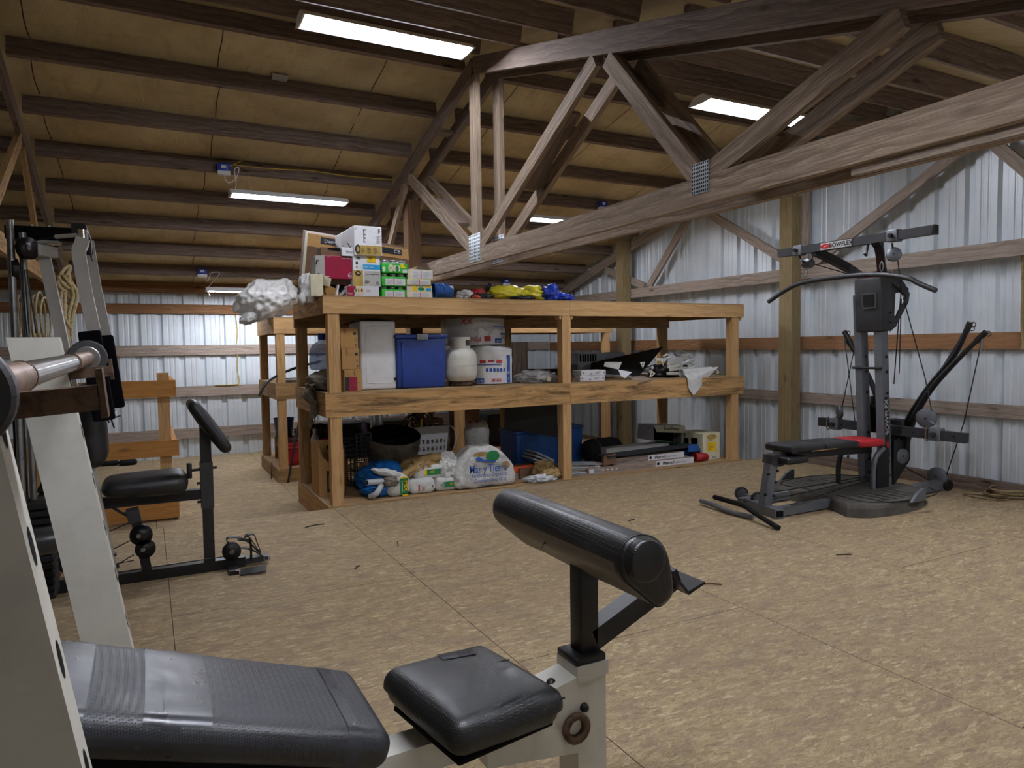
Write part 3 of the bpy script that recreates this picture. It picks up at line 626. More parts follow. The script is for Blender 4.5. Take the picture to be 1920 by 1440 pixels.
shape(T, F, [(.33, .45), (.33, .88), (.42, .88), (.42, .86), (.36, .85), (.36, .74), (.42, .72), (.42, .69), (.36, .68), (.36, .62), (.42, .6), (.42, .57), (.36, .56), (.36, .48), (.42, .46), (.42, .44)], M['steel'], 'lamp_picture')
bars(T, F, .86, .95, .78, .93, 5, M['ink'], False); bars(T, F, .80, .96, .42, .7, 8, M['enamel_gray'], False, 'small_print'); bars(T, F, .05, .10, .86, .94, 2, M['ink'], False, 'small_print')
for i in range(3):
    x = F.x0-.0018; m = MB()
    m.add([(x, 5.65+.15*i, F.z0+.06), (x, 5.76+.15*i, F.z0+.12), (x, 5.76+.15*i, F.z0+.128), (x, 5.65+.15*i, F.z0+.068)], [(0, 1, 2, 3), (3, 2, 1, 0)]); part('lamp_picture', m, M['steel'], T)
T, F = carton('faucet_box', 'maroon box with gray end and white round logo left of the lamp boxes', 'box', (609, 480, 664, 523), 5.60, .20, M['maroon'], AY(636, 523, 5.60).z)
part('gray_end', MB().add([F.p(0, 0, .001), F.p(0, 1, .001), F.p(0, 1)+V((-.065, .03, -.0)), F.p(0, 0)+V((-.065, .03, .0)), F.p(0, 1)+V((-.065, .2, 0)), F.p(0, 0)+V((-.065, .2, 0)), F.p(0, 1)+V((0, .2, 0)), F.p(0, 0)+V((0, .2, 0))], [(0, 1, 2, 3), (3, 2, 4, 5), (1, 6, 4, 2), (0, 3, 5, 7), (6, 7, 5, 4)]), M['enamel_gray'], T)
e = F.p(0, .5)+V((-.05, .02, 0)); part('faucet_picture', MB().tube([e+V((0, 0, -.05)), e+V((.02, 0, -.055)), e+V((.025, 0, .04)), e+V((-.005, 0, .055)), e+V((-.01, 0, .02))], .005, 6), M['ink'], T)
txt(T, F, 'Price Pfister', .016, .76, .9, M['paper']); bars(T, F, .05, .22, .08, .13, 1, M['paper'], False, 'small_print'); txt(T, F, 'kd', .042, .87, .16, M['paper']); part('round_logo', MB().tube([F.p(.87+.085*math.cos(a*PI/10), .16+.12*math.sin(a*PI/10), .002) for a in range(20)], .0013, 5, closed=True), M['paper'], T)
bars(T, F, .10, .26, .94, .97, 1, M['paper'], False, 'small_print')
zf = F.z1
part('support_block', MB().box(F.x0+.01, F.x1-.01, 5.66, 5.78, F.z0-.05, F.z0-.001), M['card_dark'], T)
T, F = carton('open_box', 'gray carton with torn dark top lying on the maroon box', 'box', (601, 464, 643, 480), 5.64, .15, M['card_dark'], zf+.001)
part('torn_opening', MB().add([F.p(.3, .75, .003), F.p(.95, .6, .003), F.p(.9, .95, .003), F.p(.35, .98, .003)], [(0, 1, 2, 3)]), M['black_matte'], T)
T, F = carton('small_box', 'small white box with gray script standing on the maroon box', 'box', (641, 464, 670, 481), 5.585, .05, M['white'], zf+.001)
txt(T, F, 'Elements', .022, .56, .5, M['steel'], sx=.9)
# jar trays
def jar_tray(px, label, sticker, z):
    x0, x1, za, zb = rect(*px, 5.56); hz = (zb-za); T = thing('jar_tray', label, 'box', ((x0+x1)/2, 5.66, z), 'green trays of jars')
    part('tray', MB().rbox(((x0+x1)/2, 5.66, z+hz*.36), ((x1-x0)/2, .1, hz*.36), .006, seg=1, mid=1, sm=False), M['green'], T); F = Fr(x0, x1, z, z+hz*.72, 5.56)
    r = (x1-x0)/6*.86
    for j in range(2):
        for i in range(3):
            c = V((x0+(x1-x0)*(i+.5)/3, 5.56+.05+j*.10, z)); g = part('jar', MB().lathe([(0, hz*.66), (r*.95, hz*.66), (r, hz*.8), (r*.85, hz*.86)], c, n=16), M['film'], T)
            part('lid', MB().lathe([(r*.9, hz*.85), (r*.95, hz*.86), (r*.95, hz*.985), (r*.85, hz*.995), (0, hz*.99)], c, n=16), M['silver'], g)
    if sticker:
        panel(T, F, .14, .94, .10, .80, M['paper'], 'paper_label'); bars(T, F, .18, .46, .2, .7, 5, M['enamel_gray'], False, 'small_print'); bars(T, F, .56, .88, .2, .7, 5, M['enamel_gray'], False, 'small_print'); panel(T, F, .47, .50, .12, .78, M['red_ink'], 'red_stripe', .0028)
    else:
        shape(T, F, oval(.34, .52, .10, .42), M['cream'], 'round_emblem'); bars(T, F, .29, .39, .42, .62, 2, M['ink'], False, 'script_mark'); shape(T, F, oval(.58, .45, .06, .3), M['green_ink'], 'jar_picture'); panel(T, F, .44, .7, .2, .8, M['cream'], 'pale_panel'); shape(T, F, oval(.60, .45, .05, .28), M['green_ink'], 'jar_picture', .003)
        panel(T, F, .80, .98, .05, .4, M['paper'], 'paper_label'); panel(T, F, .74, .95, .55, .95, M['yellow'], 'yellow_corner', skew=.6); panel(T, F, .02, .12, .15, .6, M['paper'], 'paper_label')
    return z+hz
z = jar_tray((716, 535, 761, 556), 'green tray of jars with white label, lowest of its stack', True, ZT)
z = jar_tray((716, 507, 762, 531.5), 'green tray of jars with white label, middle of its stack', True, z+.001)
z = jar_tray((716, 478, 764, 503), 'green tray of jars with printed front, topmost of its stack', False, z+.001)
z = ZT
for i, (px, lb, st) in enumerate((((763, 547.5, 811, 557), 'flat cream box with white label, lowest of four', 1), ((763, 535, 810, 547), 'flat cream box with printed fruit, second from the bottom of four', 0),
                                 ((763, 524, 808, 535), 'flat cream box with white label, third from the bottom of four', 1), ((765, 505.5, 812, 522.5), 'thicker cream box with white label, topmost of four', 1))):
    T, F = carton('lid_box', lb, 'box', px, 5.55+.01*(i % 2), .17, M['cream'], z+.0008, 'flat cream boxes beside the jars'); z = F.z1
    if st: panel(T, F, .18, .96, .15, .88, M['paper'], 'paper_label'); panel(T, F, .50, .53, .1, .92, M['red_ink'], 'red_stripe', .0028); bars(T, F, .22, .46, .25, .8, 4, M['enamel_gray'], False, 'small_print'); bars(T, F, .58, .92, .25, .8, 4, M['enamel_gray'], False, 'small_print')
    else: shape(T, F, oval(.3, .5, .09, .42), M['yellow'], 'round_emblem'); shape(T, F, oval(.56, .45, .14, .25), M['green_ink'], 'fruit_picture'); panel(T, F, .76, .96, .2, .6, M['sky'], 'blue_label'); panel(T, F, .72, .96, .68, .95, M['yellow'], 'yellow_corner')
# nested blue tubs lying on their sides
c = AY(812, 545, 5.62); zc = ZT+.070
for i, (dx, lb) in enumerate(((0, 'leftmost of the nested blue plastic tubs'), (.028, 'second from the left of the nested blue plastic tubs'), (.056, 'third from the left of the nested blue plastic tubs'), (.084, 'rightmost of the nested blue plastic tubs'))):
    x = c.x+.012+dx; T = thing('plastic_tub', lb+' on the top shelf', 'tub', (x, 5.65, ZT), 'nested blue tubs')
    part('tub_body', MB().lathe([(.066, 0), (.0655, .01), (.055, .085), (.051, .085), (.062, .01), (.062, 0)], (x, 5.65, zc), (1, 0, 0), 24), M['navy'], T)
    part('rim', MB().lathe([(.062, -.003), (.069, -.003), (.069, .006), (.064, .007)], (x, 5.65, zc), (1, 0, 0), 24), M['navy'], T)
# clothes and tarpaulin
def lump(name, label, cat, parts, loc, group=None):
    T = thing(name, label, cat, loc, group)
    for n, mb, mt in parts: part(n, mb, mt, T)
    return T
P = lambda x, y, Y=5.65: AY(x, y, Y)
b = lambda px, py, h, Y=5.65, **k: MB().blob(V((P(px, py, Y).x, Y, ZT+h[2]*.8)), h, flat=-h[2]*.8, **k)
lump('rag_heap', 'small heap of white, red and black rags beside the blue tubs', 'rags', [('white_rag', b(872, 550, (.07, .07, .045), amp=.3, crease=.6, seed=1), M['sack']), ('red_rag', b(896, 548, (.08, .06, .05), 5.64, amp=.3, crease=.6, seed=2), M['red_plastic']),
     ('black_rag', b(905, 553, (.10, .07, .03), 5.58, amp=.3, crease=.6, seed=5), M['cable']), ('orange_tip', b(893, 557, (.04, .03, .018), 5.53, amp=.2, seed=6), M['orange'])], (2.6, 5.65, ZT))
m = MB().blob(V((P(921, 543).x, 5.68, ZT+.075)), (.035, .04, .075), .3, 2, 4, flat=-.075, crease=.4, seed=12); solo('black_pouch', m, M['cable'], 'upright crumpled black pouch at the left end of the yellow tarpaulin', 'pouch')
lump('tarpaulin', 'crumpled yellow and blue tarpaulin on the top shelf edge', 'tarp', [('yellow_fold', b(952, 550, (.20, .10, .07), 5.64, amp=.3, fr=2.2, crease=.6, seed=21), M['tarp_yellow']), ('yellow_fold', b(1000, 548, (.16, .10, .075), 5.66, amp=.35, fr=2.4, crease=.6, seed=22), M['tarp_yellow']),
     ('blue_fold', b(1030, 550, (.10, .10, .08), 5.60, amp=.35, fr=2.2, crease=.6, seed=24), M['tarp_blue']), ('blue_fold', b(1052, 555, (.12, .10, .04), 5.60, amp=.3, crease=.6, seed=25), M['tarp_blue']), ('white_patch', b(1052, 551, (.07, .06, .028), 5.60, amp=.2, seed=27), M['sack']),
     ('dark_fold', b(980, 558, (.12, .05, .02), 5.52, amp=.3, seed=26), M['ink'])], (3.0, 5.65, ZT))

# ---- middle shelf, left to right
c = AY(597, 690, 6.0); zc = AY(597, 693, 6.0).z
T = thing('water_jug', 'translucent blue water jug lying behind the left shelf post', 'jug', (c.x, 6.02, zc))
T['label'] = 'translucent blue water jug standing on gray cloth behind the left post'
part('jug_body', MB().lathe([(0, 0), (.095, 0), (.108, .02), (.108, .10), (.103, .11), (.108, .12), (.108, .16), (.08, .21), (.035, .235), (.03, .26)], (c.x+.04, 6.02, zc), n=28), M['jug'], T)
part('cap', MB().lathe([(.032, .25), (.034, .255), (.034, .30), (.03, .305), (0, .305)], (c.x+.04, 6.02, zc), n=20), M['tarp_blue'], T)
cl = MB(); cl.blob(V((1.36, 5.93, ZM+(zc-ZM)*.45)), (.17, .24, (zc-ZM)*.52), .25, 2.2, 5, flat=-(zc-ZM)*.45, crease=.6, seed=31)
hang = lambda i, j: V((1.205-.055*math.sin(PI*min(1, j*2.2))*.6-.02+.03*noise.noise(V((i*6, j*5, 2))), 5.72+.32*i*(1-.35*j)+.03*math.sin(j*9), ZM+.05-.33*j+.06*math.sin(i*4)*j))
cl.grid(hang, 16, 20); cl.grid(lambda i, j: hang(i, j)+V((.004, 0, 0)), 16, 20)
cl.grid(lambda i, j: V((1.165+.16*j, 5.72+.32*i, ZM+.05+.05*j+.02*noise.noise(V((i*5, j*5, 7))))), 10, 6)
solo('gray_cloth', cl, M['gray_cloth'], 'rumpled gray cloth hanging over the left edge of the middle shelf', 'cloth')
zz = ZM
for i, (px, lb, pr) in enumerate((((646, 693, 678, 733), 'brown carton with maroon printed square, lowest of three', 1), ((641, 653.5, 674, 692.5), 'plain brown carton, middle of the stack of three', 0), ((638, 615, 671, 653), 'plain brown carton, topmost of the stack of three', 0))):
    T, F = carton('brown_carton', lb, 'box', px, 5.52+.012*i, .22, M['card'], zz+.001, 'stacked brown cartons'); zz = F.z1
    if pr: panel(T, F, .04, .74, .04, .66, M['maroon'], 'printed_square'); panel(T, F, .04, .26, .04, .66, M['ink'], 'dark_stripe', .002); panel(T, F, .30, .70, .28, .29, M['card'], 'pale_line', .003); bars(T, F, .56, .64, .74, .94, 3, M['ink'], True, 'printed_mark'); bars(T, F, .12, .26, .76, .84, 2, M['ink'], False, 'printed_mark')
    else: panel(T, F, .74, .90, .66, .80, M['ink'], 'printed_mark'); bars(T, F, .26, .32, .70, .95, 2, M['ink'], True, 'printed_mark'); panel(T, F, .84, .92, .1, .2, M['card_dark'], 'printed_mark'); panel(T, F, .86, .89, .38, .46, M['card_dark'], 'printed_mark')
# cooler on its end
x0, x1, za, zb = rect(676, 602, 743, 730, 5.64); T = thing('cooler', 'white cooler chest standing on its end beside the brown cartons', 'cooler', ((x0+x1)/2, 5.8, ZM))
part('chest', MB().rbox(((x0+x1)/2, 5.82, (ZM+zb)/2+.001), ((x1-x0)/2, .18, (zb-ZM)/2), .02, seg=3, mid=2), M['white_plastic'], T)
F = Fr(x0, x1, ZM, zb, 5.64); r_ = [(.2, .1), (.17, .12), (.16, .16), (.16, .84), (.18, .9), (.26, .93), (.82, .93), (.9, .9), (.92, .84), (.92, .16), (.9, .12), (.86, .1)]
part('moulded_edge', MB().tube([F.p(u, v, .0) for u, v in r_], .0035, 6, closed=True), M['white_plastic'], T); part('drain_plug', MB().disc(F.p(.95, .15, .005), (0, 1, 0), .012, .02), M['black'], T); part('hinge', MB().box(F.x1-.002, F.x1+.006, 5.7, 5.74, ZM+.1, ZM+.16), M['gray_plastic'], T)
m = MB().grid(lambda i, j: V((F.x0-.09+.36*i, 5.62+.24*j, zb+.006+.022*math.sin(i*PI)*(1-j*.3)-.03*(1-i)**3)), 10, 5); m.grid(lambda i, j: V((F.x0-.09+.36*i, 5.62+.24*(1-j), zb+.001+.022*math.sin(i*PI)*(.7+j*.3)-.03*(1-i)**3)), 10, 5)
solo('cardboard_flap', m, M['card_dark'], 'loose bent cardboard sheet lying on top of the white cooler', 'cardboard')
# blue tote
def tote(px, Y, dep, mat, label, zlo, handle=True, taper=.05):
    x0, x1, za, zb = rect(*px, Y); T = thing('storage_tote', label, 'storage box', ((x0+x1)/2, Y+dep/2, zlo), 'blue plastic totes'); h = zb-zlo; cx, cy = (x0+x1)/2, Y+dep/2
    tp = lambda p: V((p.x*(1-taper*(.5-p.z/h)), p.y*(1-taper*(.5-p.z/h)), p.z))
    part('tub', MB().rbox((cx, cy, zlo+h*.47), ((x1-x0)/2*.96, dep/2*.95, h*.47), .02, seg=3, mid=3, f=tp), mat, T)
    part('lid', MB().rbox((cx, cy, zlo+h*.965), ((x1-x0)/2, dep/2, h*.035), .008, seg=2, mid=2), mat, T)
    if handle: part('handle', MB().rbox((cx+(x1-x0)*.0, Y-.006, zlo+h*.955), (.05, .008, h*.055), .006, seg=2, mid=1), M['gray_plastic'], T)
    part('rib', MB().rbox((cx-(x1-x0)*.36, Y+.012, zlo+h*.45), (.012, .012, h*.42), .006, seg=1, mid=1), mat, T)
    return T
tote((742, 627, 841, 725), 5.60, .42, M['blue_tote'], 'royal blue storage tote with gray handle on the middle shelf', ZM)
# propane tank
a, b_ = AY(838, 680, 5.66), AY(896, 680, 5.66); r = (b_.x-a.x)/2; cx = (a.x+b_.x)/2; top = AY(867, 632, 5.66).z; cc = (cx, 5.56+r, ZM)
hb = (top-ZM); T = thing('propane_tank', 'white propane tank with rusty specks beside the blue tote', 'gas cylinder', cc)
part('tank', MB().lathe([(0, .03), (r*.6, .035), (r*.9, .06), (r, .11), (r, hb*.58), (r*.93, hb*.68), (r*.7, hb*.76), (r*.3, hb*.79), (0, hb*.79)], cc, n=36), M['white_enamel'], T)
part('weld_seam', MB().lathe([(r*.998, hb*.42), (r*1.012, hb*.423), (r*1.012, hb*.43), (r*.998, hb*.433)], cc, n=36), M['enamel_gray'], T)
part('foot_ring', MB().lathe([(r*.72, .001), (r*.74, .001), (r*.70, .045), (r*.68, .045), (r*.72, .001)], cc, n=28), M['rust'], T)
col = MB(); n = 40
for i in range(n):                                # collar with two hand openings
    a0, a1 = 2*PI*i/n, 2*PI*(i+1)/n; k = (i/n*3+.1) % 1
    for z0_, z1_ in ((.76, .82), (.94, 1.0)) if .36 < k < .78 else ((.76, 1.0),):
        q4 = []
        for rr in (r*.60, r*.585):
            q4 += [V(cc)+V((rr*math.cos(t), rr*math.sin(t), hb*zv)) for t, zv in ((a0, z0_), (a1, z0_), (a1, z1_), (a0, z1_))]
        col.add(q4, [(0, 1, 2, 3), (7, 6, 5, 4), (3, 2, 6, 7), (0, 4, 5, 1)])
part('collar', col, M['white_enamel'], T); part('valve', MB().lathe([(.02, hb*.78), (.02, hb*.9), (.03, hb*.9), (.03, hb*.95), (0, hb*.95)], cc, n=14), M['steel'], T)
# insulation rolls
def roll(px, Y, z0, label, mt, seed, z1=None):
    x0, x1, za, zb = rect(*px, Y); zb = z1 or zb; r = (x1-x0)/2; h = zb-z0; c = V(((x0+x1)/2, Y+r, z0)); T = thing('insulation_roll', label, 'insulation roll', c, 'insulation rolls')
    def fn(p): 
        a = math.atan2(p.y, p.x); n = noise.noise(V((p.x*9, p.y*9, p.z*22+seed)))*.012+noise.noise(V((p.x*30, p.y*30, p.z*50+seed)))*.004; return p*(1+n/r*1.1)
    pr = [(0, 0), (.5, 0), (.9, .01), (.99, .05), (1, .15), (1.01, .3), (1, .45), (1.01, .6), (1, .75), (.99, .88), (.94, .97), (.8, 1), (.4, .985), (0, .97)]
    m = MB().lathe([(a*r, b*h) for a, b in pr], (0, 0, 0), n=48); m.v = [fn(v)+c for v in m.v]; part('wrapped_roll', m, mt, T)
    def band(a0, a1, v0, v1, mat, name, k=1.012):
        g = MB().grid(lambda i, j: c+V((r*k*math.sin(a0+(a1-a0)*i), -r*k*math.cos(a0+(a1-a0)*i), h*(v0+(v1-v0)*j))), 12, 2); part(name, g, mat, T)
    def word(s, a, v, size, mat, flip=False, sx=1):
        u = V((math.cos(a), math.sin(a), 0)); w = V((0, 0, 1)); pos = c+V((r*1.03*math.sin(a), -r*1.03*math.cos(a), h*v))
        lettering('lettering', s, size, pos, -u if flip else u, -w if flip else w, mat, T, sx=sx, bold=.0006)
    return band, word
band, word = roll((894, 648, 975, 720), 5.70, ZM, 'wrapped insulation roll with blue print standing upright below another roll', M['sack'], 3)
band(-.95, .95, .02, .60, M['paper'], 'white_wrapper'); band(-.9, .28, .50, .525, M['ink_blue'], 'blue_stripe', 1.022); band(.42, .66, .03, .75, M['ink_blue'], 'blue_stripe', 1.022); band(-1.0, -.62, .04, .17, M['ink_blue'], 'blue_patch', 1.022)
for i in range(6): band(-.55+.15*i, -.45+.15*i, .33, .42, M['ink_blue'], 'picture_square', 1.024)
for i in range(3): band(-.8+.35*i, -.55+.35*i, .55+.03*(i % 2), .63, M['red_ink'], 'red_print', 1.024)
word('R-19', -.8, .10, .035, M['paper'], True); word('PINK', -.14, .12, .045, M['red_ink'], True); word('R-19', .54, .3, .035, M['paper'], True)
zr = AY(930, 648, 5.72).z
band, word = roll((855, 589, 966, 648), 5.76, zr, 'wrapped pink insulation roll jammed upside down under the top shelf', M['film'], 8, 1.505)
band(-1.35, 1.4, .04, .98, M['enamel_gray'], 'gray_film', 1.0); band(-.25, 1.35, .06, .62, M['paper'], 'white_wrapper', 1.018); band(.25, 1.1, .66, .70, M['ink_blue'], 'blue_stripe', 1.026); band(.30, .62, .10, .26, M['ink_blue'], 'blue_patch', 1.026); band(.9, 1.05, .16, .26, M['red_ink'], 'red_patch', 1.026)
for i in range(6): band(.58+.09*i, .645+.09*i, .38, .46, M['ink_blue'], 'picture_square', 1.026)
band(-.08, .14, .16, .34, M['red_ink'], 'red_logo', 1.026); word('PINK', -.4, .24, .06, M['red_ink'], True); word('R-19', .46, .17, .03, M['paper'], True); word('XX', -.6, .88, .08, M['red_ink'], True)
m = MB().bar(AY(978, 665, 6.15), AY(978, 665, 6.15)+V((.0, 0, .001)), .2, .0005) if 0 else MB().box(AY(962, 690, 6.1).x, AY(990, 690, 6.1).x, 6.1, 6.13, ZM, AY(976, 641, 6.1).z)
solo('board_offcut', m, M['gray_wood'], 'gray board offcut standing behind the insulation rolls', 'board')
def P2(x, y, Y): return AY(x, y, Y)
m = MB().blob(V((P2(1008, 700, 5.72).x, 5.75, ZM+.05)), (.19, .14, .062), .3, 2.2, 5, flat=-.05, crease=.7, seed=41); T = lump('plastic_wrap_bundle', 'clear plastic wrapped bundle lying left of the middle post', 'bundle', [('wrap', m, M['film']), ('contents', MB().blob(V((P2(1008, 703, 5.74).x, 5.76, ZM+.045)), (.15, .1, .042), .3, 2, 4, flat=-.04, seed=42), M['card_dark'])], (3.1, 5.75, ZM))
part('pale_plug', MB().disc(V((P2(1028, 707, 5.6).x, 5.6, ZM+.04)), (.3, 1, .2), .022, .05, 14), M['cream'], T)
solo('black_sheet_roll', MB().tube(smooth_path([(2.95, 6.25, ZM+.06), (3.2, 6.3, ZM+.065), (3.5, 6.25, ZM+.055), (3.9, 6.2, ZM+.05)]), .055, 12), M['rubber'], 'dull black roll lying at the back of the middle shelf', 'roll')
# right of the middle post
z = ZM
for px, lb in (((1088, 704, 1134, 713), 'flat white printed box, lower of two right of the middle post'), ((1090, 694, 1136, 703.5), 'flat white printed box, upper of two right of the middle post')):
    T, F = carton('flat_box', lb, 'box', px, 5.60, .16, M['paper'], z+.001, 'flat white boxes'); z = F.z1
    bars(T, F, .34, .50, .25, .6, 1, M['ink'], False, 'printed_mark'); bars(T, F, .05, .12, .3, .7, 2, M['ink']); bars(T, F, .56, .8, .3, .8, 3, M['steel'], False, 'small_print'); bars(T, F, .90, .96, .3, .7, 2, M['ink'])
c = V((AY(1085, 702, 5.62).x-.05, 5.63, ZM+.034)); T = thing('paper_tube', 'gray paper tube end beside the flat white boxes', 'tube', c)
part('tube_wall', MB().lathe([(.033, 0), (.024, 0), (.024, .45), (.033, .45), (.033, 0)], c, (-.35, .9, 0), 20), M['card_dark'], T); part('wrapper', MB().lathe([(.034, .03), (.034, .45)], c, (-.35, .9, 0), 20), M['ink'], T)
def slab(q4, t): 
    q4 = [V(p) for p in q4]; n = (q4[1]-q4[0]).cross(q4[3]-q4[0]).normalized()*t
    return MB().add(q4+[p+n for p in q4], [(3, 2, 1, 0), (4, 5, 6, 7), (0, 1, 5, 4), (1, 2, 6, 5), (2, 3, 7, 6), (3, 0, 4, 7)])
a = AY(1105, 700, 5.95); z_ = ZM+.003
solo('glossy_sheet', slab([(a.x, 5.95, z_), (a.x+.66, 6.0, z_), (AY(1243, 652, 6.22).x, 6.22, AY(1243, 652, 6.22).z), (AY(1108, 682, 6.22).x, 6.22, AY(1108, 682, 6.22).z)], .012), M['black'], 'large glossy black panel leaning on the middle shelf', 'panel')
T = thing('vented_appliance', 'long gray appliance with slotted vents behind the black panel', 'appliance', (AY(1125, 665, 6.32).x, 6.38, ZM)); x0, x1, za, zb = rect(1084, 661, 1172, 715, 6.32)
part('housing', MB().rbox(((x0+x1)/2, 6.40, (ZM+zb)/2), ((x1-x0)/2, .08, (zb-ZM)/2), .01, seg=2, mid=1), M['gray_plastic'], T)
for i in range(7): part('vent_slot', MB().rbox((x0+.03+.032*i, 6.318, zb-.055), (.010, .004, .04), .003, seg=1, mid=1), M['black_matte'], T)
solo('dark_box', MB().rbox((AY(1074, 695, 6.0).x, 6.05, ZM+.075), (.05, .06, .073), .006), M['cable'], 'small dark box just right of the middle post', 'box')
stk = [((1065, 690), (1148, 700), .02, 'black'), ((1065, 695), (1160, 706), .012, 'gray_plastic'), ((1066, 686), (1120, 690), .012, 'card_dark')]
for i, (dx, L, th, mt, nm, lb) in enumerate(((0, .75, .012, 'card_dark', 'trim_strip', 'brown trim strip, lowest of the bundle beside the middle post'), (.02, .70, .014, 'gray_plastic', 'trim_strip', 'gray trim strip, middle of the bundle beside the middle post'), (.0, .62, .016, 'black', 'trim_strip', 'black trim strip, topmost of the bundle beside the middle post'))):
    x = AY(1062, 700, 5.8).x; zt = ZM+.055+.02*i
    solo(nm, MB().bar((x, 5.80+.02*i, zt), (x+L, 5.70+.03*i, ZM+.012+.016*i), .07, th), M[mt], lb, 'trim strip', 'trim strips on the middle shelf')
solo('paper_sheet', slab([AY(1132, 687, 5.66), AY(1160, 693, 5.66), AY(1166, 679, 5.72), AY(1134, 679, 5.72)], .002), M['enamel_gray'], 'gray paper sheet propped against the black panel', 'paper')
solo('paper_sheet', slab([AY(1164, 705, 5.56), AY(1172, 709, 5.54), AY(1185, 698, 5.57), AY(1159, 693, 5.60)], .002), M['paper'], 'bright white paper sheet beside the bundle of strips', 'paper')
solo('floor_tile', slab([(AY(1181, 707, 5.6).x, 5.62, ZM+.02), (AY(1197, 719, 5.455).x, 5.455, AY(1197, 719, 5.455).z), (AY(1222, 712, 5.455).x, 5.455, AY(1222, 712, 5.455).z), (AY(1210, 704, 5.62).x, 5.66, ZM+.025)], .006), M['gray_wood'], 'gray floor tile hanging over the shelf front beside the clamps', 'tile')
# bundle of white blind rails with brackets
T = thing('awning_parts', 'heap of white rails, straps and triangular brackets on the middle shelf', 'hardware', (AY(1255, 690, 5.75).x, 5.75, ZM))
def tri(px, py, s, Y, ang, T):
    c = AY(px, py, Y); o = [(-s, s*.9), (s*.9, s*.75), (-s*.25, -s*1.1)]; i = [(x*.45, y*.45) for x, y in o]; m = MB(); u, w = V((math.cos(ang), 0, math.sin(ang))), V((-math.sin(ang), 0, math.cos(ang)))
    P_ = lambda q, d: c+u*q[0]+w*q[1]+V((0, d, 0)); vs = [P_(q, 0) for q in o]+[P_(q, 0) for q in i]+[P_(q, .006) for q in o]+[P_(q, .006) for q in i]; fs = []
    for k in range(3): j = (k+1) % 3; fs += [(k, 3+k, 3+j, j), (6+k, 6+j, 9+j, 9+k), (k, j, 6+j, 6+k), (3+k, 9+k, 9+j, 3+j)]
    part('bracket', m.add(vs, fs), M['white_enamel'], T)
for px, py, s, Y, an in ((1206, 684, .034, 5.60, .15), (1223, 702, .036, 5.55, -.55), (1244, 680, .03, 5.66, .2)): tri(px, py, s, Y, an, T)
for (x0, y0), (x1, y1), Ya, Yb_ in (((1253, 682), (1292, 668), 5.62, 5.95), ((1254, 688), (1296, 680), 5.60, 5.9), ((1228, 674), (1248, 674), 5.7, 5.7), ((1257, 693), (1285, 690), 5.58, 5.75), ((1252, 700), (1270, 700), 5.56, 5.6)):
    part('rail', MB().bar(AY(x0, y0, Ya), AY(x1, y1, Yb_), .03, .028), M['white_enamel'], T)
for (x0, y0), w_, h_, Y in (((1275, 662), 14, 6, 5.9), ((1290, 672), 12, 8, 5.9), ((1290, 684), 18, 5, 5.7), ((1250, 668), 9, 5, 5.72)):
    c = AY(x0, y0, Y); k = w_*.0046; part('strap_loop', MB().tube([c+V((k*math.cos(t*PI/8), .02*math.sin(t*PI/4), k*.45*math.sin(t*PI/8))) for t in range(16)], .011, 6, closed=True), M['sack'], T)
for i in range(16):
    x, y = 1210+random.random()*50, 682+random.random()*24; c = AY(x, y, 5.66+.1*random.random()); part('fitting', MB().rbox(c, (.012+.02*random.random(), .014, .009+.01*random.random()), .004, R=ry(random.random()*2-1), seg=1, mid=1), M[('black', 'steel', 'enamel_gray', 'gym_dark')[i % 4]], T)
part('base_tangle', MB().blob(V((AY(1255, 700, 5.8).x, 5.82, ZM+.06)), (.22, .12, .07), .4, 3, 4, flat=-.058, crease=.5, seed=77), M['gym_dark'], T)
# rolled white vinyl with a hanging corner
c = AY(1278, 700, 5.53); r = .040; T = thing('vinyl_roll', 'rolled white vinyl sheet with corner hanging over the shelf front', 'sheet roll', (c.x+.2, 5.55, ZM)); ax = V((1, .10, .035)).normalized(); sp = []
for i in range(60): t = i/59*4.6*2*PI; sp.append((.010+.0335*i/59)*V((0, math.cos(t), math.sin(t))))
m = MB()
base = V((c.x, 5.535, ZM+.046))
m.grid(lambda i, j: base+sp[int(round(i*59))]+ax*(.44*j), 59, 3); part('roll', m, M['sack'], T)
e0 = base+V((0, -.045, -.01))
m = MB().grid(lambda i, j: e0+ax*(.44*i)+V((.02*j*(1-i)+.02*i, -.04*math.sin(PI*.5*min(1, j*3))-.012*math.sin(i*7)*j, .05*i-(.225*(1-(i-.14)/.86 if i > .14 else .62+.38*i/.14))*j)), 24, 16); part('hanging_corner', m, M['sack'], T)
part('tie_loop', MB().tube(smooth_path([base+ax*.43+V((0, 0, 0)), base+ax*.43+V((.06, .0, .01)), base+ax*.43+V((.10, -.02, -.02)), base+ax*.43+V((.05, -.03, -.03))]), .006, 6), M['cream'], T)
# ================================================================ bottom shelf, left to right (near bay)
def zf(x, y, z=Z0): return AZ(x, y, z)
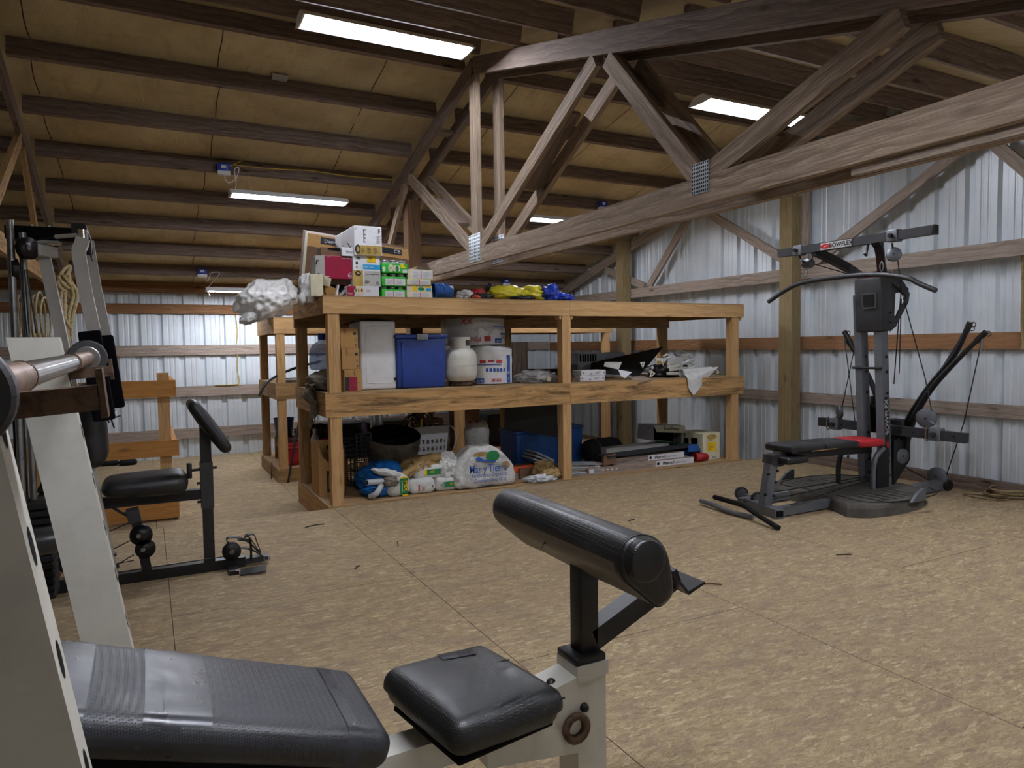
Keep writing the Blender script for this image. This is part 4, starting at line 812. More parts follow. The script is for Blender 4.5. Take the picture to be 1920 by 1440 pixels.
# torn carton standing behind the left post
c0 = zf(600, 934); Y0_, Y1_ = 5.90, 6.20; X0_, X1_ = 1.235, AY(646, 880, Y0_).x; zt = .47
T = thing('torn_carton', 'tall torn brown carton standing behind the left front post', 'box', ((X0_+X1_)/2, 6.05, Z0))
m = MB(); t = .006
def wall(p, q, hs):
    n = len(hs)-1; p, q = V(p), V(q); d = (q-p); nn = V((-d.y, d.x, 0)).normalized()*t; vs = []
    for i, h in enumerate(hs):
        b_ = p+d*i/n; vs += [b_, b_+V((0, 0, h)), b_+nn, b_+nn+V((0, 0, h))]
    fs = []
    for i in range(n): a = 4*i; fs += [(a, a+4, a+5, a+1), (a+2, a+3, a+7, a+6), (a+1, a+5, a+7, a+3)]
    m.add(vs, fs)
wall((X0_, Y0_, Z0), (X1_, Y0_, Z0), [.42, .33, .29, .24, .34, .33, .40]); wall((X1_, Y0_, Z0), (X1_, Y1_, Z0), [.40, .43, .42]); wall((X1_, Y1_, Z0), (X0_, Y1_, Z0), [.42, .44, .43]); wall((X0_, Y1_, Z0), (X0_, Y0_, Z0), [.43, .41, .45, .42])
m.add([(X0_, Y0_, Z0+.002), (X1_, Y0_, Z0+.002), (X1_, Y1_, Z0+.002), (X0_, Y1_, Z0+.002)], [(0, 1, 2, 3)]); part('carton_walls', m, M['card'], T)
F = Fr(X0_, X1_, Z0, Z0+.42, Y0_); panel(T, F, .30, .46, .06, .50, M['ink'], 'printed_band'); txt(T, F, 'Dimensional', .03, .38, .28, M['card'], rot=90, sx=.8)
part('bent_flap', MB().grid(lambda i, j: V((X1_+.03*j*(1-j)*2+.004, Y0_+.10*i, Z0+.02+.40*j)), 2, 6), M['card'], T)
c = AY(590, 815, 6.4)
solo('metal_bottle', MB().lathe([(0, 0), (.032, 0), (.036, .006), (.036, .16), (.028, .19), (.014, .21), (.014, .235), (.017, .24), (.017, .255), (0, .26)], (c.x, 6.4, Z0+.26), n=20), M['silver'], 'silver metal bottle on a black crate behind the torn carton', 'bottle')
def crate(name, label, x0, x1, y0, y1, z0, z1, mat, cat='crate'):
    T = thing(name, label, cat, ((x0+x1)/2, (y0+y1)/2, z0), 'black plastic crates'); fr = MB(); e = .012
    for x in (x0, x1):
        for y in (y0, y1): fr.box(x-e/2, x+e/2, y-e/2, y+e/2, z0, z1)
    for z in (z0+e/2, z1-e/2, (z0+z1)/2):
        for y in (y0, y1): fr.box(x0, x1, y-e/2, y+e/2, z-e/2, z+e/2)
        for x in (x0, x1): fr.box(x-e/2, x+e/2, y0, y1, z-e/2, z+e/2)
    part('frame', fr, mat, T); s = MB()
    n = max(3, int((x1-x0)/.035))
    for i in range(1, n):
        x = x0+(x1-x0)*i/n
        for y in (y0, y1): s.box(x-.003, x+.003, y-.003, y+.003, z0, z1)
    n = max(3, int((z1-z0)/.035))
    for i in range(1, n):
        z = z0+(z1-z0)*i/n
        for y in (y0, y1): s.box(x0, x1, y-.003, y+.003, z-.003, z+.003)
    part('lattice', s, mat, T); part('base', MB().box(x0, x1, y0, y1, z0, z0+.008), mat, T); return T
a, b_ = AY(585, 850, 6.3), AY(648, 850, 6.3); crate('wire_crate', 'dark wire crate behind the left front post', a.x+.10, b_.x+.06, 6.24, 6.50, Z0, Z0+.26, M['gym_dark'])
a, b_ = AY(667, 850, 6.15), AY(697, 850, 6.15); crate('plastic_crate', 'black lattice crate left of the big barrel', a.x, b_.x-.015, 6.12, 6.34, Z0, AY(680, 812, 6.12).z, M['black'])
m = MB()
for i in range(9):
    r = .13-.004*(i % 3); q = V((AY(645, 800, 6.2).x+.06*(random.random()-.5), 6.24+.05*(random.random()-.5), Z0+.29+.028*i)); m.tube([q+V((r*math.cos(k*PI/9), r*.8*math.sin(k*PI/9), .012*math.sin(k*PI/4.5+i))) for k in range(18)], .019, 7, closed=True)
solo('black_hose_coil', m, M['rubber'], 'coil of thick ribbed black hose on the wire crate', 'hose')
c = AY(683, 808, 6.2); solo('purple_funnel', MB().lathe([(0, .11), (.012, .11), (.035, .0), (0, .0)], (c.x, 6.22, AY(680, 815, 6.12).z), n=12), paint('#7d74a8', .5), 'small purple cone standing in the black lattice crate', 'funnel')
# blue tarpaulin
cx = AZ(680, 922, Z0); m = MB().blob(V((1.76, 5.86, Z0+.12)), (.21, .26, .13), .22, 1.8, 5, flat=-.115, crease=.55, seed=51); m.blob(V((1.70, 5.70, Z0+.05)), (.16, .12, .055), .25, 2.4, 4, flat=-.048, crease=.5, seed=52)
solo('blue_tarp', m, M['tarp_cyan'], 'folded bright blue tarpaulin on the bottom shelf beside the left post', 'tarp')
# large black barrel tipped towards the camera
a, b_ = AY(694, 822, 6.05), AY(793, 822, 6.05); R_ = (b_.x-a.x)/2; ax = V((-.02, -.30, 1)).normalized(); top = V(((a.x+b_.x)/2, 6.15, AY(743, 816, 6.1).z)); hh = .42; bt = top-ax*hh
T = thing('barrel', 'big weathered gray barrel with open dark mouth on the bottom shelf', 'barrel', (bt.x, bt.y, Z0))
part('barrel_body', MB().lathe([(0, .03), (R_*.80, .03), (R_*.84, .05), (R_*.93, hh*.6), (R_*.97, hh*.8), (R_, hh), (R_*.965, hh), (R_*.93, hh*.8), (R_*.80, .06), (0, .06)], bt, ax, 40), M['black_matte'], T)
part('staves', MB().lathe([(R_*.945, hh*.60), (R_*.99, hh*.8), (R_*1.012, hh*.995), (R_*1.0, hh*1.003)], bt, ax, 40), paint('#5d5548', .85, 0, .3, 9, .1, .3, 30), T); part('barrel_skin', MB().lathe([(R_*.81, .03), (R_*.85, .05), (R_*.945, hh*.61)], bt, ax, 40), paint('#4b443a', .85, 0, .3, 9, .1, .3, 30), T)
part('barrel_wedge', MB().box(bt.x-.12, bt.x+.12, bt.y+.14, bt.y+.24, Z0, Z0+.06), M['card_dark'], T)
# laundry basket
x0, x1, za, zb = rect(790, 801, 841, 849, 6.28); z0_ = AZ(812, 851, Z0).z; x0 -= .05; T = thing('laundry_basket', 'white perforated laundry basket filled with gray cables', 'basket', ((x0+x1)/2, 6.4, Z0)); z0_ = Z0+.13
m = MB(); hx, hz = x1-x0, zb-z0_; rows = 3; colsn = 7; e = .0
def holes(P_):                                   # a wall with rows of round-cornered triangular openings
    nu, nv = colsn*10, 44; vs = [P_(i/nu, j/nv) for i in range(nu+1) for j in range(nv+1)]; fs = []
    for i in range(nu):
        for j in range(nv):
            u = (i+.5)/nu*colsn; v = (j+.5)/nv; k = (v-.10)/.2; r_ = int(k)
            if 0 <= k < rows and .25 < k % 1 < .80 and .5 < u < colsn-.5:
                if abs(u % 1-.5) < .30*(.35+(k % 1 if (int(u)+r_) % 2 else 1-k % 1)): continue
            fs.append((i*(nv+1)+j, (i+1)*(nv+1)+j, (i+1)*(nv+1)+j+1, i*(nv+1)+j+1))
    m.add(vs, fs)
tpx = lambda v: .02*(1-v)
holes(lambda u, v: V((x0+tpx(v)+(hx-2*tpx(v))*u, 6.28+tpx(v), z0_+hz*v))); holes(lambda u, v: V((x1-tpx(v), 6.28+tpx(v)+(.24-2*tpx(v))*u, z0_+hz*v))); holes(lambda u, v: V((x0+tpx(v), 6.28+tpx(v)+(.24-2*tpx(v))*u, z0_+hz*v))); holes(lambda u, v: V((x0+tpx(v)+(hx-2*tpx(v))*u, 6.52-tpx(v), z0_+hz*v)))
m.add([(x0+.02, 6.30, z0_), (x1-.02, 6.30, z0_), (x1-.02, 6.50, z0_), (x0+.02, 6.50, z0_)], [(0, 1, 2, 3)]); part('basket_walls', m, M['white_plastic'], T)
part('rim', MB().tube([(x0, 6.28, zb), (x1, 6.28, zb), (x1, 6.52, zb), (x0, 6.52, zb)], .011, 8, closed=True), M['white_plastic'], T)
m = MB()
for i in range(7): m.tube([V((x0+hx*.5+(.06+.01*i)*math.cos(k*PI/8), 6.40+.07*math.sin(k*PI/8), zb+.005*i-.03+.02*math.sin(k*PI/8+i))) for k in range(16)], .007, 6, closed=True)
solo('gray_cable_coil', m, M['gray_plastic'], 'coil of gray cable lying in the white laundry basket', 'cable')
solo('white_cable', MB().tube(smooth_path([(x1-.03, 6.35, zb+.02), (x1+.035, 6.25, zb-.01), (x1+.065, 6.24, zb-.10), (x1+.05, 6.24, zb-.17), (x1+.0, 6.26, z0_+.02)]), .0055, 6), M['white_plastic'], 'white cable hanging down the right side of the laundry basket', 'cable')
solo('basket_stand', MB().box(x0-.05, x1+.12, 6.27, 6.53, Z0, z0_-.001), M['card_dark'], 'low brown box under the laundry basket', 'box')
m = MB()
for i, (px, py, r) in enumerate(((772, 800, .11), (785, 795, .12), (793, 790, .105), (780, 803, .09))):
    q = AY(px, py, 6.44); m.tube([q+V((r*math.cos(k*PI/10), .03*math.sin(k*PI/5+i), r*math.sin(k*PI/10)*1.0)) for k in range(20)], .008, 6, closed=True)
solo('black_cable_coils', m, M['cable'], 'upright loops of black cable behind the barrel rim', 'cable')
q = AY(790, 800, 6.30); solo('yellow_plug', MB().tube([q, q+V((.004, 0, .07))], .010, 8), M['yellow'], 'yellow plug sticking up between barrel and laundry basket', 'plug')
q = AY(775, 785, 6.5); solo('copper_pipe', MB().tube([q+V((-.03, 0, -.12)), q+V((.03, 0, .06))], .014, 8), M['rust_chrome'], 'short copper colored pipe leaning inside the black cable loops', 'pipe')
for px, lb in ((700, 'left of two shiny steel pipes standing behind the barrel'), (712, 'right of two shiny steel pipes standing behind the barrel')):
    q = AY(px, 790, 6.58); solo('steel_pipe', MB().tube([(q.x, 6.58, Z0), (q.x, 6.58, .69)], .030, 14), M['silver'], lb, 'pipe', 'steel pipes behind the barrel')
# brown canvas bag
cb = V((AY(783, 870, 5.85).x, 5.78, Z0+.125)); m = MB().blob(cb, (.27, .14, .165), .16, 1.5, 5, flat=-.12, crease=.35, seed=61, R=ry(-.28)); cuff = MB()
a = AY(820, 858, 5.66); cuff.tube(smooth_path([a+V((-.20, .03, -.06)), a+V((-.1, .02, -.02)), a+V((-.03, 0, .0)), a+V((.03, -.02, .005))]), [.045, .042, .04, .046, .045, .04, .038, .042, .045, .04, .042, .046, .047][:13], 12, caps=False)
fold = MB().blob(AY(775, 880, 5.66), (.16, .06, .035), .4, 3, 4, crease=.8, seed=64, R=ry(-.45)); fold.blob(AY(800, 873, 5.66), (.09, .05, .04), .4, 3, 4, crease=.8, seed=65)
lump('canvas_bag', 'rumpled brown canvas bag in front of the barrel', 'bag', [('bag_body', m, M['brown_cloth']), ('open_cuff', cuff, M['tan_cloth']), ('folded_edge', fold, M['tan_cloth'])], (cb.x, 5.9, Z0))
# potting mix bags
def sackbox(name, label, px, Y, dep, z0, fn, group='white product bags', mat=None):
    x0, x1, za, zb = rect(*px, Y); h = zb-z0; c = V(((x0+x1)/2, Y+dep/2, z0+h/2)); T = thing(name, label, 'bag', (c.x, c.y, z0), group); rnd = random.random()*9
    part('bag_body', MB().rbox(c, ((x1-x0)/2, dep/2, h/2), h*.30, seg=4, mid=6, puff=.0, f=lambda p: p*(1+.05*noise.noise(p*16+V((rnd, 0, 0))))), mat or M['sack'], T)
    fn(T, Fr(x0, x1, z0, zb, Y-.004)); return zb
def f_mix(T, F):
    panel(T, F, .52, .88, .1, .86, M['green_ink'], 'green_label'); panel(T, F, .62, .86, .02, .14, M['yellow'], 'yellow_label'); txt(T, F, 'MIX', .052, .77, .5, M['yellow'], rot=-90, bold=.001); panel(T, F, .60, .63, .25, .75, M['paper'], 'pale_print', .003); shape(T, F, [(.5, .86), (.9, .86), (.7, .97)], M['yellow'], 'yellow_leaf')
    panel(T, F, .20, .32, .06, .2, M['gray_plastic'], 'printed_mark')
    e = F.p(.55, 1, -.03); part('folded_top', MB().blob(e+V((-.08, .04, .02)), (.13, .05, .028), .3, 2.5, 4, crease=.7, seed=70, R=ry(.28)), M['sack'], T)
sackbox('mix_bag', 'upright white bag with green MIX label beside the plastic pipes', (727, 892, 770, 932), 5.55, .12, Z0, f_mix)
def f_bar(T, F): bars(T, F, .45, .62, .25, .55, 3, M['ink'], False); panel(T, F, .30, .36, .2, .62, M['red_ink'], 'red_print'); panel(T, F, .80, .96, .3, .6, M['paper'], 'paper_tag'); bars(T, F, .84, .92, .36, .54, 3, M['ink'])
def f_lbl(fl):
    def g(T, F):
        u = (lambda a: 1-a) if fl else (lambda a: a); lo, hi = sorted((u(.34), u(.78))); panel(T, F, lo, hi, .28, .68, M['green_ink'], 'green_label'); lo, hi = sorted((u(.26), u(.34))); panel(T, F, lo, hi, .3, .66, M['yellow'], 'yellow_label'); txt(T, F, 'MIX', .022, .5, .5, M['yellow'], bold=.0005)
        shape(T, F, [(u(.74), .68), (u(.9), .48), (u(.74), .28)][:: 1 if not fl else -1], M['gray_plastic'], 'picture')
    return g
zs = sackbox('product_bag', 'plump white bag with barcode, left of the lower two white bags', (770, 898, 817, 928), 5.56, .14, Z0, f_bar)
zs2 = sackbox('product_bag', 'plump white bag with green label, right of the lower two white bags', (818, 894, 875, 924), 5.57, .14, Z0, f_lbl(True))
sackbox('product_bag', 'plump white bag with green label lying on top of two others', (778, 871, 842, 900), 5.60, .15, max(zs, zs2)-.015, f_lbl(False))
# white plastic pipes
T = thing('pipe_joint', 'gray plastic pipes with rag wrapped joint lying at the shelf edge', 'pipe', zf(700, 930)); a, b_, c_ = AY(688, 905, 5.56), AY(722, 902, 5.60), zf(690, 937)
part('pipe', MB().tube([a, b_], .024, 14), M['pvc'], T); part('pipe_mouth', MB().disc(a+V((-.001, -.002, 0)), a-b_, .017, .004, 14), M['ink'], T); part('pipe', MB().tube(smooth_path([AY(716, 908, 5.60), AY(706, 925, 5.52), V((c_.x+.02, c_.y, Z0+.024))]), .023, 14), M['pvc'], T)
part('rag', MB().blob(AY(733, 903, 5.575), (.06, .04, .04), .4, 3, 4, crease=.8, seed=72), M['gray_cloth'], T)
solo('leather_boot', MB().blob(V((AY(705, 885, 5.9).x, 5.92, Z0+.13)), (.16, .08, .07), .2, 1.5, 4, R=ry(.7)), M['card_dark'], 'dark brown leather roll lying over the blue tarpaulin', 'leather roll')
# woven sacks
x0, x1, za, zb = rect(858, 838, 968, 922, 5.50); c = V(((x0+x1)/2, 5.64, Z0)); T = thing('fertilizer_sack', 'large white woven sack with blue lettering at the shelf edge', 'sack', c, 'woven white sacks'); h = zb-Z0; hw = (x1-x0)/2
def sf(p):
    k = (p.z/h+.5); wdt = 1.06-.10*k-.95*max(0, k-.42)**1.35*1.25; return V((p.x*wdt+.03*(k > .6)*(k-.6)*-1, p.y*(1.1-.5*k), p.z+.010*noise.noise(V((p.x*14, p.y*14, 3)))))*(1+.04*noise.noise(p*9+V((3, 1, 2))))
def sf2(p): q = sf(p); q.y += .012*(1-2*abs(noise.noise(V((q.x*11, q.y*4, q.z*15)))))+.008*noise.noise(V((q.x*30, 1, q.z*30))); return q
part('sack_body', MB().rbox(c+V((0, 0, h/2)), (hw, .13, h/2), .055, seg=4, mid=22, f=sf2), M['woven'], T); F = Fr(x0, x1, Z0, zb, 5.50-.014)
txt(T, F, 'Mar y Tierra', .098, .50, .48, M['ink_blue'], bold=.001, sx=.72); txt(T, F, 'Fertilizantes Organicos', .05, .52, .325, M['ink_blue'], sx=.72); txt(T, F, 'Contenido Neto 45 kg.', .045, .54, .20, M['ink_blue'], sx=.74); bars(T, F, .38, .72, .075, .105, 1, M['ink_blue'], False, 'small_print')
F2 = Fr(x0, x1, Z0, zb, 5.50+.012); shape(T, F2, oval(.60, .76, .115, .135), M['green_ink'], 'green_circle', .0045); shape(T, F2, [(.30, .73), (.33, .68), (.45, .64), (.62, .60), (.66, .64), (.56, .66), (.44, .70), (.36, .78)], M['ink_blue'], 'blue_swoosh', .006)
shape(T, F2, oval(.40, .83, .13, .06), M['tan_cloth'], 'brown_stain', .0035); shape(T, F, oval(.80, .52, .075, .10), M['tan_cloth'], 'brown_stain', .0005)
part('side_fold', MB().blob(V((x0-.04, 5.68, Z0+.17)), (.11, .09, .13), .3, 2, 5, flat=-.16, crease=.7, seed=81), M['woven'], T)
x0, x1, za, zb = rect(879, 792, 921, 842, 6.2); zb_ = Z0+.12
T = thing('woven_sack', 'smaller standing woven sack with open rolled mouth behind the lettered sack', 'sack', ((x0+x1)/2, 6.26, zb_), 'woven white sacks'); hw = (x1-x0)/2; cc = V(((x0+x1)/2, 6.28, zb_)); hh = zb-zb_
m = MB().lathe([(0, 0), (hw*.9, 0), (hw, .04), (hw*.98, hh*.5), (hw*1.05, hh*.75), (hw*.9, hh*.9), (hw*.72, hh), (hw*.6, hh*.97), (hw*.5, hh*.85), (0, hh*.8)], (0, 0, 0), n=36); m.v = [v*(1+.09*noise.noise(v*24))+cc+V((0, 0, .02*noise.noise(v*30))) for v in m.v]; part('sack_body', m, M['woven'], T)
part('orange_trim', MB().tube([cc+V((hw*.66*math.cos(k*PI/8), hw*.66*math.sin(k*PI/8), hh+.006*math.sin(k*2))) for k in range(12)], .006, 6), M['orange'], T)
solo('brown_box', MB().box(AY(868, 850, 6.18).x, AY(925, 850, 6.18).x, 6.19, 6.40, Z0, Z0+.118), M['card_dark'], 'low brown box under the smaller woven sack', 'box')
for i, (px, lb) in enumerate(((888, 'dark brown carton stacked high behind the woven sack'), (925, 'maroon brown carton at the back between the woven sack and post'))):
    x = AY(px, 800, 6.9).x; solo('dark_carton', MB().rbox((x+.25*i-.05, 8.15, -.028+.2+.06*i), (.15, .14, .2+.06*i), .006), M['card_dark'], lb, 'box', 'dark cartons at the back')
# black sheet sagging from the mid shelf, blue tote, foam
a = AY(948, 768, 5.95); b2 = AY(1046, 768, 5.75)
m = slab([(AY(948, 800, 6.1).x, 6.1, AY(948, 803, 6.1).z), (AY(1046, 820, 5.8).x-.005, 5.8, AY(1044, 820, 5.8).z), (AY(1046, 765, 5.8).x-.005, 5.8, .69), (AY(948, 765, 6.1).x, 6.1, .69)], .01)
solo('black_liner', m, M['black'], 'glossy black sheet hanging under the middle shelf beside the center post', 'sheet')
tote((967, 806, 1063, 866), 6.05, .40, M['navy'], 'dark blue storage tote behind the center post under the black sheet', Z0, False)
tote((1060, 798, 1095, 860), 6.18, .36, M['navy'], 'tall teal blue storage tote right of the center post', Z0, False)
z = Z0+.10
for i, lb in enumerate(('lowest of the gray foam sheets beside the center post', 'middle of the gray foam sheets beside the center post', 'topmost of the gray foam sheets beside the center post')):
    x0 = AY(1000+3*i, 860, 5.75).x; q = [(x0, 5.75, z+.06), (3.34, 5.62, z+.01-.01*i), (3.34, 5.95, z+.01-.01*i), (x0, 5.98, z+.06)]; solo('foam_sheet', slab(q, .018), M['gray_plastic'], lb, 'foam', 'gray foam sheets'); z += .03
solo('foam_prop', MB().box(3.02, 3.33, 5.70, 5.96, Z0, Z0+.098), M['card_dark'], 'low brown box under the gray foam sheets', 'box')
a, b_ = AY(966, 884, 5.72), AY(1003, 876, 5.80); solo('orange_level', MB().bar((a.x-.06, 5.74, Z0+.085), (b_.x+.05, 5.78, Z0+.085), .05, .05), M['orange'], 'orange red bar lying behind the tan rags', 'bar'); solo('gray_plank', MB().bar((a.x-.08, 5.80, Z0+.03), (b_.x+.12, 5.82, Z0+.03), .16, .055), M['gray_wood'], 'gray plank under the orange red bar', 'plank')
lump('tan_rags', 'tan cloth rag heap leaning at the foot of the center post', 'rags', [('tan_rag', MB().blob(V((AY(1022, 890, 5.62).x, 5.63, Z0+.075)), (.11, .08, .085), .3, 2.2, 5, flat=-.07, crease=.8, seed=91), M['brown_cloth']), ('tan_rag', MB().blob(V((AY(1032, 893, 5.56).x, 5.56, Z0+.05)), (.10, .06, .05), .35, 2.6, 4, flat=-.045, crease=.8, seed=92), M['tan_cloth'])], (3.2, 5.6, Z0))
solo('crumpled_paper', MB().blob(V((AY(1014, 900, 5.53).x, 5.535, Z0+.024)), (.13, .06, .028), .5, 3.2, 5, flat=-.022, crease=1.0, seed=95), M['paper'], 'crumpled white and black paper in front of the tan rags', 'paper')
# ---- far bay of the bottom shelf
q = [AY(1090, 835, 6.1), AY(1160, 845, 6.1)]; r = .13
T = thing('black_tank', 'dull black cylinder lying on its side behind the flooring boxes', 'tank', (q[0].x+.2, 6.1, Z0)); A = V((q[0].x, 6.05, Z0+r+.002)); ax = V((1, .10, 0)).normalized()
part('tank_body', MB().lathe([(0, 0), (r*.5, .005), (r*.9, .05), (r, .10), (r, .36), (r*.9, .43), (r*.4, .46), (0, .462)], A, ax, 32), M['rubber'], T); part('band', MB().lathe([(r*1.01, .12), (r*1.02, .13), (r*1.01, .14)], A, ax, 32), M['gym_dark'], T)
z = Z0
for i in range(7):
    lb = ['lowest', 'second', 'third', 'fourth', 'fifth', 'sixth', 'topmost'][i]+' of the loose gray flooring planks right of the center post'; x = 3.47+.05*random.random(); L = .30+.07*(i % 3)
    solo('flooring_plank', MB().bar((x, 5.66+.02*i, z+.007), (x+L, 5.62+.02*(i % 3), z+.007), .14, .012), M[('gray_plastic', 'enamel_gray', 'gray_wood')[i % 3]], lb, 'plank', 'loose flooring planks'); z += .0145
def floor_box(a, b, Y, z0, h, dep, label, white0, nm='flooring_box', gray=M['gray_wood'], tilt=0):
    A, B = AY(*a, Y), AY(*b, Y); T = thing(nm, label, 'box', ((A.x+B.x)/2, Y+dep/2, z0), 'flooring boxes'); part('carton_body', MB().bar((A.x, Y+dep/2, z0+h/2), (B.x, Y+dep/2, z0+h/2+tilt), dep, h), gray, T); F = Fr(A.x, B.x, z0, z0+h, Y)
    if white0 is not None:
        panel(T, F, white0, .995, .05, .97, M['paper'], 'white_label'); txt(T, F, 'lifeproof', .042, white0+.32*(1-white0), .5, M['ink'], bold=.0008); panel(T, F, white0+.03*(1-white0), white0+.09*(1-white0), .3, .72, M['ink'], 'square_logo'); bars(T, F, white0+(1-white0)*.48, .95, .35, .6, 2, M['steel'], False, 'small_print')
    return T, F
T, F = floor_box((1103, 872), (1301, 864), 5.56, Z0, .062, .20, 'long flooring box with white end label, lowest of the pile', .62)
panel(T, F, .01, .05, .2, .8, M['paper'], 'paper_label'); 
for k, (u, c_) in enumerate(((.08, 'sky'), (.105, 'gold'), (.13, 'paper'), (.17, 'paper'), (.21, 'paper'), (.25, 'paper'))): shape(T, F, oval(u, .5, .009, .13, 10), M[c_], 'printed_dot')
T2, F2 = floor_box((1150, 866), (1283, 856), 5.60, Z0+.063, .058, .20, 'flooring box with white end label, on the lowest one', .48)
floor_box((1137, 850), (1255, 836), 5.84, Z0+.10, .085, .16, 'plain gray flooring box at the back of the pile', None, gray=M['enamel_gray'])
solo('box_prop', MB().box(AY(1150, 850, 5.9).x, AY(1240, 850, 5.9).x, 5.85, 5.98, Z0, Z0+.099), M['card_dark'], 'dark carton holding up the plain gray flooring box', 'box')
T = thing('open_flooring_box', 'opened dark flooring sleeve with brown end lying on the white labelled boxes', 'box', (AY(1190, 855, 5.62).x, 5.7, Z0+.123)); a, b_ = AY(1128, 866, 5.58), AY(1305, 850, 5.66); zz_ = Z0+.125
part('sleeve', MB().bar((a.x+.04, 5.62, zz_+.03), (b_.x, 5.72, zz_+.035), .17, .012), M['ink'], T); part('sleeve_end', slab([(a.x, 5.56, Z0+.07), (a.x+.16, 5.56, Z0+.085), (a.x+.15, 5.57, zz_+.055), (a.x+.015, 5.57, zz_+.035)], .01), M['card_dark'], T); part('blue_flap', slab([(b_.x-.18, 5.58, zz_-.01), (b_.x, 5.60, zz_-.02), (b_.x+.0, 5.64, zz_+.05), (b_.x-.12, 5.64, zz_+.05)], .006), M['navy'], T)
x0, x1, za, zb = rect(1217, 797, 1288, 832, 5.95); c = V(((x0+x1)/2, 6.02, (za+zb)/2)); T = thing('appliance_box', 'open green and black appliance box tipped over at the back', 'box', (c.x, 6.0, Z0))
Rm = ry(.10); hx, hz, dy = (x1-x0)/2, (zb-za)/2, .13; L_ = lambda x, y, z_: c+Rm @ V((x*hx, y*dy, z_*hz))
part('box_walls', MB().add([L_(-1, -1, .9), L_(.65, -1, 1), L_(1, 1, 1), L_(-1, 1, .9), L_(-.9, -1, -.7), L_(.75, -1, -1), L_(1, 1, -1), L_(-1, 1, -.7)], [(0, 1, 2, 3), (4, 7, 6, 5), (0, 3, 7, 4), (1, 5, 6, 2), (3, 2, 6, 7)]), M['gray_plastic'], T)
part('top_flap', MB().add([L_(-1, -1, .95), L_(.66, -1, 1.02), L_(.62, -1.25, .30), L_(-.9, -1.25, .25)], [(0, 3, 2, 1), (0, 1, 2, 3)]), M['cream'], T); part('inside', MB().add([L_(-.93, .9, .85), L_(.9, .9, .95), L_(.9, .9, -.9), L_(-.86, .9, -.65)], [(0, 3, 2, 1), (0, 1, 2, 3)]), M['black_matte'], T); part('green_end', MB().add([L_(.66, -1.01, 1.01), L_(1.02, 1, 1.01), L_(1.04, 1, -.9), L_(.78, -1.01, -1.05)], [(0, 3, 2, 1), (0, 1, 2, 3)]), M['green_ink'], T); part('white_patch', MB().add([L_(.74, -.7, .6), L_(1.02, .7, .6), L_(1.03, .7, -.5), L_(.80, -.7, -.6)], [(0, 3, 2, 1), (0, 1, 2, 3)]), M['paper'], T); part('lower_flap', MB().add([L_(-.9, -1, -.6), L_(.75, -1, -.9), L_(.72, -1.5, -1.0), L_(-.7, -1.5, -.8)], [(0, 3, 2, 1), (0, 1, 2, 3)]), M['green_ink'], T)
lettering('lettering', 'FoodSaver', .052, L_(-.1, -1.135, .66), (1, 0, -.1), (0, .32, 1), M['ink'], T, bold=.0008)
solo('box_prop', MB().box(x0+.04, x1-.02, 5.93, 6.14, Z0, za-.012), M['card_dark'], 'dark carton under the green appliance box', 'box')
T, F = carton('device_box', 'white box with gold print standing beside the right shelf post', 'box', (1318, 812, 1350, 858), 5.62, .34, M['cream'], Z0)
panel(T, F, .25, .75, .32, .66, M['yellow'], 'yellow_panel'); shape(T, F, oval(.5, .86, .28, .1), M['gold'], 'gold_emblem'); bars(T, F, .28, .72, .70, .75, 1, M['ink'], False, 'small_print'); bars(T, F, .3, .7, .38, .6, 4, M['gold'], False, 'small_print'); panel(T, F, .5, .85, .04, .14, M['paper'], 'paper_label'); bars(T, F, .55, .8, .05, .13, 5, M['ink'])
x = F.x0-.0015
for v0, v1, y0, y1, mt in ((.55, .8, 5.70, 5.80, 'ink'), (.2, .45, 5.66, 5.74, 'gold'), (.5, .75, 5.84, 5.92, 'gold'), (.15, .4, 5.82, 5.9, 'ink')): part('printed_panel', MB().add([(x, y1, Z0+(F.z1-Z0)*v0), (x, y0, Z0+(F.z1-Z0)*v0), (x, y0, Z0+(F.z1-Z0)*v1), (x, y1, Z0+(F.z1-Z0)*v1)], [(0, 1, 2, 3), (3, 2, 1, 0)]), M[mt], T)
solo('blue_foil_bag', MB().blob(V((AY(1300, 852, 5.72).x, 5.76, Z0+.10)), (.15, .07, .05), .35, 2.5, 5, crease=.8, seed=101, R=ry(-.22)), M['navy'], 'shiny dark blue bag draped over the flooring boxes', 'bag')
a = AY(1306, 856, 5.60); T = thing('red_cup', 'red plastic cup lying on its side beside the white device box', 'cup', (a.x+.07, 5.62, Z0)); part('cup_body', MB().lathe([(0, .155), (.036, .155), (.038, .15), (.050, 0), (.047, 0), (.034, .148), (0, .148)], (a.x-.03, 5.60, Z0+.052), (1, -.12, -.05), 24), M['red_plastic'], T)

